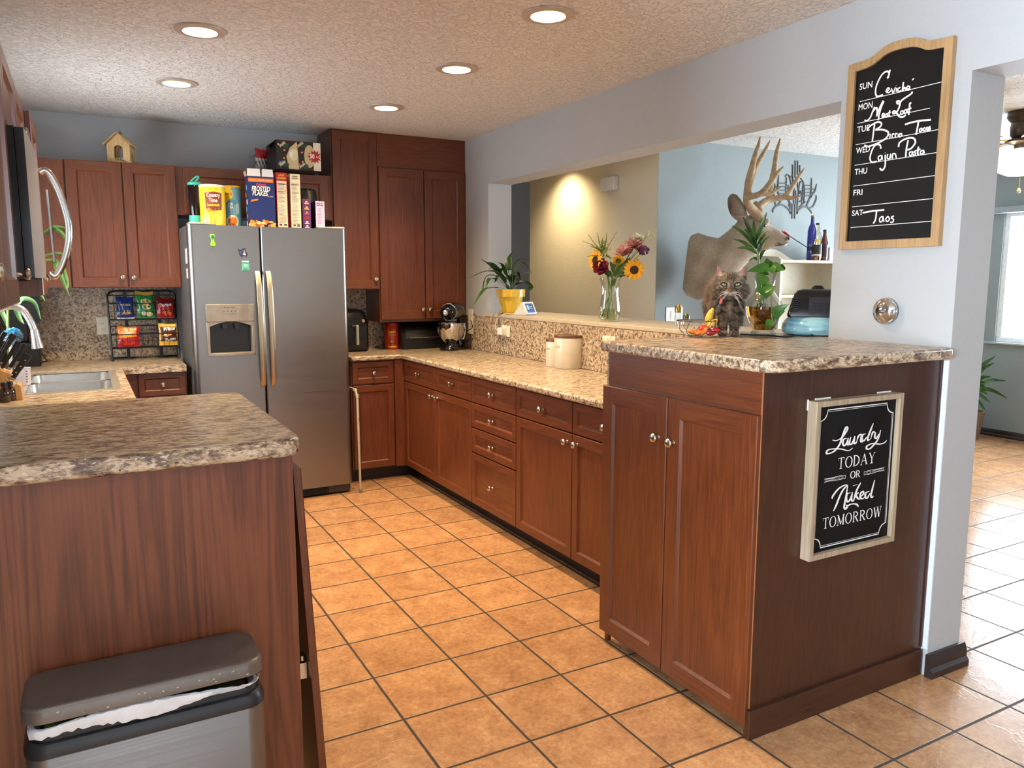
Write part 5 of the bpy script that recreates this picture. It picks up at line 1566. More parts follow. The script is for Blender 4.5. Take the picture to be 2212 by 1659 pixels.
# outlets on the right
outlet('ivory outlet cover in the corner above the backsplash, behind the mixer', (1.7563, 3.095, 1.115), mY, mX, 'duplex', .075, .19)
oc = onx(1094, 715, 1.757); oc.x = 1.7563
outlet('ivory outlet on the backsplash with a white charger plugged in', oc, mY, mX, 'duplex', .118, .078)
outlet('outlet cover low on the backsplash, its top edge showing just above the bar', (1.7563, 1.31, 1.083), mY, mX, 'duplex', .122, .076)
t = thing('charger', (1.73, oc.y + .05, oc.z), 'white charger block plugged into the backsplash outlet', 'charger')
a = onx(1083, 716, 1.73)
link('plug_block', G().box(1.712, 1.7475, a.y - .038, a.y + .030, a.z - .024, a.z + .026), WHITEP, t, bev=.004)
p = [V((1.725, a.y + .032, a.z - .002)), V((1.72, a.y + .07, a.z + .02)), V((1.738, a.y + .09, a.z + .07)), V((1.752, a.y + .07, 1.17)), V((1.775, a.y + .03, 1.196)), V((1.82, a.y - .02, 1.196)), V((1.85, a.y - .06, 1.199)), V((1.83, a.y - .10, 1.2)), V((1.86, a.y - .08, 1.203)), V((1.875, a.y - .12, 1.203))]
link('cord', G().tube(cat_rom(p, 6), .0028, 6), WHITEP, t)

# canisters
STONE = P('#cfc5b4', .35, var=.05, scale=14, coat=.25)
LIDW = wood('dark_lid_wood', '#4a2a18', '#643a20', '#7a4a2a', 0, .45, .1, 1, 1)
for lb, c, r, top, txt in (('larger white ceramic canister with a wooden lid, standing in front of the smaller one', onz(1245, 796, ZK), .0895, 728, 'FLOUR'),
                       ('smaller white ceramic canister with a wooden lid, half behind the larger one', V((1.690, 1.775, ZK)), .060, 737, 'SUGAR')):
    c = V((c.x - (.0 if r < .07 else .015), c.y + (.0 if r < .07 else .06), ZK))
    d_ = (c - CAM_C); zt_ = (CAM_C + d_).z
    zt_ = ony(1245 if r > .07 else 1200, top, c.y).z
    t = thing('ceramic_canister', tuple(c), lb, 'canister', None)
    link('crock', G().lathe([(r * .97, ZK + .0008), (r, ZK + .006), (r, zt_ - .004), (r * .975, zt_)], (c.x, c.y, 0), Z_, 44), STONE, t)
    link('lid', G().lathe([(r * .96, zt_ + .0004), (r * 1.02, zt_ + .001), (r * 1.02, zt_ + .012), (r * .99, zt_ + .015), (0, zt_ + .015)], (c.x, c.y, 0), Z_, 44), LIDW, t)
    q = math.atan2(CAM_C.y - c.y, CAM_C.x - c.x) - .95
    d = Dec(cyl=((c.x, c.y, ZK), r, q)); d.text(txt, 0, (zt_ - ZK) * .68, .016, P('#8d8375', .6), width=.062 if r > .07 else .045); d.link('lettering', t)

# folded step stool beside the refrigerator
t = thing('folding_step_stool', (.725, 2.9, 0), 'slim folded beige metal step stool standing between the refrigerator and the base cabinet', 'step stool')
BEI = P('#b5a78f', .4)
xs = .7275
def flat_bar(g, pts, w=.020, th=.012):
    for a, b in zip(pts, pts[1:]):
        a, b = V(a), V(b); u = (b - a).normalized(); s = u.cross(X_)
        g.obox(a, u, s, X_, 0, (b - a).length, -w / 2, w / 2, -th / 2, th / 2)
a = ony(771, 1035, 2.72); b = ony(759, 862, 2.72); top = ony(756, 840, 2.74)
for nm, yy in (('front_leg', 2.72), ('rear_leg', 3.02)):
    g = G(); flat_bar(g, [(xs + .006, yy, .028), (xs, yy, b.z), (xs - .006, yy + .02, top.z)]); link(nm, g, BEI, t, bev=.003)
    link('rubber_foot', G().box(xs - .004, xs + .016, yy - .013, yy + .013, .0012, .030), P('#6f6a63', .7), t, bev=.003)
g = G(); flat_bar(g, [(xs - .006, 2.745, top.z - .012), (xs - .006, 3.035, top.z - .012)]); link('top_rail', g, BEI, t, bev=.003)
c = ony(764, 905, 2.709)
link('rivet', G().lathe([(.005, 0), (.004, .003), (0, .0035)], (xs + .003, 2.7095, c.z), mY, 10), NICKEL, t)
# ------------------------------------------------------------------ things along the pass-through ledge
ZL = 1.19
DKLEAF = leafm('peace_lily_leaf', '#1f3a1c', '#3c5f2a', .3)
pc = V((1.865, 2.665, ZL))
t = thing('potted_peace_lily', tuple(pc), 'peace lily with drooping dark leaves in a yellow pot on the ledge', 'potted plant')
YP = P('#e0b93e', .25, var=.05, coat=.3)
zt_ = ony(1092, 625, pc.y).z - ZL; rt = (ony(1120, 626, pc.y).x - ony(1065, 626, pc.y).x) / 2 * .98
link('saucer', G().lathe([(rt * .62, .001), (rt * .80, .010), (rt * .84, .018), (rt * .78, .018), (rt * .7, .010), (0, .009)], pc, Z_, 36), YP, t)
link('pot', G().lathe([(rt * .62, .0105), (rt * .86, zt_ * .68), (rt * .86, zt_ * .70), (rt * 1.0, zt_ * .70), (rt * 1.02, zt_ * .98), (rt * .97, zt_), (rt * .9, zt_ * .98), (rt * .86, zt_ * .9), (0, zt_ * .9)], pc, Z_, 40), YP, t)
link('soil', G().lathe([(rt * .85, zt_ * .902), (0, zt_ * .93)], pc, Z_, 20), P('#2a1d14', .9, bump=.8, bscale=80), t)
rr = random.Random(11)
def cpx(x, y): return (1000 + x / 4.365, 340 + y / 4.365)
leaves = [([(330, 1100), (250, 1020), (165, 955)], .016), ([(300, 1080), (200, 1080), (45, 1145)], .016), ([(320, 1070), (270, 1010), (215, 985)], .022),
          ([(310, 1120), (220, 1130), (183, 1290)], .018), ([(300, 1150), (250, 1150), (212, 1235)], .016), ([(300, 1230), (200, 1255), (103, 1388)], .018),
          ([(425, 1050), (440, 950), (502, 858)], .018), ([(470, 1050), (530, 965), (632, 968)], .014), ([(480, 1080), (545, 1000), (600, 1020), (650, 1098)], .016),
          ([(500, 1130), (560, 1100), (672, 1076)], .014), ([(470, 1110), (512, 1090), (540, 1168)], .018), ([(440, 1150), (455, 1120), (462, 1238)], .024),
          ([(520, 1200), (580, 1172), (640, 1230), (608, 1312)], .020), ([(370, 1120), (350, 1050), (420, 1075)], .018), ([(380, 1150), (330, 1090), (260, 1060)], .020),
          ([(400, 1100), (370, 1020), (330, 990)], .016), ([(430, 1150), (500, 1140), (530, 1175)], .014), ([(390, 1170), (340, 1120), (300, 1180)], .016), ([(350, 1090), (300, 1030), (240, 1060)], .022)]
base = pc + Z_ * (zt_ * .9)
for i, (pl, w_) in enumerate(leaves):
    dy = rr.uniform(-.10, .10)
    P4 = [ony(*cpx(x, y), pc.y + dy * (k + 1) / len(pl)) for k, (x, y) in enumerate(pl)]
    st = base + V((rr.uniform(-.02, .02), rr.uniform(-.02, .02), 0))
    g = G().tube(cat_rom([st, (st + P4[0]) / 2 + V((0, 0, .01)), P4[0]], 4), .0022, 6)
    q = P4[0]
    blade(g, [q + (st - q) * .12] + P4, w_ * 1.5, None, .30)
    link('leaf', g, DKLEAF, t, smooth=60)

# smart display
dc = V((1.872, 2.462, ZL))
t = thing('smart_display', tuple(dc), 'small white wedge-shaped smart display with a lit screen on the ledge beside the yellow pot', 'smart display')
sa = [ony(x, y, 2.44) for x, y in ((1118, 641), (1147, 641), (1156, 679), (1129, 681))]
fdir = V((.35, -.94, 0)).normalized(); sdir = V((.94, .35, 0)).normalized()
w_ = .105; hgt = .088
def dp(a, b, c): return dc + sdir * a + fdir * b + Z_ * c
prof = [(.045, .001), (.050, .008), (.012, hgt - .004), (.004, hgt), (-.004, hgt - .008), (-.062, .014), (-.064, .004), (-.06, .001)]
link('fabric_body', G().prism([dp(-w_ / 2, b, c) for b, c in prof], sdir * w_), P('#cfccc6', .8, bump=.4, bscale=400), t, bev=.003)
fu = (dp(0, .012, hgt - .004) - dp(0, .050, .008)); fl = fu.length; fu.normalize(); fnn = sdir.cross(fu).normalized()
if fnn.dot(fdir) < 0: fnn = -fnn
o_ = dp(0, .050, .008)
bz = link('bezel', G().obox(o_, sdir, fu, fnn, -w_ / 2 - .004, w_ / 2 + .004, -.004, fl + .006, .0006, .008), WHITEP, t, bev=.003)
SCR = emit('lit_screen', '#3a4a66', .55); SCT = emit('screen_text', '#c9d6ea', .8)
d = Dec(o_ + fnn * .0081, sdir, fu, fnn)
d.rect(-w_ / 2 + .012, w_ / 2 - .010, .008, fl - .008, SCR).rect(-w_ / 2 + .012, w_ / 2 - .010, .008, .022, emit('screen_glow', '#3d55a0', .6)).disc(-.020, fl * .55, .012, .020, emit('screen_blue', '#7fb2d6', .6))
d.text('10:24', .012, fl * .55, .012, SCT, width=.03).text('Today', .012, fl * .40, .007, SCT, width=.025).text('72', .030, fl * .78, .006, SCT)
d.link('screen', t)

# ------------------------------------------------------------------ glass vase of flowers
vc = V((1.905, 1.515, ZL))
k = 1 / CAM_FPX
dep = (vc - CAM_C).dot(CAM_F); mpp = dep / CAM_FPX
t = thing('glass_vase', tuple(vc), 'clear glass vase of mixed flowers on the ledge, half full of water', 'vase')
H_ = 94 * mpp
prof = [(19.5, 0), (20.5, 3), (21.5, 14), (22.5, 26), (21.5, 38), (19.0, 54), (18.2, 68), (20, 80), (23.5, 94)]
outer = [(r * mpp, h * mpp + .0006) for r, h in prof]
g = G().lathe(outer, vc, Z_, 40)
g.f.pop(); g.m.pop()                                    # open mouth
link('glass_wall', g, GLASS, t)
g = G().lathe([(.001, .0125), (outer[0][0] - .007, .0128)] + [(r - .0036, h) for r, h in outer[1:4]] + [(outer[3][0] - .004, 26 * mpp + .003), (0, 26 * mpp + .003)], vc, Z_, 32)
link('water', g, glass('cloudy_water', (.86, .88, .74, 1), ior=1.1), t)
fn = (CAM_C - vc); fn.z = 0; fn.normalize()
def fp(x, y, d=0.0): return onp(x, y, vc + fn * d, fn)
FST_ = leafm('flower_stem', '#4d6b2c', '#6f8a3f', .5); FLEAF = leafm('flower_leaf', '#27421f', '#4b6a2e', .45)
root = vc + Z_ * .016
def stem(p, bend=(0, 0, 0), q=0.0, r=.0028):
    mouth = vc + Z_ * (H_ * .98) + (V((p.x, p.y, 0)) - V((vc.x, vc.y, 0))) * .18
    foot = root - (V((p.x, p.y, 0)) - V((vc.x, vc.y, 0))) * .22 + V((math.cos(q) * .02, math.sin(q) * .02, 0))
    return G().tube(cat_rom([foot, (foot + mouth) / 2, mouth, (mouth + p) / 2 + V(bend), p], 6), r, 7)
def flower(name, label, p, cat='flower', group=None):
    return thing(name, tuple(p), label, cat, group)
def petal(g, c, dirv, nrm, L, w_, cup=.25, m=0):
    dirv = dirv.normalized(); s = dirv.cross(nrm).normalized()
    n = 5; vs = []
    for i in range(n + 1):
        f = i / n; w = w_ * math.sin(PI * (.10 + .86 * f)) ** .8
        c0 = c + dirv * (L * f) + nrm * (cup * L * f * f)
        vs += [c0 - s * w + nrm * (w * .25), c0, c0 + s * w + nrm * (w * .25)]
    b = len(g.v); g.v += vs
    for i in range(n):
        for j in (0, 1):
            g.f.append((b + 3 * i + j, b + 3 * i + j + 1, b + 3 * i + j + 4, b + 3 * i + j + 3)); g.m.append(m)
SUNY = leafm('sunflower_petal', '#e79a12', '#f4bd1e', .5)
def sunflower(label, px, py, rp, nrm, d=.03, q=0):
    c = fp(px, py, d); nrm = V(nrm).normalized()
    t = flower('sunflower', label, c, group='sunflowers')
    R_ = rp * mpp
    link('stem', stem(c - nrm * .006, q=q), FST_, t)
    e1 = nrm.cross(Z_).normalized(); e2 = nrm.cross(e1)
    g = G(); rr = random.Random(int(px))
    for ring, (n, k) in enumerate(((18, 1.0), (15, .88))):
        for i in range(n):
            a = 2 * PI * i / n + ring * .2 + rr.uniform(-.08, .08)
            dv = e1 * math.cos(a) + e2 * math.sin(a)
            petal(g, c + dv * R_ * .28 + nrm * (.001 * ring), dv + nrm * rr.uniform(-.12, .2), nrm, R_ * .74 * k * rr.uniform(.85, 1.08), R_ * .13, .06)
    link('petals', g, SUNY, t, smooth=60)
    link('seed_head', G().lathe([(R_ * .38, -.002), (R_ * .40, .003), (R_ * .30, .006), (R_ * .16, .0045), (0, .004)], c, nrm, 24), P('#3a2410', .8, bump=.9, bscale=300, var=.4, scale=200), t)
    g = G()
    for i in range(9):
        a = 2 * PI * i / 9; dv = e1 * math.cos(a) + e2 * math.sin(a); petal(g, c - nrm * .004, dv - nrm * .2, -nrm, R_ * .5, R_ * .12, .1)
    link('sepals', g, FLEAF, t, smooth=60)
sunflower('sunflower facing the room at the lower edge of the bouquet', 1370, 583, 23, (-.55, -.8, -.12), .05)
sunflower('sunflower turned sideways on the passage-light side of the bouquet, behind the dark red flower', 1286, 562, 22, (-.95, -.15, .1), .02, 2)
sunflower('half-opened sunflower seen from behind in the middle of the bouquet', 1336, 563, 14, (.45, .55, .55), .03, 4)
def ruffled(name, label, px, py, rp, mat, d=.02, q=0, group=None, up=(0, 0, 1), layers=4):
    c = fp(px, py, d); R_ = rp * mpp
    t = flower(name, label, c, group=group)
    up = (V(up) + fn * .35).normalized()
    link('stem', stem(c - up * R_ * .6, q=q, r=.0022), FST_, t)
    e1 = up.cross(X_).normalized(); e2 = up.cross(e1); g = G(); rr = random.Random(int(px + py))
    for L in range(layers):
        n = 4 + L
        for i in range(n):
            a = 2 * PI * i / n + L * .7 + rr.uniform(-.2, .2); dv = e1 * math.cos(a) + e2 * math.sin(a)
            open_ = .25 + .26 * L
            pd = (up * (1 - open_ * .55) + dv * open_)
            petal(g, c - up * R_ * .65 + dv * R_ * .06, pd, (dv * .7 - up * .4).normalized(), R_ * (1.35 - .08 * L), R_ * .52, .22 * rr.uniform(.5, 1.4))
    link('petals', g, mat, t, smooth=70)
    return t
PINKF = leafm('pale_pink_petal', '#d08f87', '#eab5a8', .55); CREAMF = leafm('cream_petal', '#e9dfb4', '#f6f0d8', .55); WINE = leafm('wine_red_petal', '#4d0a1c', '#7d1730', .5)
ruffled('lisianthus_flower', 'pale pink flower on the inner side of the bouquet, lower of the pink ones', 1347, 539, 16, PINKF, .02, 1, 'pink flowers', (-.2, 0, 1))
ruffled('lisianthus_flower', 'largest pale pink flower, near the top of the bouquet', 1370, 523, 18, PINKF, .0, 2, 'pink flowers', (-.1, 0, 1))
ruffled('lisianthus_flower', 'pale pink flower tucked behind the purple cluster', 1382, 534, 12, PINKF, -.02, 3, 'pink flowers', (.4, 0, 1))
ruffled('lisianthus_flower', 'cream flower at the very top of the bouquet', 1379, 510, 11, CREAMF, -.01, 4, None, (.1, 0, 1))
ruffled('carnation', 'dark wine-red flower at the side of the bouquet', 1297, 574, 14, WINE, .05, 5, None, (-.5, -.6, .3), 5)
c = fp(1391, 541, .01)
t = flower('statice_flower', 'purple rounded flower cluster on the outer side of the bouquet', c)
link('stem', stem(c, q=1.5, r=.002), FST_, t)
g = G(); rr = random.Random(3)
for i in range(60):
    p_ = V((rr.gauss(0, 1), rr.gauss(0, 1), rr.gauss(0, 1))).normalized() * (11.5 * mpp) * rr.uniform(.75, 1); p_.z *= .8
    g.ball(c + p_, .0058, 0, 6, 4)
link('florets', g, P('#5c2b55', .7, var=.35, scale=150), t)
c = fp(1399, 507, .0)
t = flower('flower_bud', 'green unopened bud sticking out at the top of the bouquet', c)
link('stem', stem(c, q=2.2, r=.0018), FST_, t)
link('bud', G().lathe([(0, -.012), (.006, -.004), (.007, .006), (.003, .022), (0, .030)], c, (.5, .1, .9), 12).lathe([(0, -.005), (.0035, 0), (.002, .008), (0, .010)], fp(1412, 509, 0), (.9, .1, .1), 8).tube([c, fp(1412, 509, 0)], .001, 5), leafm('bud_green', '#8ba84a', '#c3cf7d', .5), t)
# feathery greenery
c = fp(1302, 545, .01)
t = flower('goldenrod_spray', 'feathery yellow-green spray on the wall-light side of the bouquet', c, 'greenery')
g = stem(c, q=3, r=.0022); rr = random.Random(8)
tips = [((1300, 545), (1280, 530), (1258, 521)), ((1302, 545), (1285, 527), (1271, 507)), ((1303, 545), (1294, 522), (1291, 503)), ((1305, 540), (1309, 520), (1311, 503)), ((1307, 545), (1318, 525), (1332, 501)),
        ((1300, 552), (1285, 552), (1268, 554)), ((1308, 550), (1316, 556), (1322, 559)), ((1302, 548), (1290, 538), (1276, 532)), ((1303, 540), (1300, 525), (1303, 512))]
link('stem', g, FST_, t)
g = G()
for i, pl in enumerate(tips):
    P3 = cat_rom([fp(x, y, .01 + rr.uniform(-.02, .03)) for x, y in pl], 8)
    g.tube(P3, .0010, 5)
    for j, p_ in enumerate(P3[1:]):
        for s in range(9):
            v_ = V((rr.gauss(0, 1), rr.gauss(0, 1), rr.gauss(.4, 1))).normalized()
            w_ = v_.cross(Z_).normalized() * .0022; L = .010 * (1.25 - j / len(P3))
            g.add([p_ - w_, p_ + w_, p_ + v_ * L], [(0, 1, 2)])
for i in range(260):
    f_ = rr.random(); p_ = fp(1302 + rr.gauss(0, 8) * (1 - .5 * f_), 556 - 34 * f_ + rr.gauss(0, 3), .01 + rr.gauss(0, .012)); v_ = V((rr.gauss(0, 1), rr.gauss(0, 1), rr.gauss(.8, 1))).normalized(); w_ = v_.cross(Z_).normalized() * .003
    g.add([p_ - w_, p_ + w_, p_ + v_ * .014], [(0, 1, 2)])
link('sprigs', g, leafm('goldenrod_green', '#6f8420', '#a8ad38', .6), t, smooth=0)
# stem leaves of the bouquet
c = fp(1325, 590, .02)
t = flower('bouquet_leaves', 'dark green leaves crowded at the mouth of the vase', c, 'leaves')
for i, (a, b, w_) in enumerate((((1318, 598), (1292, 583), .016), ((1315, 598), (1303, 570), .014), ((1330, 596), (1330, 560), .018), ((1335, 598), (1352, 575), .018), ((1338, 598), (1365, 600), .012), ((1328, 598), (1318, 565), .014),
                              ((1332, 596), (1362, 556), .014), ((1322, 600), (1310, 588), .016), ((1340, 600), (1346, 588), .016), ((1328, 602), (1326, 618), .014), ((1338, 598), (1380, 560), .010), ((1334, 598), (1345, 558), .012))):
    p0 = fp(*a, .01); p1 = fp(*b, .01 + .03 * math.sin(i * 2.1))
    m_ = (p0 + p1) / 2 + V((0, 0, .012)) + fn * .01
    link('leaf', blade(G(), [p0, m_, p1], w_, fn * .8 + Z_ * .5, .25), FLEAF, t, smooth=60)
# ------------------------------------------------------------------ painted-by-nature surfaces: colour attribute read by one material
def furmat(name, rough=.85, var=.35, vs=220):
    a = N(name)
    at = a.n('ShaderNodeAttribute'); at.attribute_name = 'coat'
    nz = a.noise(a.coord(), vs, 3, .6)
    k = a.ramp(nz, [(.25, (1 - var,) * 3), (.75, (1 + var * .6,) * 3)])
    a.base(a.mix(1.0, at.outputs['Color'], k, 'MULTIPLY')); a.set(rough=rough, spec=.15, sheen=.25)
    a.bump(nz, .35, .004)
    return a.m
def paint(o, fn):
    """store the animal's own colouring per vertex; fn gets room coordinates"""
    me = o.data; org = wloc(o)
    ca = me.color_attributes.new('coat', 'FLOAT_COLOR', 'POINT')
    for i, v in enumerate(me.vertices):
        c = fn(v.co + org); ca.data[i].color = (c[0], c[1], c[2], 1)
def mixc(a, b, f): f = max(0, min(1, f)); return tuple(x + (y - x) * f for x, y in zip(a, b))
def sstep(a, b, x):
    t = max(0, min(1, (x - a) / (b - a))) if a != b else float(x > a); return t * t * (3 - 2 * t)
def project(p):
    d = V(p) - CAM_C; z = d.dot(CAM_F)
    return 1106 + CAM_FPX * d.dot(CAM_R) / z, 829.5 - CAM_FPX * d.dot(CAM_U) / z

# ------------------------------------------------------------------ the cat on the bar
ZB = 1.2055
CF = V((1.484, .109, ZB))
cf = V((-.695, -.719, 0)); cr = V((.719, -.695, 0))       # towards the camera, and to its side
CM = ((CF - CAM_C).dot(CAM_F)) / CAM_FPX
def cp(a, b, z): return CF + cr * a - cf * b + Z_ * z          # a sideways, b away, z up
t = thing('tabby_cat', tuple(CF), 'long-haired brown tabby cat standing on the bar and staring at the camera', 'cat')
rotc = Matrix((( cr.x, -cf.x, 0), (cr.y, -cf.y, 0), (0, 0, 1)))
g = G()
def el(a, b, z, ra, rb, rz, tilt=0):
    m = rotc @ Matrix.Rotation(tilt, 3, 'X')
    g.ball(cp(a, b, z), (ra, rb, rz), 0, 20, 14, m)
el(.001, -.030, .218, .058, .054, .046)                # skull
el(-.038, -.042, .192, .034, .038, .034); el(.040, -.042, .192, .034, .038, .034)   # cheeks
el(0, -.050, .176, .046, .034, .024)                   # jaw
el(.0005, -.086, .181, .024, .024, .016); el(-.011, -.092, .179, .013, .014, .011); el(.012, -.092, .179, .013, .014, .011)   # muzzle
el(.0005, -.084, .168, .015, .018, .010)               # chin
el(.001, -.082, .207, .0135, .020, .026, -.35)         # bridge of the nose
el(-.026, -.066, .2285, .022, .020, .0085, .2); el(.029, -.066, .2285, .022, .020, .0085, .2)   # brows
el(-.003, -.006, .175, .060, .05, .05)                 # ruff
el(-.004, .028, .128, .052, .056, .066)                # chest
el(-.012, .10, .175, .066, .10, .085)                  # shoulders and ribs
el(-.022, .20, .178, .080, .13, .088)
el(-.024, .32, .160, .082, .11, .095)                  # hips
el(-.030, .17, .125, .060, .13, .050)                  # belly fur
for s, a0, a1 in ((-1, -.030, -.0235), (1, .030, .0215)):
    b1 = -.018 if s < 0 else .004
    g.tube(cat_rom([cp(a0, .035, .14), cp(a0 * 1.0, .026, .09), cp(a1 * 1.05, .012 + b1 * .5, .045), cp(a1, b1 + .01, .016)], 6), [.033, .026, .0205, .0185], 14)
    el(a1, b1 - .006, .0125, .0205, .027, .0128)
    for q in (-.011, -.0035, .0045, .012): el(a1 + q, b1 - .029, .0095, .0048, .009, .0085)
for s in (-1, 1):
    g.tube(cat_rom([cp(-.024 + s * .045, .34, .13), cp(-.022 + s * .052, .36, .07), cp(-.022 + s * .05, .40, .03), cp(-.022 + s * .048, .395, .006)], 6), [.05, .034, .02, .018], 12)
    el(-.022 + s * .048, .380, -.0015, .018, .032, .0125)
g.tube(cat_rom([cp(-.02, .41, .17), cp(-.03, .47, .14), cp(-.05, .50, .09), cp(-.07, .51, .05)], 6), [.024, .028, .028, .014], 12)
for s, tip, b0, b1 in ((-1, (-.0520, -.024, .2860), (-.0600, -.018, .2300), (-.0170, -.026, .2530)), (1, (.0600, -.024, .2860), (.0630, -.018, .2300), (.0210, -.026, .2530))):
    tp = cp(*tip); l0 = cp(*b0); l1 = cp(*b1)
    rings = []
    for f in (0, .2, .4, .6, .8, .93, 1):
        e0 = l0.lerp(tp, f); e1 = l1.lerp(tp, f)
        c_ = (e0 + e1) / 2; hw = (e1 - e0) / 2
        wid = 1.0 + .22 * math.sin(PI * f)                # sides bow outwards
        wid = wid if f < 1 else 1
        hw = hw * wid + (cr * .0045 * (1 if (e1 - e0).dot(cr) > 0 else -1) if f >= .93 else V((0, 0, 0)))
        th = .0080 * (1 - .60 * f)
        rings.append([c_ + hw * math.cos(q) - cf * (th * math.sin(q) + .006 * math.sin(PI * f) * (1 - abs(math.cos(q)))) for q in [2 * PI * i / 18 for i in range(18)]])
    g.loft(rings)
body = voxel(g, .0026, 4, .5)
LIGHTB, MID_, DARK_, RUST, WHT, PNK = lin('#93806a')[:3], lin('#5c4a37')[:3], lin('#14100d')[:3], lin('#6b4729')[:3], lin('#d8cdbf')[:3], lin('#b58a7c')[:3]
def gauss2(x, y, x0, y0, sx, sy): return math.exp(-((x - x0) / sx) ** 2 - ((y - y0) / sy) ** 2)
def cat_col(p):
    q = p - CF; a = q.dot(cr); b = -q.dot(cf); z = q.z
    h = a / CM; v = z / CM                     # rough picture units
    wob = math.sin(a * 160 + z * 90) * .35 + math.sin(z * 230 - a * 120) * .25
    c = mixc(MID_, LIGHTB, .30 + .35 * math.sin(a * 300 + z * 210) * math.sin(z * 170 + b * 90))
    c = mixc(c, DARK_, .22 + .22 * math.sin(a * 410 - z * 330 + b * 200))
    if z > .150 and b < .03:                                   # head
        zz = z
        dark = 0
        for x0 in (-.0115, -.004, .005, .013):                 # forehead stripes
            dark = max(dark, math.exp(-((a - x0 - (zz - .245) * x0 * 9) / .0026) ** 2) * sstep(.222, .232, zz) * (1 - sstep(.262, .272, zz)))
        dark = max(dark, .75 * sstep(.252, .275, zz) * math.exp(-(a / .022) ** 2))
        for s in (-1, 1):
            ex = -.0245 if s < 0 else .0275
            d = abs(a - ex)
            ring = math.hypot((a - ex) / 1.55, zz - .2125 - (a - ex) * s * .12)
            dark = max(dark, .95 * math.exp(-((ring - .0075) / .0020) ** 2))                    # rims
            c = mixc(c, mixc(LIGHTB, WHT, .6), .55 * math.exp(-((ring - .0112) / .0022) ** 2))
            out = (a - ex) * s
            if out > .008:
                dark = max(dark, .8 * math.exp(-((zz - .2125 + (out - .008) * .10) / .0032) ** 2) * (1 - sstep(.035, .05, out)))      # eye line
                dark = max(dark, .7 * math.exp(-((zz - .193 + (out - .008) * .25) / .0035) ** 2) * (1 - sstep(.03, .045, out)))
                dark = max(dark, .55 * math.exp(-((zz - .235 + (out - .004) * .3) / .004) ** 2) * (1 - sstep(.03, .045, out)))
            dark = max(dark, .8 * gauss2(a, zz, ex - s * .013, .207, .0035, .008))
        c = mixc(c, lin('#5d5148')[:3], .85 * gauss2(a, zz, .0015, .210, .0085, .012))         # nose bridge
        c = mixc(c, RUST, .9 * gauss2(a, zz, .0015, .192, .0095, .009))
        c = mixc(c, DARK_, dark)
        c = mixc(c, WHT, .9 * gauss2(a, zz, .0, .172, .016, .0065) if zz < .183 else .0)
        c = mixc(c, WHT, .55 * gauss2(abs(a), zz, .013, .180, .010, .005))
        if zz > .236 and abs(a) > .022 and b < -.022:                                                        # inside of the ears
            f = sstep(.242, .252, zz); inner = math.exp(-((abs(a) - .047) / .012) ** 2)
            c = mixc(c, PNK, .85 * f * inner); c = mixc(c, mixc(WHT, LIGHTB, .4), .5 * f * math.exp(-((abs(a) - .040) / .006) ** 2) * (1 - sstep(.262, .27, zz)))
        c = mixc(c, DARK_, .8 * gauss2(a, zz, .0, .166, .03, .006))  # black lips, and the shade under the chin put into the coat colour
    elif z > .02 and b < .06:                                   # chest and legs
        band = math.sin((z + wob * .012) * 190 + abs(a) * 60)
        c = mixc(c, DARK_, .9 * sstep(.0, .55, band) * sstep(.07, .10, z) + .55 * sstep(.25, .7, band) * (1 - sstep(.07, .10, z)))
        c = mixc(c, lin('#a9967f')[:3], .5 * math.exp(-((a) / .012) ** 2) * sstep(.05, .12, z))
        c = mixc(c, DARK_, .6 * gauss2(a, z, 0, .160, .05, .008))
    else:
        s = math.sin(b * 75 + z * 40 + a * 30 + wob)
        c = mixc(c, DARK_, .75 * sstep(.2, .8, s)); c = mixc(c, RUST, .25)
        if abs(a + .02) < .03: c = mixc(c, DARK_, .5 * sstep(.2, .25, z))
        if z < .03 and b < .06: c = mixc(c, DARK_, .55 * sstep(-.2, .6, math.sin(a * 500)))
    return c
CATM = furmat('tabby_fur', .8, .30, 260)
cb = link('body', body, CATM, t, smooth=180)
paint(cb, cat_col)
# guard hairs standing off the skin
rr = random.Random(21)
vn = cb.data.vertices; N_ = len(vn); g = G(); roots = []
for i in range(34000):
    v = vn[rr.randrange(N_)]
    p = v.co + wloc(cb); n_ = v.normal
    q = p - CF; a = q.dot(cr); b = -q.dot(cf); z = q.z
    if z < .035 or (z > .205 and b < -.04 and abs(a) < .04): continue
    face = (z > .160 and b < -.045 and abs(a) < .052)
    L = .004 if face else (.006 if z > .225 and b < .02 else .013 if z > .16 else .011)
    if z > .236 and abs(a) > .022 and b < .0: L = .0025
    if not face and abs(a) > .045: L *= 1.35
    down = V((0, 0, -1)) * .75 + (cr * (.35 * (1 if a > 0 else -1)) if b < .03 else -cf * .6)
    d = (n_ * .42 + down * (.8 if not face else .35) + V((rr.gauss(0, .18), rr.gauss(0, .18), rr.gauss(0, .18)))).normalized()
    s = d.cross(n_)
    if s.length < 1e-3: continue
    s = s.normalized() * (.00055 if not face else .0004)
    L *= rr.uniform(.6, 1.25)
    g.add([p - s, p + s, p + d * L + n_ * .0006], [(0, 1, 2)]); roots.append(cat_col(p))
fo = link('fur', g, furmat('tabby_guard_hair', .8, .15, 300), t, smooth=0)
fo['kind'] = 'stuff'
ca = fo.data.color_attributes.new('coat', 'FLOAT_COLOR', 'POINT'); org = wloc(fo)
for v in fo.data.vertices:
    c = cat_col(v.co + org); ca.data[v.index].color = (c[0] * 1.05, c[1] * 1.05, c[2] * 1.05, 1)
IRIS = P('#a9b07a', .12, var=.25, scale=300, coat=.8); PUP = P('#060606', .08, coat=.8)
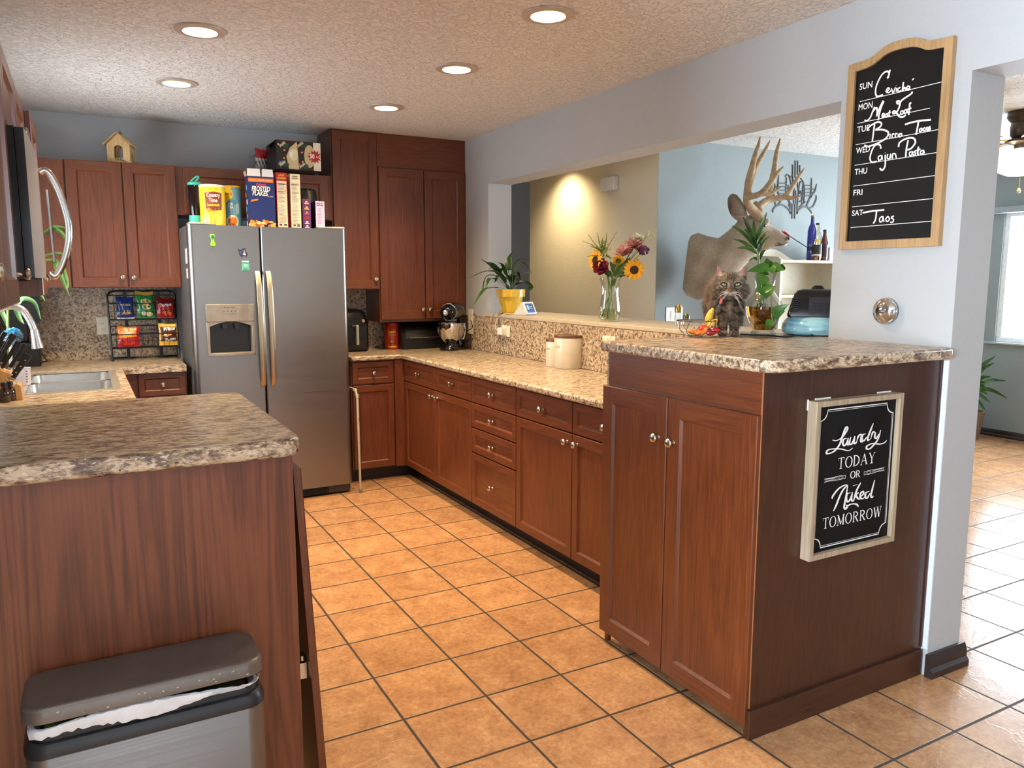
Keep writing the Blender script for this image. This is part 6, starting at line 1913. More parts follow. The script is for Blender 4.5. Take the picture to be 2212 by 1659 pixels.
for s, ex in ((-1, -.0242), (1, .0274)):
    c = cp(ex, -.0775, .2125); ax = (CAM_C - c).normalized()
    e1 = cr - ax * cr.dot(ax); e1.normalize(); e2 = ax.cross(e1); e2 = e2 if e2.z > 0 else -e2
    q_ = s * .16; e1, e2 = e1 * math.cos(q_) + e2 * math.sin(q_), e2 * math.cos(q_) - e1 * math.sin(q_)
    mm = Matrix(((e1.x, e2.x, ax.x), (e1.y, e2.y, ax.y), (e1.z, e2.z, ax.z)))
    e = link('eye', G().ball(c, (.0098, .0064, .0058), 0, 22, 14, mm), IRIS, t)
    link('pupil', G().lathe([(1, 0), (.7, .00035), (0, .0005)], (0, 0, 0), Z_, 16) and G().ball(c + ax * .0050, (.0019, .0046, .0010), 0, 14, 8, mm), PUP, e)
    lid = [c + ax * z_ + e1 * x_ + e2 * y_ for x_, y_, z_ in ((-.0112, -.0004, .001), (-.0065, .0044, .0046), (0, .0056, .0056), (.0065, .0046, .0046), (.0112, .0008, .001))]
    link('eyelid', G().tube(cat_rom(lid, 4), [.0008, .0020, .0024, .0020, .0008], 8), P('#17110e', .6), e)
    lid = [c + ax * z_ + e1 * x_ + e2 * y_ for x_, y_, z_ in ((-.0110, -.0006, .001), (-.006, -.0056, .0036), (0, -.0070, .004), (.006, -.0056, .0036), (.0110, .0006, .001))]
    link('lower_lid', G().tube(cat_rom(lid, 4), [.0006, .0011, .0012, .0011, .0006], 8), P('#17110e', .6), e)
c = cp(.0012, -.1080, .1860)
link('nose', G().loft([[c + cr * (w_ * math.cos(q)) + Z_ * (.004 * math.sin(q) * h + dz) - cf * d for q in [2 * PI * i / 14 for i in range(14)]] for w_, h, dz, d in ((.0085, 1, .002, .006), (.0078, .9, .001, .0), (.004, .5, -.001, -.003), (.0006, .1, -.001, -.004))]), P('#6a3a2c', .5), t)
link('mouth', G().tube(cat_rom([cp(-.017, -.098, .1685), cp(-.008, -.1055, .1725), cp(.001, -.1075, .1770), cp(.010, -.1055, .1725), cp(.019, -.098, .1685)], 5), .0009, 6), P('#1d1512', .6), t)
g = G(); rr = random.Random(6)
for s in (-1, 1):
    for i in range(8):
        p0 = cp(s * (.013 + .002 * (i % 3)), -.103, .182 - .0018 * i)
        p2 = cp(s * (.040 + .006 * (i % 4)) , -.100 - .004 * i, .165 - .011 * i + .012 * (i % 2))
        pm = (p0 + p2) / 2 + Z_ * .009 + cf * .012
        g.tube(cat_rom([p0, pm, p2], 5), [.00035, .0003, .0001], 4)
link('whiskers', g, P('#f0ece4', .4), t)
g = G(); 
ring = [cp(-.003 + .058 * math.cos(q), -.006 + .050 * math.sin(q) * (1 if math.sin(q) > 0 else 1.05), .160 - .012 * (1 - math.sin(q)) * .5) for q in [2 * PI * i / 32 for i in range(32)]]
link('collar', G().tube(ring, .0042, 8, closed=True), P('#1a1613', .6), t)
tg = cp(-.034, -.075, .148)
link('collar_tag', G().tube(cat_rom([tg + Z_ * .010, tg, tg - Z_ * .012 - cr * .003], 4), [.0035, .0065, .0045], 10), P('#d63a2e', .35), t)

# ------------------------------------------------------------------ other things on the bar and ledge
# wire basket of peppers
bc = V((1.340, .146, ZB))
bn = CAM_C - bc; bn.z = 0; bn.normalize(); br = V((-bn.y, bn.x, 0))
if br.dot(CAM_R) < 0: br = -br
t = thing('wire_fruit_basket', tuple(bc), 'shallow chrome wire basket of small peppers beside the cat on the bar', 'basket')
bm_ = ((bc - CAM_C).dot(CAM_F)) / CAM_FPX
r0, r1, hb = .030, 41 * bm_, 35 * bm_
g = G()
CW = P('#a9a49c', .2, 1.0)
circ = lambda r, z: [bc + V((r * math.cos(2 * PI * i / 28), r * math.sin(2 * PI * i / 28), z)) for i in range(28)]
g.tube(circ(r1, hb), .0028, 8, closed=True); g.tube(circ(r0, .0035), .0028, 8, closed=True)
link('rims', g, CW, t)
g = G()
for i in range(10):
    q = 2 * PI * i / 10; q2 = q + .5
    P0 = V((math.cos(q), math.sin(q), 0)); P1 = V((math.cos(q2), math.sin(q2), 0))
    g.tube(cat_rom([bc + P0 * r0 + Z_ * .0035, bc + (P0 * .5 + P1 * .5) * (r0 * .3 + r1 * .75) + Z_ * (hb * .4), bc + P1 * r1 + Z_ * hb], 4), .0016, 6)
for k in (-1, 0, 1): g.tube([bc + V((k * .012, -.028, .0035)), bc + V((k * .012, .028, .0035))], .0014, 6)
link('wires', g, CW, t)
rr = random.Random(13)
def pepper(label, px, py, col, L, r, ang, cat='pepper', d=0.0):
    c = onp(px, py, bc + bn * d, bn)
    dv = (br * math.cos(ang) + Z_ * math.sin(ang) * .6 + bn * .2).normalized()
    t = thing('sweet_pepper', tuple(c), label, cat, 'peppers in the wire basket')
    pts = [c - dv * L / 2, c - dv * L * .2 + Z_ * .002, c + dv * L * .2, c + dv * L / 2]
    link('flesh', G().tube(cat_rom(pts, 5), [r * .5, r, r * .98, r * .85, r * .55, r * .12], 14), col, t)
    link('stem', G().tube([c - dv * (L / 2 - .001), c - dv * (L / 2 + .010) + Z_ * .003], .0022, 6), leafm('pepper_stem', '#5d7a2c', '#7d963f'), t)
    return t
OR_ = P('#ee7d1c', .18, var=.08, coat=.5); RD_ = P('#b31621', .18, var=.1, coat=.5); DR_ = P('#7d0f1c', .18, var=.1, coat=.5); RO_ = P('#e2421f', .18, var=.1, coat=.5)
pepper('small orange pepper at the outer end of the wire basket', 1497, 717, OR_, .045, .0125, 2.9)
pepper('small orange pepper lying lowest in the wire basket', 1512, 720, OR_, .040, .012, .2, d=.012)
pepper('round orange pepper in the middle of the wire basket', 1524, 716, OR_, .036, .0145, 1.4, d=.006)
pepper('orange-red pepper showing above the middle of the wire basket', 1519, 708, RO_, .036, .0125, .5, d=-.02)
pepper('dark red pepper beside the cat\'s paw, at the end of the wire basket', 1546, 714, RD_, .038, .0135, .3)
pepper('deep red pepper lying low next to the middle orange one', 1536, 720, DR_, .040, .012, .1, d=.014)
pepper('dark red pepper at the back of the basket, behind the round orange one', 1537, 710, DR_, .034, .012, .9, d=-.024)
# bananas behind
BANM = N('ripe_banana_skin'); _v = BANM.coord(); _n = BANM.noise(_v, 70, 3, .6)
BANM.base(BANM.ramp(_n, [(.34, lin('#3b2a14')), (.42, lin('#d9b23a')), (.7, lin('#e6c65a'))])); BANM.set(rough=.5); BANM = BANM.m
for lb, pl, d in (('spotted ripe banana standing up behind the basket against the cat', ((1534, 710), (1530, 697), (1534, 680), (1541, 666)), -.062), ('small spotted yellow fruit in front of the banana at the basket rim', ((1531, 714), (1535, 706), (1541, 698), (1550, 690)), -.040)):
    P4 = [onp(x, y, bc + bn * d, bn) for x, y in pl]
    P4[0].z = max(P4[0].z, 1.222)
    t = thing('banana', tuple(P4[0]), lb, 'banana')
    link('skin', G().tube(cat_rom(P4, 6), [.004, .013, .0165, .0155, .012, .005], 10), BANM, t)
    link('tip', G().tube([P4[-1] - (P4[-1] - P4[-2]).normalized() * .002, P4[-1] + (P4[-1] - P4[-2]).normalized() * .008], .0035, 6), P('#3a2c1a', .7), t)
# salt and pepper shakers, glass stand
for nm, lb, px, top, bot, r, m in (('salt_shaker', 'tall clear glass shaker with a gold cap on the ledge', 1465, 658, 694, 8.5, P('#b49a5a', .25, .9)), ('pepper_shaker', 'short clear glass shaker with a dark metal cap next to the taller one', 1482.5, 678, 697, 8, P('#6b6548', .3, .8))):
    x_ = 1.98; c = onx(px, bot, x_); c.z = ZL
    m_ = (c - CAM_C).dot(CAM_F) / CAM_FPX
    t = thing(nm, tuple(c), lb, 'shaker', 'table shakers on the ledge')
    H_ = (bot - top) * m_ + (1 if nm == 'salt_shaker' else .6) * .0
    zt_ = onx(px, top, x_).z - ZL
    link('glass_body', G().lathe([(r * m_ * .9, .0008), (r * m_, .004), (r * m_ * .9, zt_ * .62)], c, Z_, 20), GLASS, t)
    link('cap', G().lathe([(r * m_ * .92, zt_ * .621), (r * m_ * .92, zt_ * .86), (r * m_ * .6, zt_), (0, zt_)], c, Z_, 20), m, t)
def open_top(g):
    g.f.pop(); g.m.pop(); return g
# vase with rooted plants
vc2 = V((1.690, .118, ZB))
vn_ = CAM_C - vc2; vn_.z = 0; vn_.normalize()
vm = (vc2 - CAM_C).dot(CAM_F) / CAM_FPX
def vp(x, y, d=0.0): return onp(x, y, vc2 + vn_ * d, vn_)
t = thing('plant_vase', tuple(vc2), 'round glass vase of amber water with plant cuttings, beside the cat', 'vase')
prof = [(24, 0), (27, 1.5), (25, 5), (22, 8), (27, 18), (34, 36), (38.5, 54), (37.5, 66), (33, 76), (24, 86), (19.5, 96), (19, 106), (22, 120), (27, 132)]
link('glass_wall', open_top(G().lathe([(r * vm, h * vm + .0006) for r, h in prof], vc2, Z_, 44)), GLASS, t)
wprof = [(.001, 10.4)] + [(19.5, 10.6)] + [(r - 1.9, h) for r, h in prof[4:7]] + [(36, 60), (0, 60)]
aw = N('amber_water'); aw.base(lin('#a5651c')); aw.set(trans=.85, ior=1.2, rough=.05); _f = aw.noise(aw.coord(), 9, 2); aw.base(aw.ramp(_f, [(.3, lin('#8a4a12')), (.7, lin('#c98a34'))]))
link('water', G().lathe([(r * vm, h * vm) for r, h in wprof], vc2, Z_, 40), aw.m, t)
POT = leafm('pothos_leaf', '#264f15', '#416f22', .3); DRA = leafm('dracaena_leaf', '#1a3617', '#365b22', .35); BULBM = P('#8d9a62', .4, var=.2)
dp_ = thing('dracaena_cutting', tuple(vp(1645, 600)), 'spiky upright green cutting standing in the amber-water vase', 'plant')
def dpx(x, y): return 1400 + x / 3.317, 260 + y / 3.317
stem_pts = [vp(1645, 690), vp(1643, 640), vp(1640, 590), vp(*dpx(785, 930))]
link('stem', G().tube(cat_rom(stem_pts, 6), [.006, .006, .007, .004], 8), P('#5f7d35', .5), dp_)
cr0 = [(795, 1010), (785, 960), (775, 920), (770, 880)]
for i, (tp, w_, k) in enumerate((((600, 755), .010, 2), ((680, 690), .011, 3), ((755, 715), .010, 3), ((850, 660), .011, 3), ((870, 790), .008, 2), ((612, 850), .010, 1), ((690, 780), .010, 2), ((640, 915), .011, 1), ((870, 830), .007, 1), ((800, 830), .010, 2), ((720, 1010), .010, 0), ((815, 880), .009, 1), ((745, 800), .009, 2), ((840, 930), .008, 0))):
    b_ = vp(*dpx(*cr0[k]), .0); e_ = vp(*dpx(*tp), .06 * math.sin(i * 2.3))
    m_ = (b_ + e_) / 2 + Z_ * .012 * (1 if tp[1] > 730 else 0) + vn_ * .015 * math.sin(i * 2.3)
    link('leaf', blade(G(), [b_, m_, e_], w_, vn_ * .7 + Z_ * .6, .35, taper=.7), DRA, dp_, smooth=60)
po = thing('pothos_cutting', tuple(vp(1655, 620)), 'trailing green pothos with broad leaves hanging from the amber-water vase', 'plant')
vine = [vp(1648, 668), vp(1652, 625), vp(1658, 600), vp(1664, 625, .03), vp(1667, 660, .075), vp(1668, 690, .085), vp(1676, 712, .085)]
link('vine', G().tube(cat_rom(vine, 6), .0022, 7), P('#6d8a3a', .5), po)
def heart(p0, p1, w_, cup=.25, m=POT, tw=0.0):
    g = G(); d = (p1 - p0); L = d.length; d.normalize()
    s = d.cross(vn_ + Z_ * .35 + cr * tw).normalized(); up = s.cross(d)
    n = 10; Lp = []; Rp = []; Cp = []
    for i in range(n + 1):
        f = i / n
        w = w_ * (math.sin(PI * min(1, f * .62 + .30)) ** 1.0) * (1 if f < .75 else 1) * (1 - f ** 2.2) ** .75 if f > 0 else w_ * .45
        c = p0 + d * (L * f) + up * (L * cup * f * (f - 1) * -1)
        Cp.append(c); Lp.append(c + s * w + up * w * .22); Rp.append(c - s * w + up * w * .22)
    b = len(g.v); g.v += Lp + Cp + Rp; k = n + 1
    for i in range(n):
        g.f.append((b + i, b + k + i, b + k + i + 1, b + i + 1)); g.m.append(0)
        g.f.append((b + k + i, b + 2 * k + i, b + 2 * k + i + 1, b + k + i + 1)); g.m.append(0)
    return g
for i, (a, e, w_, dd) in enumerate((((868, 1050), (702, 1085), .022, .03), ((852, 1060), (848, 985), .030, .01), ((880, 1050), (905, 1105), .018, .05), ((885, 1050), (980, 1075), .024, .03), ((950, 1070), (960, 1022), .018, .01), ((840, 1110), (775, 1200), .026, .06), ((850, 1190), (845, 1285), .036, .075), ((815, 1210), (918, 1192), .022, .07),
                                  ((890, 1390), (1015, 1310), .022, .085), ((900, 1410), (985, 1365), .015, .085), ((890, 1435), (838, 1500), .020, .09), ((850, 1080), (800, 1100), .022, .02))):
    p0 = vp(*dpx(*a), dd); p1 = vp(*dpx(*e), dd + .02)
    link('leaf', heart(p0, p1, w_, .12, tw=.3 * math.sin(i * 1.7)), POT, po, smooth=60)
link('avocado_seed', G(), POT, po) if False else None
sd = thing('sprouting_seed', tuple(vp(1640, 640)), 'round green seed hanging in the neck of the amber-water vase', 'seed')
link('seed_coat', G().ball(vp(1641, 641), (.017, .017, .021), 0, 16, 12), BULBM, sd)
g = G(); rr = random.Random(17)
for i in range(26):
    x0_ = 1645 + rr.uniform(-10, 12); p0 = vp(x0_, 655, rr.uniform(-.012, .012))
    pts = [p0]
    for k in range(4): pts.append(vp(x0_ + rr.uniform(-16, 20) * (k + 1) / 3, 665 + 11 * k + rr.uniform(-4, 4), rr.uniform(-.03, .03)))
    g.tube(cat_rom(pts, 4), .0008, 4)
link('roots', g, P('#3c2412', .8), sd)
# glass bowl aquarium with black hood
fc = V((1.893, .016, ZB))
fnn_ = CAM_C - fc; fnn_.z = 0; fnn_.normalize(); fr_ = V((-fnn_.y, fnn_.x, 0))
if fr_.dot(CAM_R) < 0: fr_ = -fr_
fm = (fc - CAM_C).dot(CAM_F) / CAM_FPX
def fpx(x, y, d=0.0): return onp(x, y, fc + fnn_ * d, fnn_)
t = thing('fish_bowl', tuple(fc), 'blue fish bowl aquarium with a black light hood at the end of the bar', 'fish bowl')
BB_ = N('pale_blue_water'); _f = BB_.noise(BB_.coord((1, 1, 9)), 7, 4, .6, .5)
BB_.base(BB_.ramp(_f, [(.32, lin('#6fb0c4')), (.55, lin('#9ccfdb')), (.72, lin('#c3e4ea'))])); BB_.set(rough=.08, coat=.6, spec=.6); BB_ = BB_.m
R_ = 70 * fm
prof = [(R_ * .80, .0008), (R_ * .93, .005), (R_ * .985, 7 * fm), (R_ * 1.0, 14 * fm), (R_ * .97, 23 * fm), (R_ * .89, 32 * fm), (R_ * .78, 39 * fm)]
link('bowl', G().lathe(prof + [(0, 41 * fm)], fc, Z_, 48), BB_, t)
BP = P('#0f1013', .38)
HZ = 40 * fm
def hp(a, b, z): return fc + fr_ * (a * fm) + fnn_ * (b * fm) + Z_ * (z * fm)
def hring(z, x0, x1, y0, y1, r=8): return [hp(x, y, z) for x, y in rr_poly(x0, x1, y0, y1, r, 4)]
g = G().loft([hring(39, -57, 62, -56, 54), hring(44, -58, 63, -57, 55), hring(60, -54, 60, -50, 48), hring(86, -46, 54, -34, 32), hring(94, -40, 50, -28, 26), hring(97, -30, 42, -20, 18)])
hood = link('hood', g, BP, t)
link('hood_knob', G().loft([hring(96, -14, 16, -10, 10), hring(102, -10, 12, -8, 8), hring(105, -6, 8, -5, 5)]), BP, hood)
# back panel with vents
u_ = (hp(-20, 36, 86) - hp(-20, 54.5, 46)); u_n = u_.normalized(); nn_ = fr_.cross(u_n); nn_ = nn_ if nn_.dot(fnn_) > 0 else -nn_
o_ = hp(-16, 55.5, 46)
link('rear_panel', G().obox(o_, fr_, u_n, nn_, 0, 62 * fm, 0, 38 * fm, .0004, .004), P('#1b1e27', .5), hood, bev=.002)
g = G()
for cx_ in (8, 33):
    for k in range(6): g.obox(o_, fr_, u_n, nn_, cx_ * fm, (cx_ + 20) * fm, (6 + 3.4 * k) * fm, (7.2 + 3.4 * k) * fm, .0042, .0050)
for k in range(7): g.obox(hp(-50, 50 - 1.5 * k, 50 + 4.2 * k), fr_, Z_, nn_, -3 * fm + k * .6 * fm, 14 * fm, 0, 1.6 * fm, .004, .010)
link('vent_slots', g, BLACKM, hood, smooth=0)
link('trim_strip', G().obox(o_, fr_, u_n, nn_, 69 * fm, 72 * fm, -2 * fm, 48 * fm, .002, .006), P('#c9cdd2', .3, .6), hood, smooth=0)
a = [hp(28, 47, 46), hp(30, 52, 38), hp(31, 56, 28), hp(26, 60, 16)]
P5 = [fpx(1767, 686, .055), fpx(1767, 702, .062), fpx(1762, 716, .066)] + [onz(x, y, ZB + .004) for x, y in ((1748, 725.5), (1722, 725), (1695, 727.5), (1660, 724.5), (1630, 723.5), (1600, 721.8))]
o = link('power_cord', G().tube(cat_rom(P5, 6), .0032, 8), BLACKM); tag(o, 'black power cord trailing along the bar from the fish bowl hood', 'cord')
# ------------------------------------------------------------------ shoulder-mounted deer on the dining-room wall
DP = V((3.108, 2.235, 1.5)); DN = V((-.67, -.742, 0)).normalized(); DU = V((-DN.y, DN.x, 0))
DU = DU if DU.x > 0 else -DU
def dp3(x, y, d=0.0): return onp(x, y, DP + DN * d, DN)
t = thing('deer_mount', tuple(dp3(1500, 580)), 'mounted deer head with velvet antlers on the pale dining-room wall, above the cat', 'deer mount')
g = G()
def dring(tp, bt, lat, lean=0.0, n=24, pw=1.0):
    a = dp3(*tp); b = dp3(*bt); c = (a + b) / 2; h = (a - b) / 2
    return [c + h * math.cos(q) + DN * (lat * math.copysign(abs(math.sin(q)) ** pw, math.sin(q))) for q in [2 * PI * i / n for i in range(n)]]
rings = [dring((1487, 520), (1474, 625), .085), dring((1493, 508), (1484, 640), .125), dring((1508, 502), (1506, 648), .150), dring((1530, 510), (1530, 646), .155), dring((1552, 514), (1553, 634), .150),
         dring((1572, 499), (1582, 605), .125), dring((1586, 486), (1604, 580), .105), dring((1597, 473), (1622, 560), .088), dring((1607, 466), (1638, 549), .078)]
g.loft(rings)
g.loft([dring((1604, 470), (1634, 548), .060), dring((1622, 463), (1646, 545), .078), dring((1640, 468), (1657, 541), .080), dring((1655, 479), (1667, 537), .068), dring((1670, 489), (1678, 534), .050), dring((1684, 498), (1689, 532), .040), dring((1694, 505), (1696, 530), .036), dring((1701, 510), (1701, 526), .028), dring((1703.5, 514), (1703, 522), .016)])
g.ball(dp3(1654, 478, .055), (.030, .030, .022)); g.ball(dp3(1654, 478, -.055), (.030, .030, .022))     # brow ridges
g.ball(dp3(1690, 528, 0), (.035, .035, .016))
for d_, c0, tipx, mid in ((.075, (1609, 474), (1580, 419), (1592, 452)), (-.085, (1632, 462), (1632, 434), (1634, 448))):
    b0 = dp3(*c0, d_ * .8); tp = dp3(*tipx, d_ * 2.0); md = dp3(*mid, d_ * 1.6)
    P5 = cat_rom([b0, md, tp], 8); k = len(P5); rg = []
    for i, p in enumerate(P5):
        tt = (P5[min(i + 1, k - 1)] - P5[max(0, i - 1)]).normalized(); f = i / (k - 1)
        s_ = tt.cross(DN).normalized()
        w_ = (.020 + .040 * math.sin(PI * min(1, f * .9 + .06)) ** .8) * (1 if f < .97 else .45) * (1 if d_ > 0 else .55)
        rg.append([p + s_ * (w_ * math.cos(q)) + DN * ((.018 * (1 - .35 * f)) * math.sin(q) - .008 * math.cos(2 * q)) for q in [2 * PI * j / 16 for j in range(16)]])
    g.loft(rg)
body = voxel(g, .0066, 8, .5)
for v in body.v:
    v.y = min(v.y, 2.371)
DG, DB, DL, DK = lin('#a39480')[:3], lin('#85755f')[:3], lin('#cfc5b6')[:3], lin('#2b2119')[:3]
def deer_col(p):
    x, y = project(p); d = (p - DP).dot(DN)
    c = mixc(DG, DB, .35 + .25 * math.sin(x * .13 + y * .07) + .2 * math.sin(x * .05 - y * .11))
    c = mixc(c, DB, .6 * sstep(1520, 1480, x))
    c = mixc(c, DK, .55 * sstep(1478, 1470, x))
    c = mixc(c, DL, .8 * sstep(628, 642, y) * sstep(1510, 1470, x))
    c = mixc(c, DL, .35 * gauss2(x, y, 1636, 549, 14, 9))                  # throat
    c = mixc(c, lin('#a89a88')[:3], .55 * sstep(512, 526, y) * sstep(1640, 1668, x))
    c = mixc(c, DL, .75 * gauss2(x, y, 1699, 530, 12, 6)); c = mixc(c, DL, .5 * gauss2(x, y, 1650, 494, 14, 7))
    c = mixc(c, lin('#6f5234')[:3], .6 * gauss2(x, y, 1642, 468, 12, 10))
    c = mixc(c, DK, .95 * gauss2(x, y, 1700, 515.5, 6, 6)); c = mixc(c, DK, .7 * gauss2(x, y, 1683, 527, 5, 2.5))
    if y < 466 and x < 1612: c = mixc(c, lin('#5a4b40')[:3], .55); c = mixc(c, DK, .7 * gauss2(x, y, 1577, 448, 4, 16))
    return c
o = link('hide', body, furmat('deer_hide', .85, .22, 60), t, smooth=180); paint(o, deer_col)
link('eye', G().ball(dp3(1650, 487, .067), (.017, .017, .013)), P('#0b0806', .06, coat=1), t)
link('eye', G().ball(dp3(1655, 486, -.067), (.017, .017, .013)), P('#0b0806', .06, coat=1), t)
nz = dp3(1700, 515.5, 0)
link('nose', G().ball(nz, (.022, .024, .016)), P('#16110f', .35), t)
link('mouth_line', G().tube(cat_rom([dp3(1703, 523, .012), dp3(1696, 526.5, .036), dp3(1686, 529, .044), dp3(1674, 530.5, .050)], 5), .0022, 6), P('#2a1d17', .7), t)
VEL = P('#a28b6c', .9, var=.28, scale=28, bump=.5, bscale=120)
def apx(x, y): return (1400 + x / 3.317, 260 + y / 3.317)
def antler(strokes, dsign):
    g = G()
    for pts, r in strokes:
        P4 = [dp3(*apx(x, y), dsign * (.045 + w)) for x, y, w in pts]
        g.tube(cat_rom(P4, 6), r, 12)
        g.ball(P4[-1], r[-1]); g.ball(P4[0], r[0])
    return voxel(g, .0055, 5, .5)
near = [([(795, 690, 0), (745, 640, .03), (712, 585, .07), (712, 520, .11), (722, 430, .14), (742, 350, .16), (770, 240, .17), (790, 180, .17), (804, 118, .16)], [.036, .034, .030, .028, .026, .023, .018, .014, .007]),
        ([(725, 460, .13), (750, 390, .13), (778, 320, .12), (815, 255, .11), (848, 195, .10), (874, 146, .09)], [.024, .021, .018, .016, .013, .006]),
        ([(712, 545, .10), (745, 545, .11), (800, 528, .12), (842, 490, .13), (880, 440, .13), (925, 378, .12), (972, 330, .11)], [.026, .023, .022, .021, .020, .016, .006]),
        ([(805, 528, .12), (870, 525, .11), (910, 508, .10), (958, 478, .08)], [.018, .015, .012, .005])]
far = [([(800, 665, -.01), (792, 630, .03), (812, 600, .06), (850, 575, .09), (905, 562, .11), (955, 555, .12), (985, 545, .13)], [.032, .029, .027, .025, .024, .023, .021]),
       ([(970, 552, .12), (1005, 520, .14), (1035, 470, .15), (1080, 400, .16), (1120, 342, .16)], [.021, .020, .018, .014, .006]),
       ([(975, 550, .12), (1020, 556, .12), (1062, 550, .11), (1103, 538, .10)], [.019, .016, .012, .005]),
       ([(868, 574, .10), (872, 500, .15), (890, 420, .18), (908, 330, .19), (922, 230, .19), (946, 135, .18)], [.023, .023, .023, .021, .018, .008])]
link('antler', antler(near, 1), VEL, t, smooth=180); link('antler', antler(far, -1), VEL, t, smooth=180)
a = ony(1535, 575, 2.388)
link('wall_plate', G().box(a.x - .12, a.x + .12, 2.372, 2.3912, a.z - .16, a.z + .16), P('#3c2a1c', .6), t, bev=.002)

# ------------------------------------------------------------------ on the dining wall and shelf
def art_px(x, y): 
    p = ony(1640 + x / 6.8, 340 + y / 6.8, 2.386); return p
AN = mY
o_name = 'wall_art'
g = G()
def bar(pts, w, sm=True):
    P4 = [art_px(x, y) for x, y in pts]
    if sm and len(P4) > 2: P4 = cat_rom(P4, 5)
    k = len(P4)
    Wd = w if isinstance(w, list) else [w] * k
    Wd = lerp_list(Wd, k) if len(Wd) != k else Wd
    s_ = 1 / 6.8 * .00345
    fr_, bk = [], []
    L, R = [], []
    for i in range(k):
        tt = (P4[min(i + 1, k - 1)] - P4[max(i - 1, 0)]).normalized(); b = tt.cross(Y_)
        L.append(P4[i] + b * (Wd[i] * s_ / 2)); R.append(P4[i] - b * (Wd[i] * s_ / 2))
    rings = [[L[i], R[i], R[i] + Y_ * .004, L[i] + Y_ * .004] for i in range(k)]
    g.loft(rings)
for x, y0, y1 in ((497, 105, 330), (535, 48, 300), (571, 48, 260), (603, 115, 225), (492, 690, 900), (530, 690, 900)): bar([(x, y0), (x - 2, y1)], 14, False)
for x, y0, y1 in ((464, 660, 830), (565, 680, 830)): bar([(x, y0), (x, y1)], 16, False)
bar([(464, 685), (575, 685)], 16, False)
# antler pair
bar([(208, 810), (215, 760), (260, 715), (330, 695), (400, 725), (450, 780), (470, 830)], [20, 22, 26, 30, 26, 22, 14])
bar([(560, 835), (580, 780), (640, 730), (700, 725), (750, 770), (780, 820)], [14, 22, 28, 30, 24, 16])
bar([(250, 700), (235, 640), (225, 560), (228, 480), (240, 430), (228, 370)], [22, 24, 26, 26, 20, 4]); bar([(285, 690), (320, 640), (300, 560), (275, 480), (283, 400), (292, 245)], [18, 20, 24, 26, 22, 4])
bar([(700, 720), (740, 620), (790, 540), (825, 490), (850, 390)], [26, 28, 30, 26, 4]); bar([(760, 590), (770, 480), (772, 400), (774, 298)], [22, 24, 20, 4]); bar([(735, 745), (790, 725), (830, 650), (845, 600), (842, 555)], [14, 22, 24, 20, 6])
bar([(780, 470), (830, 468)], 16, False)
for y, x0, x1 in ((380, 290, 400), (432, 240, 400), (484, 270, 392), (532, 300, 380)): bar([(x0, y), (x1, y)], 15, False)
for y, x0, x1 in ((414, 675, 770), (466, 675, 770), (516, 675, 770), (564, 675, 752)): bar([(x0, y), (x1, y)], 15, False)
# ribbon letters in the middle
for pts in ([(385, 285), (410, 255), (435, 260), (455, 300), (470, 370), (478, 460)], [(405, 290), (405, 360), (400, 450), (395, 540)], [(455, 300), (485, 275), (500, 300), (500, 400), (495, 480)], [(435, 400), (430, 500), (440, 600), (460, 660)],
            [(520, 430), (515, 520), (512, 600), (515, 680)], [(505, 600), (525, 500), (540, 490), (545, 560), (545, 680)], [(565, 360), (575, 440), (585, 520)], [(605, 360), (590, 450), (580, 560), (570, 680)],
            [(600, 365), (625, 355), (635, 365)], [(600, 540), (618, 490), (630, 560), (632, 690)], [(596, 290), (640, 340), (665, 420), (670, 560), (660, 680)], [(655, 360), (645, 460), (650, 560), (665, 660)], [(585, 660), (640, 620)], [(590, 730), (640, 690), (690, 650)], [(420, 620), (450, 660), (440, 720)]):
    bar(pts, [8, 15, 15, 8])
o = link('wall_art', g, P('#17191b', .5), smooth=0); tag(o, 'black cut-metal wall sign of antlers and ribbon letters behind the deer antlers', 'wall art')
# cream bar shelf
SX0, SX1 = 3.873, 4.78; SY0, SY1 = 2.02, 2.384
CRM = P('#d9d2bd', .5, var=.04); PLNK = P('#cdb893', .5, var=.06)
t = thing('bar_shelf', ((SX0 + SX1) / 2, 2.2, 0), 'cream open bar shelf holding bottles against the pale dining wall', 'shelf')
for x in (SX0, SX1 - .02):
    g = G().prism([V((x, SY1, .002)), V((x, SY0, .002)), V((x, SY0, 1.592)), V((x, SY0 + .03, 1.612)), V((x, SY1, 1.632))], (.02, 0, 0))
    link('side_panel', g, CRM, t, smooth=0)
pts = [V((SX0 + .0205, SY1 - .012, 1.0))] + [V((SX0 + .0205 + (SX1 - SX0 - .041) * i / 20, SY1 - .012, 1.60 + .085 * math.sin(PI * min(1, i / 12)) ** 1.5 if i <= 12 else 1.60 + .02 * (i - 12) / 8)) for i in range(21)] + [V((SX1 - .0205, SY1 - .012, 1.0))]
link('back_board', G().prism(pts, (0, .010, 0)), CRM, t, smooth=0)
for z in (1.567, 1.297, .98, .55, .08):
    link('shelf_board', G().box(SX0 + .0205, SX1 - .0205, SY0 + .004, SY1 - .013, z, z + .022), PLNK, t, bev=.002)
ZS = 1.5895
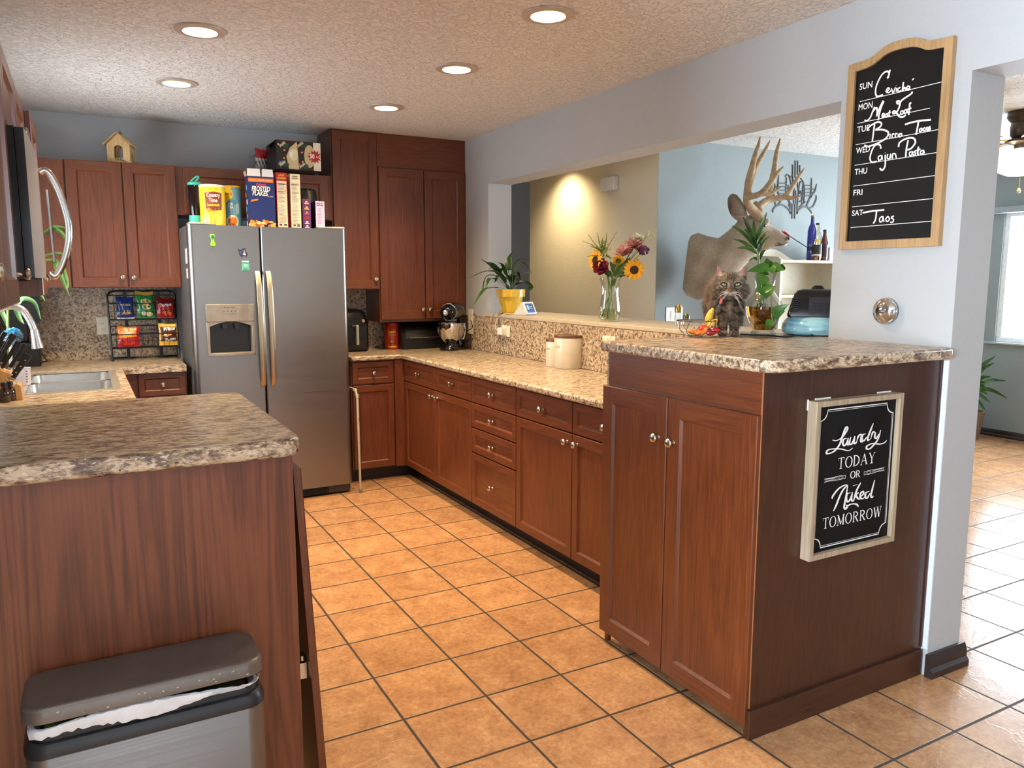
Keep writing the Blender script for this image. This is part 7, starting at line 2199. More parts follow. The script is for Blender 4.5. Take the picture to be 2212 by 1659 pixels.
def bottle(label, px, y, top, prof, mat, capm, capf, name='liquor_bottle', lab=None):
    """prof: (radius px, height px from the shelf)"""
    c = ony(px, 558, y); m_ = (c - CAM_C).dot(CAM_F) / CAM_FPX
    t = thing(name, (c.x, y, ZS), label, 'bottle')
    body_ = [(r * m_, h * m_ + .0006) for r, h in prof]
    H_ = body_[-1][1]
    link('glass_body', G().lathe(body_, (c.x, y, ZS), Z_, 24), mat, t)
    link('stopper', G().lathe([(prof[-1][0] * m_ * capf[0], H_ + .0003), (prof[-1][0] * m_ * capf[0], H_ + capf[1] * m_ * .85), (prof[-1][0] * m_ * capf[0] * .8, H_ + capf[1] * m_), (0, H_ + capf[1] * m_)], (c.x, y, ZS), Z_, 20), capm, t)
    if lab:
        for r, h0, h1, half, mm in lab:
            d = Dec(cyl=((c.x, y, ZS), r * m_, math.atan2(CAM_C.y - y, CAM_C.x - c.x))); d.rect(-half * m_, half * m_, h0 * m_, h1 * m_, mm); d.link('label', t)
    return t
bottle('tall cobalt blue bottle at the inner end of the bar shelf', 1751, 2.20, 462, [(8.5, 0), (9, 2), (9, 62), (7.5, 70), (3.6, 80), (3.3, 92)], P('#0b1a8f', .08, var=.2, coat=.8), P('#7d6a3c', .4, .5), (1.1, 4), lab=[(9.1, 22, 30, 8, P('#101018', .5))])
WHK = P('#7d3310', .08, var=.2, coat=.8)
c_ = bottle('round-shouldered whisky bottle with a black label, between the blue and the brown bottle', 1763, 2.16, 478, [(11, 0), (11.5, 2), (11.5, 34), (10, 50), (6, 60), (3.6, 66), (3.4, 76)], glass('pale_bottle_glass', (.93, .90, .80, 1), ior=1.35), P('#171310', .5), (1.25, 4), lab=[(11.6, 14, 34, 11, P('#26221e', .5)), (11.6, 10, 13, 11, P('#cfc6ac', .5)), (10.9, 39, 46, 5, YELL)])
m_ = .0033; p0 = c_.location
link('whisky', G().lathe([(11.0 * m_, .004), (11.1 * m_, 12 * m_), (0, 12 * m_ + .0005)], tuple(p0), Z_, 24), WHK, c_)
bottle('brown beer bottle with a purple-red label next to the whisky bottle', 1779, 2.14, 493, [(7.5, 0), (7.8, 2), (7.8, 38), (5, 48), (3.4, 56), (3.2, 62)], P('#5a260c', .08, var=.2, coat=.8), P('#1d1413', .5), (1.25, 4), lab=[(7.9, 8, 36, 7.5, P('#3d1526', .5)), (3.9, 46, 56, 4, P('#4a1a2b', .5))])
c = ony(1790, 558, 2.18)
o = link('spirits_box', G().box(c.x - .015, c.x + .030, 2.16, 2.22, ZS + .0006, ZS + .112), P('#d9dde0', .5), bev=.002); tag(o, 'small white box standing past the brown bottle on the bar shelf', 'box')
c = ony(1771, 478, 2.30)
t = thing('glass_decanter', (c.x, 2.30, ZS), 'clear glass decanter with a wide mouth behind the whisky bottle', 'decanter')
link('glass_body', G().lathe([(.035, .0008), (.038, .02), (.030, .12), (.014, .19), (.013, .235), (.030, .285)], (c.x, 2.30, ZS), Z_, 24), GLASS, t)
# red-fletched arrow
a0 = ony(1689, 499, 2.30); a1 = ony(1752, 540, 2.30)
t = thing('arrow', tuple(a1), 'red-fletched hunting arrow leaning past the deer nose to the bar shelf bottles', 'arrow')
d_ = (a1 - a0).normalized()
link('shaft', G().tube([a0 + d_ * .03, a0 + d_ * .13], .0042, 8).tube([a0 + d_ * .13, a1], .0042, 8, 1), [P('#b3202a', .4), P('#141416', .4)], t)
g = G(); s1 = d_.cross(Y_).normalized()
for k in range(3):
    q = s1 * math.cos(2.09 * k + .5) + Y_ * math.sin(2.09 * k + .5)
    g.prism([a0 + d_ * .015 + q * .004, a0 + d_ * .03 + q * .020, a0 + d_ * .085 + q * .012, a0 + d_ * .10 + q * .004], d_.cross(q) * .0012)
link('fletching', g, P('#c81f2c', .5), t, smooth=0)
link('nock', G().tube([a0, a0 + d_ * .030], .005, 8), P('#c81f2c', .4), t)
# light switch on the dining wall, chime box on the warm wall
c = ony(1456, 680, 2.3915)
outlet('white double light switch on the pale dining wall below the deer', (c.x, 2.3915, c.z), X_, mY, 'rocker', .165, .118, 'light_switch', WHITEP, 'switch')
y0, y1 = 2.872, 3.056
t = thing('door_chime', (2.93, (y0 + y1) / 2, 2.14), 'white door chime box high on the warm-lit passage wall', 'chime box')
link('chime_cover', G().box(2.905, 2.947, y0, y1, 2.142, 2.250), P('#d6cfc8', .5), t, bev=.004)
link('back_plate', G().box(2.9475, 2.9612, y0 + .004, y1 - .004, 2.146, 2.246), P('#bdb7b2', .5), t, smooth=0)
# ------------------------------------------------------------------ weekly menu board on the column
BXF = 1.757                      # front face of its frame
def mb(X, Y): return onx(1600 + X / 3.606, Y / 3.606, BXF)
def mb2(X, Y): return onx(1780 + X / 2.303, 40 + Y / 2.303, BXF)
outer = [mb(840, 512), mb(870, 500), mb(920, 484), mb(980, 463), mb(1030, 436), mb(1080, 395), mb(1120, 362), mb(1180, 331), mb(1250, 309), mb(1330, 293), mb(1390, 296), mb(1440, 312), mb(1480, 314), mb(1560, 298), mb(1660, 274)]
br_ = mb2(566, 1102 + 26); bl_ = mb2(70, 1153)
tr_ = outer[-1]; tl_ = outer[0]
# square the board up: verticals vertical, bottom level
yl = (tl_.y + bl_.y) / 2; yr_ = (tr_.y + br_.y) / 2; zbm = (br_.z + bl_.z) / 2
top = [V((BXF, yl + (p.y - tl_.y) / (tr_.y - tl_.y) * (yr_ - yl), p.z)) for p in outer]
z0a, z0b = top[0].z, top[-1].z
top = [V((p.x, p.y, p.z + (0))) for p in top]
top = [top[0]] + cat_rom(top[1:-1], 4) + [top[-1]]
W_ = yl - yr_
fwid = .030
def inset(p):
    return V((p.x, max(yr_ + fwid, min(yl - fwid, p.y)), p.z - fwid * 1.02))
t = thing('menu_board', (XR, (yl + yr_) / 2, zbm), 'wood-framed chalkboard weekly menu hanging on the column', 'menu board')
BIRCH = wood('birch_frame', '#94744c', '#ac895d', '#bd9b6e', 2, .5, .1, 1, 1)
n = len(top); g = G()
outl = top + [V((BXF, yr_, zbm)), V((BXF, yl, zbm))]
inn = [inset(p) for p in top] + [V((BXF, yr_ + fwid, zbm + fwid)), V((BXF, yl - fwid, zbm + fwid))]
m = len(outl)
dpt = V((XR - .0008 - BXF, 0, 0))
for i in range(m):
    j = (i + 1) % m
    g.face([outl[i], outl[j], inn[j], inn[i]]); g.face([outl[i], outl[i] + dpt, outl[j] + dpt, outl[j]]); g.face([inn[i], inn[j], inn[j] + V((.010, 0, 0)), inn[i] + V((.010, 0, 0))])
link('frame', g, BIRCH, t, smooth=30)
SLATE = P('#0d0c0b', .5, var=.3, scale=9, spec=.25)
link('slate', G().prism([p + V((.0095, 0, 0)) for p in inn], (.006, 0, 0)), SLATE, t, smooth=0)
XS_ = BXF + .0090
CHALK = P('#efeeea', .8, var=.03)
def stroke(g, pts, w, mp, n=6, plane=None):
    P4 = [mp(*p) for p in pts]
    g.ribbon(cat_rom(P4, n) if len(P4) > 2 else P4, w, plane)
def sm(X, Y): return onx(1600 + X / 3.606, Y / 3.606, XS_)
def sm2(X, Y): return onx(1780 + X / 2.303, 40 + Y / 2.303, XS_)
g = G()
for a, b in (((928, 792), (1568, 638)), ((908, 962), (1475, 842)), ((896, 1128), (1545, 1008)), ((888, 1288), (1530, 1188)), ((878, 1450), (1518, 1367)), ((868, 1612), (1505, 1546))):
    stroke(g, [a, b], .0022, sm, plane=mX)
stroke(g, [(133, 1040), (538, 1008)], .0022, sm2, plane=mX)
link('ruled_line', g, CHALK, t, smooth=0)
for txt, p0, p1, hp0, hp1, f in (('SUN', (926, 702), (1025, 680), (926, 702), (926, 655), sm), ('MON', (918, 862), (1026, 848), (930, 862), (930, 814), sm), ('TUE', (906, 1034), (1004, 1020), (906, 1034), (906, 988), sm), ('WED', (898, 1198), (1006, 1186), (898, 1198), (898, 1152), sm),
                            ('THU', (888, 1362), (984, 1350), (888, 1362), (888, 1318), sm), ('FRI', (878, 1524), (948, 1516), (878, 1524), (878, 1480), sm), ('SAT', (139, 982), (194, 978), (139, 982), (139, 955), sm2)):
    a, b, c, d = f(*p0), f(*p1), f(*hp0), f(*hp1)
    u = V((0, b.y - a.y, (b.z - a.z) * .0)); wid = abs(b.y - a.y); cap = (d - c).length
    gg = text_g(txt, cap / .70, V((XS_ - .0005, a.y, a.z)), mY, Z_, mX, lift=0, width=wid, bold=.012)
    link('day_lettering', gg, CHALK, t, smooth=0)
HAND = {
 'Ceviche': (sm, [[(1165, 543), (1158, 575), (1150, 608)], [(1143, 612), (1158, 575), (1140, 556), (1100, 585), (1062, 660), (1052, 720), (1066, 752), (1110, 738)], [(1130, 715), (1150, 703), (1160, 690), (1147, 686), (1135, 712), (1155, 722), (1172, 705)], [(1175, 690), (1190, 722), (1207, 680)], [(1217, 685), (1214, 716)], [(1213, 668), (1214, 670)], [(1247, 680), (1228, 692), (1230, 713), (1252, 706)],
    [(1270, 640), (1262, 712), (1272, 685), (1285, 688), (1286, 706)], [(1295, 695), (1315, 690), (1318, 675), (1302, 672), (1295, 700), (1327, 697)], [(1338, 624), (1352, 611)]]),
 'Meat': (sm, [[(967, 936), (985, 942), (1012, 915), (1030, 870), (1046, 832)], [(1032, 868), (1060, 840), (1066, 870), (1062, 908)], [(1062, 905), (1085, 840), (1113, 784)], [(1118, 790), (1100, 830), (1082, 890), (1075, 937)], [(1105, 902), (1120, 897), (1118, 884), (1106, 890), (1106, 912), (1126, 907)], [(1142, 885), (1128, 895), (1130, 910), (1143, 905), (1146, 885), (1150, 908)], [(1162, 858), (1157, 900), (1168, 906)], [(1148, 880), (1172, 873)]]),
 'Loaf': (sm, [[(1335, 714), (1330, 730), (1260, 778), (1238, 805), (1221, 806), (1218, 790), (1235, 788), (1242, 815), (1220, 868), (1192, 886), (1188, 870), (1206, 868), (1235, 905), (1262, 912), (1288, 896)], [(1262, 862), (1248, 870), (1248, 888), (1262, 888), (1269, 872), (1262, 862)], [(1292, 852), (1276, 862), (1278, 882), (1292, 877), (1295, 855), (1301, 880)], [(1330, 800), (1318, 810), (1316, 850), (1310, 895)], [(1300, 852), (1332, 842)]]),
 'Birria': (sm, [[(1046, 955), (1036, 1030), (1026, 1105)], [(985, 1012), (1015, 978), (1070, 950), (1098, 962), (1088, 988), (1050, 1012)], [(1050, 1012), (1105, 1010), (1150, 1030), (1138, 1072), (1080, 1110), (1000, 1140), (964, 1132)], [(1166, 1042), (1163, 1076)], [(1180, 1076), (1183, 1046), (1199, 1045)], [(1206, 1073), (1208, 1043), (1223, 1042)], [(1231, 1042), (1229, 1068)], [(1251, 1040), (1236, 1048), (1238, 1066), (1252, 1060), (1254, 1040), (1259, 1064)]]),
 'Tacos': (sm, [[(1282, 970), (1340, 952), (1410, 940), (1484, 933)], [(1388, 945), (1378, 1000), (1368, 1051)], [(1408, 998), (1395, 1010), (1398, 1025), (1410, 1020), (1413, 1000), (1418, 1022)], [(1441, 995), (1426, 1002), (1427, 1020), (1443, 1015)], [(1456, 990), (1447, 1003), (1455, 1015), (1465, 1003), (1456, 990)], [(1481, 985), (1470, 992), (1480, 1003), (1474, 1015), (1464, 1014)]]),
 'Cajun': (sm, [[(1096, 1158), (1085, 1128), (1050, 1132), (1022, 1180), (1010, 1235), (1025, 1264), (1062, 1258)], [(1096, 1210), (1075, 1222), (1078, 1248), (1097, 1240), (1102, 1210), (1107, 1245)], [(1129, 1205), (1128, 1290), (1106, 1326), (1085, 1310)], [(1146, 1200), (1143, 1232), (1160, 1235), (1169, 1200), (1169, 1235)], [(1183, 1236), (1185, 1200), (1205, 1200), (1213, 1232)], [(1126, 1188), (1127, 1190)]]),
 'Pasta': (sm, [[(1230, 1145), (1240, 1110), (1290, 1080), (1345, 1076), (1362, 1110), (1330, 1155), (1300, 1168)], [(1306, 1092), (1292, 1160), (1287, 1222)], [(1331, 1180), (1316, 1190), (1319, 1212), (1335, 1205), (1338, 1180), (1344, 1208)], [(1367, 1174), (1353, 1182), (1364, 1195), (1356, 1210), (1347, 1208)], [(1386, 1143), (1380, 1195), (1390, 1206)], [(1370, 1171), (1402, 1163)], [(1419, 1170), (1403, 1180), (1406, 1200), (1422, 1195), (1425, 1170), (1433, 1196)]]),
 'Taos': (sm2, [[(193, 967), (240, 958), (301, 952)], [(263, 955), (257, 1000), (246, 1020)], [(291, 984), (278, 995), (280, 1012), (292, 1005), (294, 984), (299, 1012)], [(319, 984), (308, 998), (316, 1010), (327, 998), (319, 984)], [(349, 982), (336, 990), (347, 1000), (343, 1013), (331, 1014)]])}
for nm, (f, ss) in HAND.items():
    g = G()
    for pts in ss:
        big = (max(p[1] for p in pts) - min(p[1] for p in pts)) > (60 if f is sm else 40) or (max(p[0] for p in pts) - min(p[0] for p in pts)) > 90
        stroke(g, pts, .0062 if big else .0048, f, 5, mX)
    g.v = [p + V((-.0006, 0, 0)) for p in g.v]
    link('chalk_word', g, CHALK, t, smooth=0)

# ------------------------------------------------------------------ round chrome bell
c = onx(1918, 672, XR); c.x = XR
t = thing('chrome_bell', tuple(c), 'round chrome bell mounted on the column below the menu board', 'bell')
r = abs(onx(1892, 672, XR).y - onx(1944, 672, XR).y) / 2
link('gong', G().lathe([(r * .55, .0008), (r * .98, .012), (r, .018), (r * .96, .022), (r * .86, .020), (r * .72, .027), (r * .45, .034), (r * .2, .036), (0, .036)], c, mX, 40), CHROME, t)
link('centre_nut', G().lathe([(r * .16, .0362), (r * .16, .042), (r * .08, .044), (0, .044)], c, mX, 12), P('#8d8a86', .3, 1.0), t)

# ------------------------------------------------------------------ laundry sign on the end panel
SYF = -.662
def sp(X, Y, y=SYF): return ony(1700 + X / 3.95, 820 + Y / 3.95, y)
tl, tr2, br2, bl2 = sp(258, 190), sp(1008, 118), sp(908, 1378), sp(196, 1556)
x0 = (tl.x + bl2.x) / 2; x1 = (tr2.x + br2.x) / 2; z1 = (tl.z + tr2.z) / 2; z0 = (bl2.z + br2.z) / 2
t = thing('laundry_sign', ((x0 + x1) / 2, -.63, z0), 'framed black laundry sign with white script hung on the end panel', 'sign')
SFW = wood('weathered_grey_frame', '#8a7a62', '#a4937a', '#b8a98f', 2, .6, 0, 1, 1)
fw_ = .017; yb_ = -.6255
g = G().box(x0, x0 + fw_, SYF, yb_, z0, z1).box(x1 - fw_, x1, SYF, yb_, z0, z1).box(x0 + fw_, x1 - fw_, SYF, yb_, z0, z0 + fw_).box(x0 + fw_, x1 - fw_, SYF, yb_, z1 - fw_, z1)
link('frame', g, SFW, t, smooth=0)
YP_ = SYF + .016
link('board', G().box(x0 + fw_ + .0003, x1 - fw_ - .0003, YP_, YP_ + .006, z0 + fw_ + .0003, z1 - fw_ - .0003), P('#06070a', .5, var=.1, spec=.2), t, smooth=0)
for b_ in ((x0 + .03, x0 + .10, z1 + .0003, z1 + .005), (x1 - .09, x1 - .02, z1 + .0003, z1 + .005), (x0 - .004, x0 - .0003, z1 - .03, z1 + .004)):
    link('adhesive_strip', G().box(b_[0], b_[1], -.6285, -.6255, b_[2], b_[3]), WHITEP, t, smooth=0)
YT = YP_ - .0006
SWH = P('#e6e7e9', .6, var=.02)
def st(X, Y): return ony(1700 + X / 3.95, 820 + Y / 3.95, YT)
bx0, bx1, bz0, bz1 = x0 + fw_, x1 - fw_, z0 + fw_, z1 - fw_
g = G()
for ins, w in ((.014, .0034), (.0195, .0011)):
    a0, a1, c0, c1 = bx0 + ins, bx1 - ins, bz0 + ins, bz1 - ins; r = .034 - (ins - .014)
    loop = []
    for cx_, cz_, q0 in ((a0, c0, 90), (a1, c0, 180), (a1, c1, 270), (a0, c1, 360)):
        arc = [V((cx_ + r * math.cos(math.radians(q0 - 90 * i / 8)), YT, cz_ + r * math.sin(math.radians(q0 - 90 * i / 8)))) for i in range(9)]
        loop += arc
    loop.append(loop[0]); g.ribbon(loop, w, mY)
link('border_line', g, SWH, t, smooth=0)
def script(nm, ss, w):
    g = G()
    for pts in ss:
        P4 = cat_rom([st(*p) for p in pts], 6); k = len(P4); ws = []
        for i in range(k):
            tt = (P4[min(i + 1, k - 1)] - P4[max(i - 1, 0)]); up = abs(tt.z) / max(1e-6, tt.length)
            end = min(1, .45 + 3.0 * min(i, k - 1 - i) / k)
            ws.append(w * (.45 + .75 * up) * end)
        g.ribbon(P4, ws, mY)
    link('script_lettering', g, SWH, t, smooth=0)
script('Laundry', [[(385, 515), (420, 520), (470, 490), (510, 430), (512, 408), (497, 412), (470, 485), (445, 555), (400, 610), (345, 632), (334, 618), (352, 598), (400, 590), (460, 592), (520, 605), (558, 583)],
    [(508, 500), (482, 510), (474, 545), (488, 563), (510, 535), (520, 497)], [(520, 497), (512, 540), (520, 556), (535, 540)], [(542, 488), (530, 540), (545, 552), (565, 520), (577, 480)], [(577, 480), (568, 532), (578, 545), (590, 532)], [(602, 478), (590, 540)], [(596, 510), (615, 472), (632, 474), (626, 522), (638, 530), (650, 518)],
    [(672, 462), (648, 472), (640, 505), (655, 523), (680, 490)], [(737, 373), (710, 440), (690, 495), (692, 518), (708, 508)], [(728, 448), (714, 508)], [(720, 480), (735, 446), (750, 452)], [(757, 448), (748, 485), (762, 500), (785, 462)], [(799, 430), (780, 500), (750, 545), (705, 590), (678, 588), (684, 565), (730, 545), (790, 550), (832, 537), (848, 518)]], .0076)
script('Naked', [[(395, 1122), (420, 1070), (447, 1000), (482, 935), (517, 903)], [(517, 903), (495, 900), (440, 930), (392, 990), (383, 1017)], [(517, 903), (502, 1000), (490, 1060), (487, 1092), (500, 1104), (513, 1080), (500, 1068)], [(490, 1100), (540, 1064), (588, 1062), (609, 1083)], [(542, 965), (512, 975), (505, 1018), (520, 1043), (545, 1005), (557, 960)], [(557, 960), (548, 1018), (560, 1035), (575, 1020)],
    [(629, 878), (595, 940), (566, 1032)], [(560, 905), (600, 895)], [(612, 962), (587, 985), (602, 1012), (622, 1020)], [(626, 1000), (650, 975), (646, 954), (630, 965), (622, 1000), (640, 1016), (662, 1000)], [(702, 952), (672, 965), (666, 1000), (682, 1010), (706, 968)], [(746, 856), (722, 950), (714, 990), (722, 1005), (736, 992)]], .0076)
# capitals with serifs
SER = {'T': ([(.5, 0, .5, 1, .15), (.04, .975, .96, .975, .05), (.05, .78, .05, 1, .035), (.95, .78, .95, 1, .035), (.28, .02, .72, .02, .04)], .82),
       'O': ([('o', .5, .5, .46, .5)], .98), 'D': ([(.2, 0, .2, 1, .15), ('d',), (.04, .02, .3, .02, .04), (.04, .98, .3, .98, .04)], .92),
       'A': ([(.1, 0, .5, 1, .05), (.48, 1, .86, 0, .15), (.25, .35, .72, .35, .045), (0, .02, .24, .02, .04), (.7, .02, 1, .02, .04)], .98),
       'Y': ([(.12, 1, .5, .48, .15), (.88, 1, .52, .46, .05), (.5, 0, .5, .5, .15), (.28, .02, .72, .02, .04), (0, .98, .3, .98, .04), (.72, .98, 1, .98, .04)], .9),
       'R': ([(.2, 0, .2, 1, .15), ('r',), (.45, .5, .88, 0, .15), (.04, .02, .36, .02, .04), (.04, .98, .3, .98, .04), (.78, .02, 1, .02, .04)], .9),
       'M': ([(.14, 0, .14, 1, .045), (.14, 1, .5, .1, .13), (.5, .1, .86, 1, .045), (.86, 0, .86, 1, .14), (0, .02, .28, .02, .04), (.72, .02, 1, .02, .04), (0, .98, .16, .98, .04), (.84, .98, 1, .98, .04)], 1.12),
       'W': ([(.08, 1, .32, 0, .13), (.32, 0, .5, .92, .045), (.5, .95, .7, 0, .13), (.7, 0, .92, 1, .045), (0, .98, .2, .98, .04), (.4, .98, .6, .98, .04), (.82, .98, 1, .98, .04)], 1.25)}
def serif(txt, pa, pb, pc):
    """baseline from pa to pb, cap height from pa to pc (sign pixels)"""
    a, b, c = st(*pa), st(*pb), st(*pc); h = c.z - a.z
    tot = sum(SER[q][1] for q in txt) + .10 * (len(txt) - 1); u = V(((b.x - a.x), 0, 0)) / tot
    zb = (a.z + b.z) / 2
    g = G(); x = 0
    for q in txt:
        ss, w = SER[q]
        def pt(i, j): return V((a.x, YT, zb)) + u * (x + i * w) + Z_ * (j * h)
        ul = u.length
        for s in ss:
            if s[0] == 'o':
                P4 = [pt(.5 + .42 * math.cos(2 * PI * i / 32), .5 + .49 * math.sin(2 * PI * i / 32)) for i in range(33)]
                g.ribbon(P4, [ul * w * (.045 + .105 * abs(math.cos(2 * PI * i / 32)) ** 1.3) for i in range(33)], mY)
            elif s[0] == 'd':
                P4 = [pt(.24 + .66 * math.cos(-PI / 2 + PI * i / 20), .5 + .48 * math.sin(-PI / 2 + PI * i / 20)) for i in range(21)]
                g.ribbon(P4, [ul * w * (.045 + .105 * abs(math.cos(-PI / 2 + PI * i / 20))) for i in range(21)], mY)
            elif s[0] == 'r':
                P4 = [pt(.24 + .56 * math.cos(-PI / 2 + PI * i / 20), .74 + .24 * math.sin(-PI / 2 + PI * i / 20)) for i in range(21)]
                g.ribbon(P4, [ul * w * (.045 + .105 * abs(math.cos(-PI / 2 + PI * i / 20))) for i in range(21)], mY)
            else:
                x0_, y0_, x1_, y1_, wd = s
                g.ribbon([pt(x0_, y0_), pt(x1_, y1_)], ul * w * wd if abs(y1_ - y0_) > .1 else h * wd, mY)
        x += w + .10
    link('capital_lettering', g, SWH, t, smooth=0)
serif('TODAY', (430, 765), (748, 708), (425, 672)); serif('TOMORROW', (300, 1275), (800, 1165), (292, 1186))
g = G()
a, b, c = st(538, 845), st(622, 832), st(538, 787)
u_ = b.x - a.x; h_ = c.z - a.z
P4 = [V((a.x + u_ * (.26 + .22 * math.cos(2 * PI * i / 28)), YT, a.z + h_ * (.5 + .5 * math.sin(2 * PI * i / 28)))) for i in range(29)]
g.ribbon(P4, [u_ * (.03 + .07 * abs(math.cos(2 * PI * i / 28))) for i in range(29)], mY)
for s in SER['R'][0]:
    def pt(i, j): return V((a.x + u_ * (.54 + .46 * i), YT, a.z + h_ * j))
    if s[0] == 'r':
        g.ribbon([pt(.24 + .56 * math.cos(-PI / 2 + PI * i / 20), .74 + .24 * math.sin(-PI / 2 + PI * i / 20)) for i in range(21)], [u_ * .46 * (.045 + .105 * abs(math.cos(-PI / 2 + PI * i / 20))) for i in range(21)], mY)
    else: g.ribbon([pt(s[0], s[1]), pt(s[2], s[3])], u_ * .46 * s[4] if abs(s[3] - s[1]) > .1 else h_ * s[4], mY)
link('capital_lettering', g, SWH, t, smooth=0)
for pts, q in (([(316, 862), (420, 840), (497, 828)], 1), ([(829, 760), (740, 785), (655, 800)], -1)):
    g = G(); A_, B_ = st(*pts[0]), st(*pts[-1]); d = (B_ - A_); L = d.length; d.normalize(); nrm = d.cross(Y_).normalized()
    nrm = nrm if nrm.z > 0 else -nrm
    def k_(f, o): return A_ + d * (L * f) + nrm * o
    for o in (1, -1):
        g.ribbon(cat_rom([k_(0, o * .0055), k_(.3, o * .0045), k_(.6, o * .006), k_(.84, o * .006), k_(.90, o * .003), k_(.96, o * .0055), k_(1, o * .005)], 5), .0013, mY)
        g.ribbon([k_(.02, o * .0022), k_(.62, o * .0022)], .0010, mY)
    g.ribbon([k_(.12, .0035), k_(.5, .004)], .0007, mY); g.ribbon([k_(1, .005), k_(1, -.005)], .0013, mY)
    g.ribbon(cat_rom([k_(.66, .0), k_(.72, .0035), k_(.82, .003), k_(.86, 0), k_(.82, -.003), k_(.72, -.0035), k_(.66, 0)], 4), .0011, mY)
    link('clothespin_print', g, SWH, t, smooth=0)

# ------------------------------------------------------------------ trash can
TX0, TX1, TY0, TY1 = -.985, -.562, -.716, -.532
t = thing('trash_can', ((TX0 + TX1) / 2, (TY0 + TY1) / 2, 0), 'slim stainless step trash can with a white liner poking out under its lid', 'trash can')
CANM = brushed('smudged_stainless', '#7b7775', .42, 0, amt=.04)
def rrr(i, r, z, k=6): return [V((x, y, z)) for x, y in rr_poly(TX0 + i, TX1 - i, TY0 + i, TY1 - i, r, k)]
link('can_body', G().loft([rrr(.004, .035, .002), rrr(.0, .038, .02), rrr(0, .038, .572), rrr(.002, .038, .575)]), CANM, t)
link('rim_band', G().loft([rrr(-.002, .040, .5755), rrr(-.002, .040, .588), rrr(.004, .036, .600), rrr(.010, .030, .602), rrr(.010, .03, .58)], cap=False), P('#15171a', .4), t)
link('inner_bucket', G().loft([rrr(.014, .028, .560), rrr(.011, .030, .6025), rrr(.0135, .028, .612), rrr(.017, .026, .612), rrr(.02, .024, .56)]), P('#101214', .5), t)
rr = random.Random(31)
def lin_ring(i, z, amp, r=.028, k=12):
    out = []
    for n_, (x, y) in enumerate(rr_poly(TX0 + i, TX1 - i, TY0 + i, TY1 - i, r, k)): out.append(V((x + rr.gauss(0, amp), y + rr.gauss(0, amp), z + rr.gauss(0, amp * 1.5))))
    return out
def dense(poly, step=.008):
    out = []
    for a, b in zip(poly, poly[1:] + poly[:1]):
        n_ = max(1, int((b - a).length / step))
        out += [a + (b - a) * (i / n_) for i in range(n_)]
    return out
base_ = dense(rrr(.013, .03, 0))
def lr(off, z0f, amp, seed):
    q = random.Random(seed); out = []
    c0 = V(((TX0 + TX1) / 2, (TY0 + TY1) / 2, 0))
    for p in base_:
        f = (p.x - TX0) / (TX1 - TX0)
        d = (p - c0); d.z = 0; d.normalize()
        out.append(V((p.x, p.y, 0)) + d * (off + q.gauss(0, amp)) + Z_ * (z0f(f) + q.gauss(0, amp * .7)))
    return out
zl = lambda f: .604 + .014 * f + .006 * math.sin(9 * f); zt2 = lambda f: .622 + .012 * math.sin(4.2 * f) + .006 * f
link('bin_liner', G().loft([lr(-.012, lambda f: .60, .0005, 1), lr(-.003, zt2, .0012, 2), lr(.004, lambda f: zt2(f) - .002, .0012, 3), lr(.0075, lambda f: (zl(f) + zt2(f)) / 2, .0016, 4), lr(.006, zl, .0018, 5)], cap=False), P('#dfe4ea', .45, var=.05, bump=.5, bscale=90), t, smooth=40)
link('refuse_bed', G().loft([rrr(.022, .02, .57), rrr(.03, .02, .603)]), P('#57512f', .8, var=.5, scale=22), t)
lo = thing('food_wrapper', (-.90, -.66, .604), 'crumpled yellow-green wrapper showing in the open corner of the trash can', 'wrapper')
g = G()
for i, (x, y, r) in enumerate(((-.935, -.655, .020), (-.905, -.670, .017), (-.885, -.65, .020))): g.ball((x, y, .605), (r, r * .8, .012), 0, 10, 6)
link('film', g, P('#8b9a2e', .35, var=.5, scale=50, bump=.8, bscale=60), lo)
lo = thing('paper_scrap', (-.80, -.675, .606), 'torn beige cardboard scrap poking up beside the wrapper in the trash can', 'scrap')
link('cardboard', G().prism([V((-.86, -.690, .606)), V((-.825, -.694, .630)), V((-.79, -.692, .622)), V((-.755, -.690, .634)), V((-.70, -.688, .612)), V((-.70, -.676, .602)), V((-.86, -.676, .602))], (0, .006, 0)), P('#bfa88c', .8), lo, smooth=0)
# lid: shallow box with soft edges, tipped up a little at the front
g = G()
def lr2(i, r, z): return [V((x, y, z)) for x, y in rr_poly(TX0 + i - .002, TX1 - i + .002, TY0 + i + .006, TY1 - i + .004, r, 6)]
g.loft([lr2(.003, .036, .630), lr2(0, .038, .632), lr2(0, .038, .655), lr2(.003, .037, .6595), lr2(.008, .035, .6615), lr2(.05, .02, .6625)])
hy = TY1
m_ = Matrix.Translation((0, hy, .63)) @ Matrix.Rotation(math.radians(-2.5), 4, 'X') @ Matrix.Translation((0, -hy, -.63))
g.v = [m_ @ p for p in g.v]
lid = link('lid', g, P('#6d655f', .38, .55, var=.10, scale=12), t)
g = G(); rr = random.Random(77)
for i in range(26):
    x = rr.uniform(TX0 + .03, TX1 - .03); z = rr.uniform(.636, .652)
    y = TY0 + .0045; s_ = rr.uniform(.0008, .003)
    p = m_ @ V((x, y, z)); g.add([p + V((s_ * math.cos(q), 0, s_ * math.sin(q) * .7)) for q in (0, 1.2, 2.4, 3.6, 4.9)], [(0, 1, 2, 3, 4)])
link('crumb_specks', g, P('#b9b2a8', .7), lid, smooth=0)
link('hinge_bar', G().box(TX0 + .08, TX1 - .08, TY1 - .012, TY1 + .004, .585, .628), BLACKM, t, bev=.002)
link('foot_pedal', G().box(-.83, -.72, TY0 - .035, TY0 - .001, .012, .026), BLACKM, t, bev=.003)

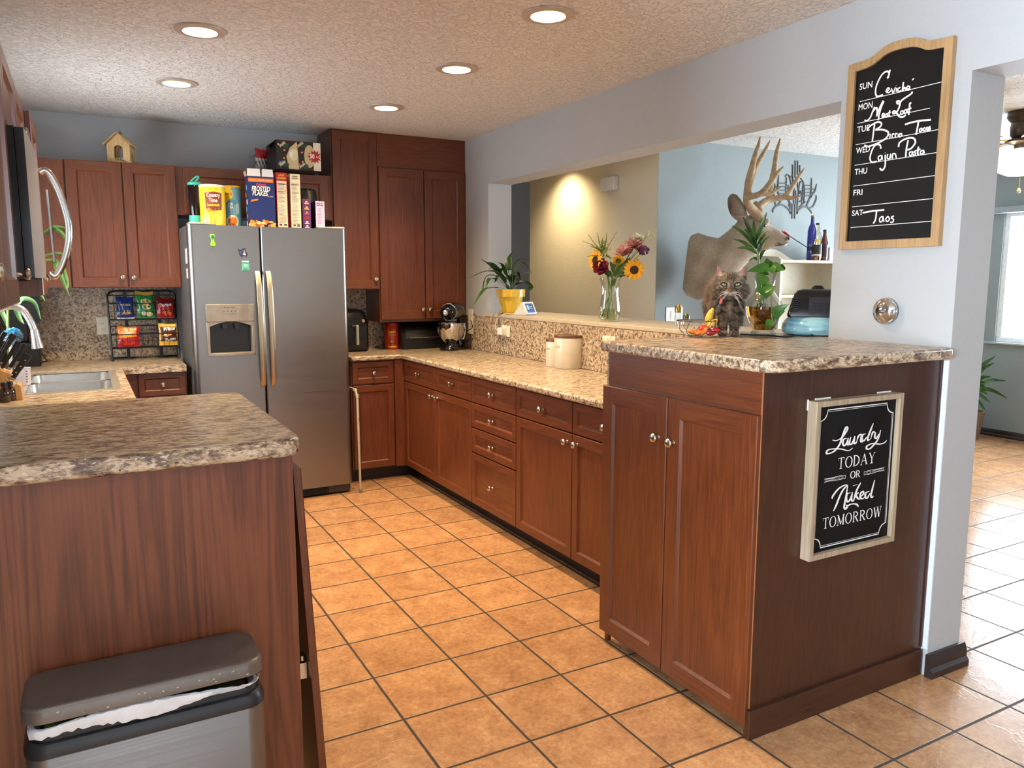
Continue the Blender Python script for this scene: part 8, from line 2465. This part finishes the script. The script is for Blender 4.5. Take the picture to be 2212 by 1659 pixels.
# ------------------------------------------------------------------ living room beyond the column
c = onz(2216, 240, ZC); c = V((c.x, c.y, 0))
m_ = (V((c.x, c.y, 2.2)) - CAM_C).dot(CAM_F) / CAM_FPX
t = thing('ceiling_fan', (c.x, c.y, ZC), 'brass and bronze ceiling fan with a lit bowl lamp in the living room', 'ceiling fan')
BRZ = P('#4c4138', .35, .7)
def fz(py): return ony(2216, py, c.y).z
link('canopy', G().lathe([(.095, ZC - .0008), (.098, fz(252)), (.088, fz(258)), (.070, fz(265))], (c.x, c.y, 0), Z_, 32), BRZ, t)
link('motor_housing', G().lathe([(.072, fz(265.5)), (.078, fz(275)), (.074, fz(292)), (.06, fz(300)), (.10, fz(303)), (.10, fz(308)), (.05, fz(313)), (.045, fz(322))], (c.x, c.y, 0), Z_, 32), BRZ, t)
BLD = wood('fan_blade_wood', '#6a4a30', '#86613f', '#9a744e', 0, .4, .1, 1, 1)
for k in range(5):
    q = math.radians(150 + 72 * k); u = V((math.cos(q), math.sin(q), 0)); v_ = V((-u.y, u.x, 0)); o_ = V((c.x, c.y, fz(303)))
    pts = [o_ + u * a + v_ * b + Z_ * (b * .18) for a, b in ((.16, -.05), (.30, -.062), (.52, -.068), (.60, -.05), (.62, 0), (.60, .05), (.52, .068), (.30, .062), (.16, .05))]
    bl = link('fan_blade', G().prism(pts, (0, 0, .006)), BLD, t, smooth=0)
    link('blade_iron', G().obox(o_, u, v_, Z_, .08, .20, -.016, .016, -.008, -.0005), P('#8d7440', .3, .9), bl, bev=.003)
LAMP = emit('lit_frosted_bowl', '#ffeac2', 4.5)
H1, H2 = fz(324), fz(382)
link('lamp_bowl', G().lathe([(.050, H1)] + [(.050 + .098 * math.sin(math.radians(90 * i / 8)) ** .9, H1 - (H1 - H2) * .62 * (1 - math.cos(math.radians(90 * i / 8)))) for i in range(1, 9)] + [(.13, H2 + (H1 - H2) * .20), (.08, H2 + (H1 - H2) * .05), (0, H2)], (c.x, c.y, 0), Z_, 36), LAMP, t)
d = bpy.data.lights.new('fan_lamp', 'POINT'); d.energy = 25; d.color = (1, .80, .52); d.shadow_soft_size = .1
o = bpy.data.objects.new('fan_lamp', d); o.parent = t; o.location = (0, 0, fz(318) - ZC + .01); COL.objects.link(o)
pc_ = ony(2203, 385, c.y)
link('pull_chain', G().tube([V((pc_.x, c.y, pc_.z)), V((pc_.x, c.y, ony(2203, 408, c.y).z))], .0025, 6), P('#c0a45c', .3, .9), t)
link('chain_fob', G().lathe([(0, 0), (.008, .004), (.012, .016), (.006, .032), (0, .034)], V((pc_.x, c.y, ony(2203, 418, c.y).z)), Z_, 14), P('#e8cf9a', .4), t)
# palm by the window, most of it behind the column
PX = 6.15
b0 = onx(2088, 880, PX)
t = thing('potted_palm', (PX, b0.y, 0), 'green palm whose leaf tips show past the column under the living-room window', 'potted plant')
link('pot', G().lathe([(.11, .002), (.15, .26), (.135, .26), (.125, .23), (0, .23)], (PX, b0.y, 0), Z_, 28), P('#6b5443', .6), t)
zc_ = onx(2088, 835, PX).z
link('trunk', G().tube([V((PX, b0.y, .231)), V((PX, b0.y, zc_))], .02, 10), P('#5b4a30', .8), t)
PALM = leafm('palm_leaf', '#213f1d', '#42672d', .4)
for i, (x, y) in enumerate(((435, 275), (425, 330), (400, 450), (352, 500), (367, 598), (391, 670), (355, 745))):
    e = onx(2040 + x / 3.948, 700 + y / 3.948, PX - .05 * (i % 3))
    s_ = V((PX, b0.y, zc_ - .02 * i)); mid = (s_ + e) / 2 + Z_ * .05
    link('leaf', blade(G(), [s_, mid, e], .020, mX, .2), PALM, t, smooth=60)
for i in range(9):
    q = 1.2 + i * .55; L_ = .30 + .06 * (i % 3)
    s_ = V((PX, b0.y, zc_ - .012 * i)); e = s_ + V((min(.22, L_ * math.cos(q)), L_ * math.sin(q) + .06, .16 - .05 * (i % 4)))
    link('leaf', blade(G(), [s_, (s_ + e) / 2 + Z_ * .07, e], .020, mX, .2), PALM, t, smooth=60)
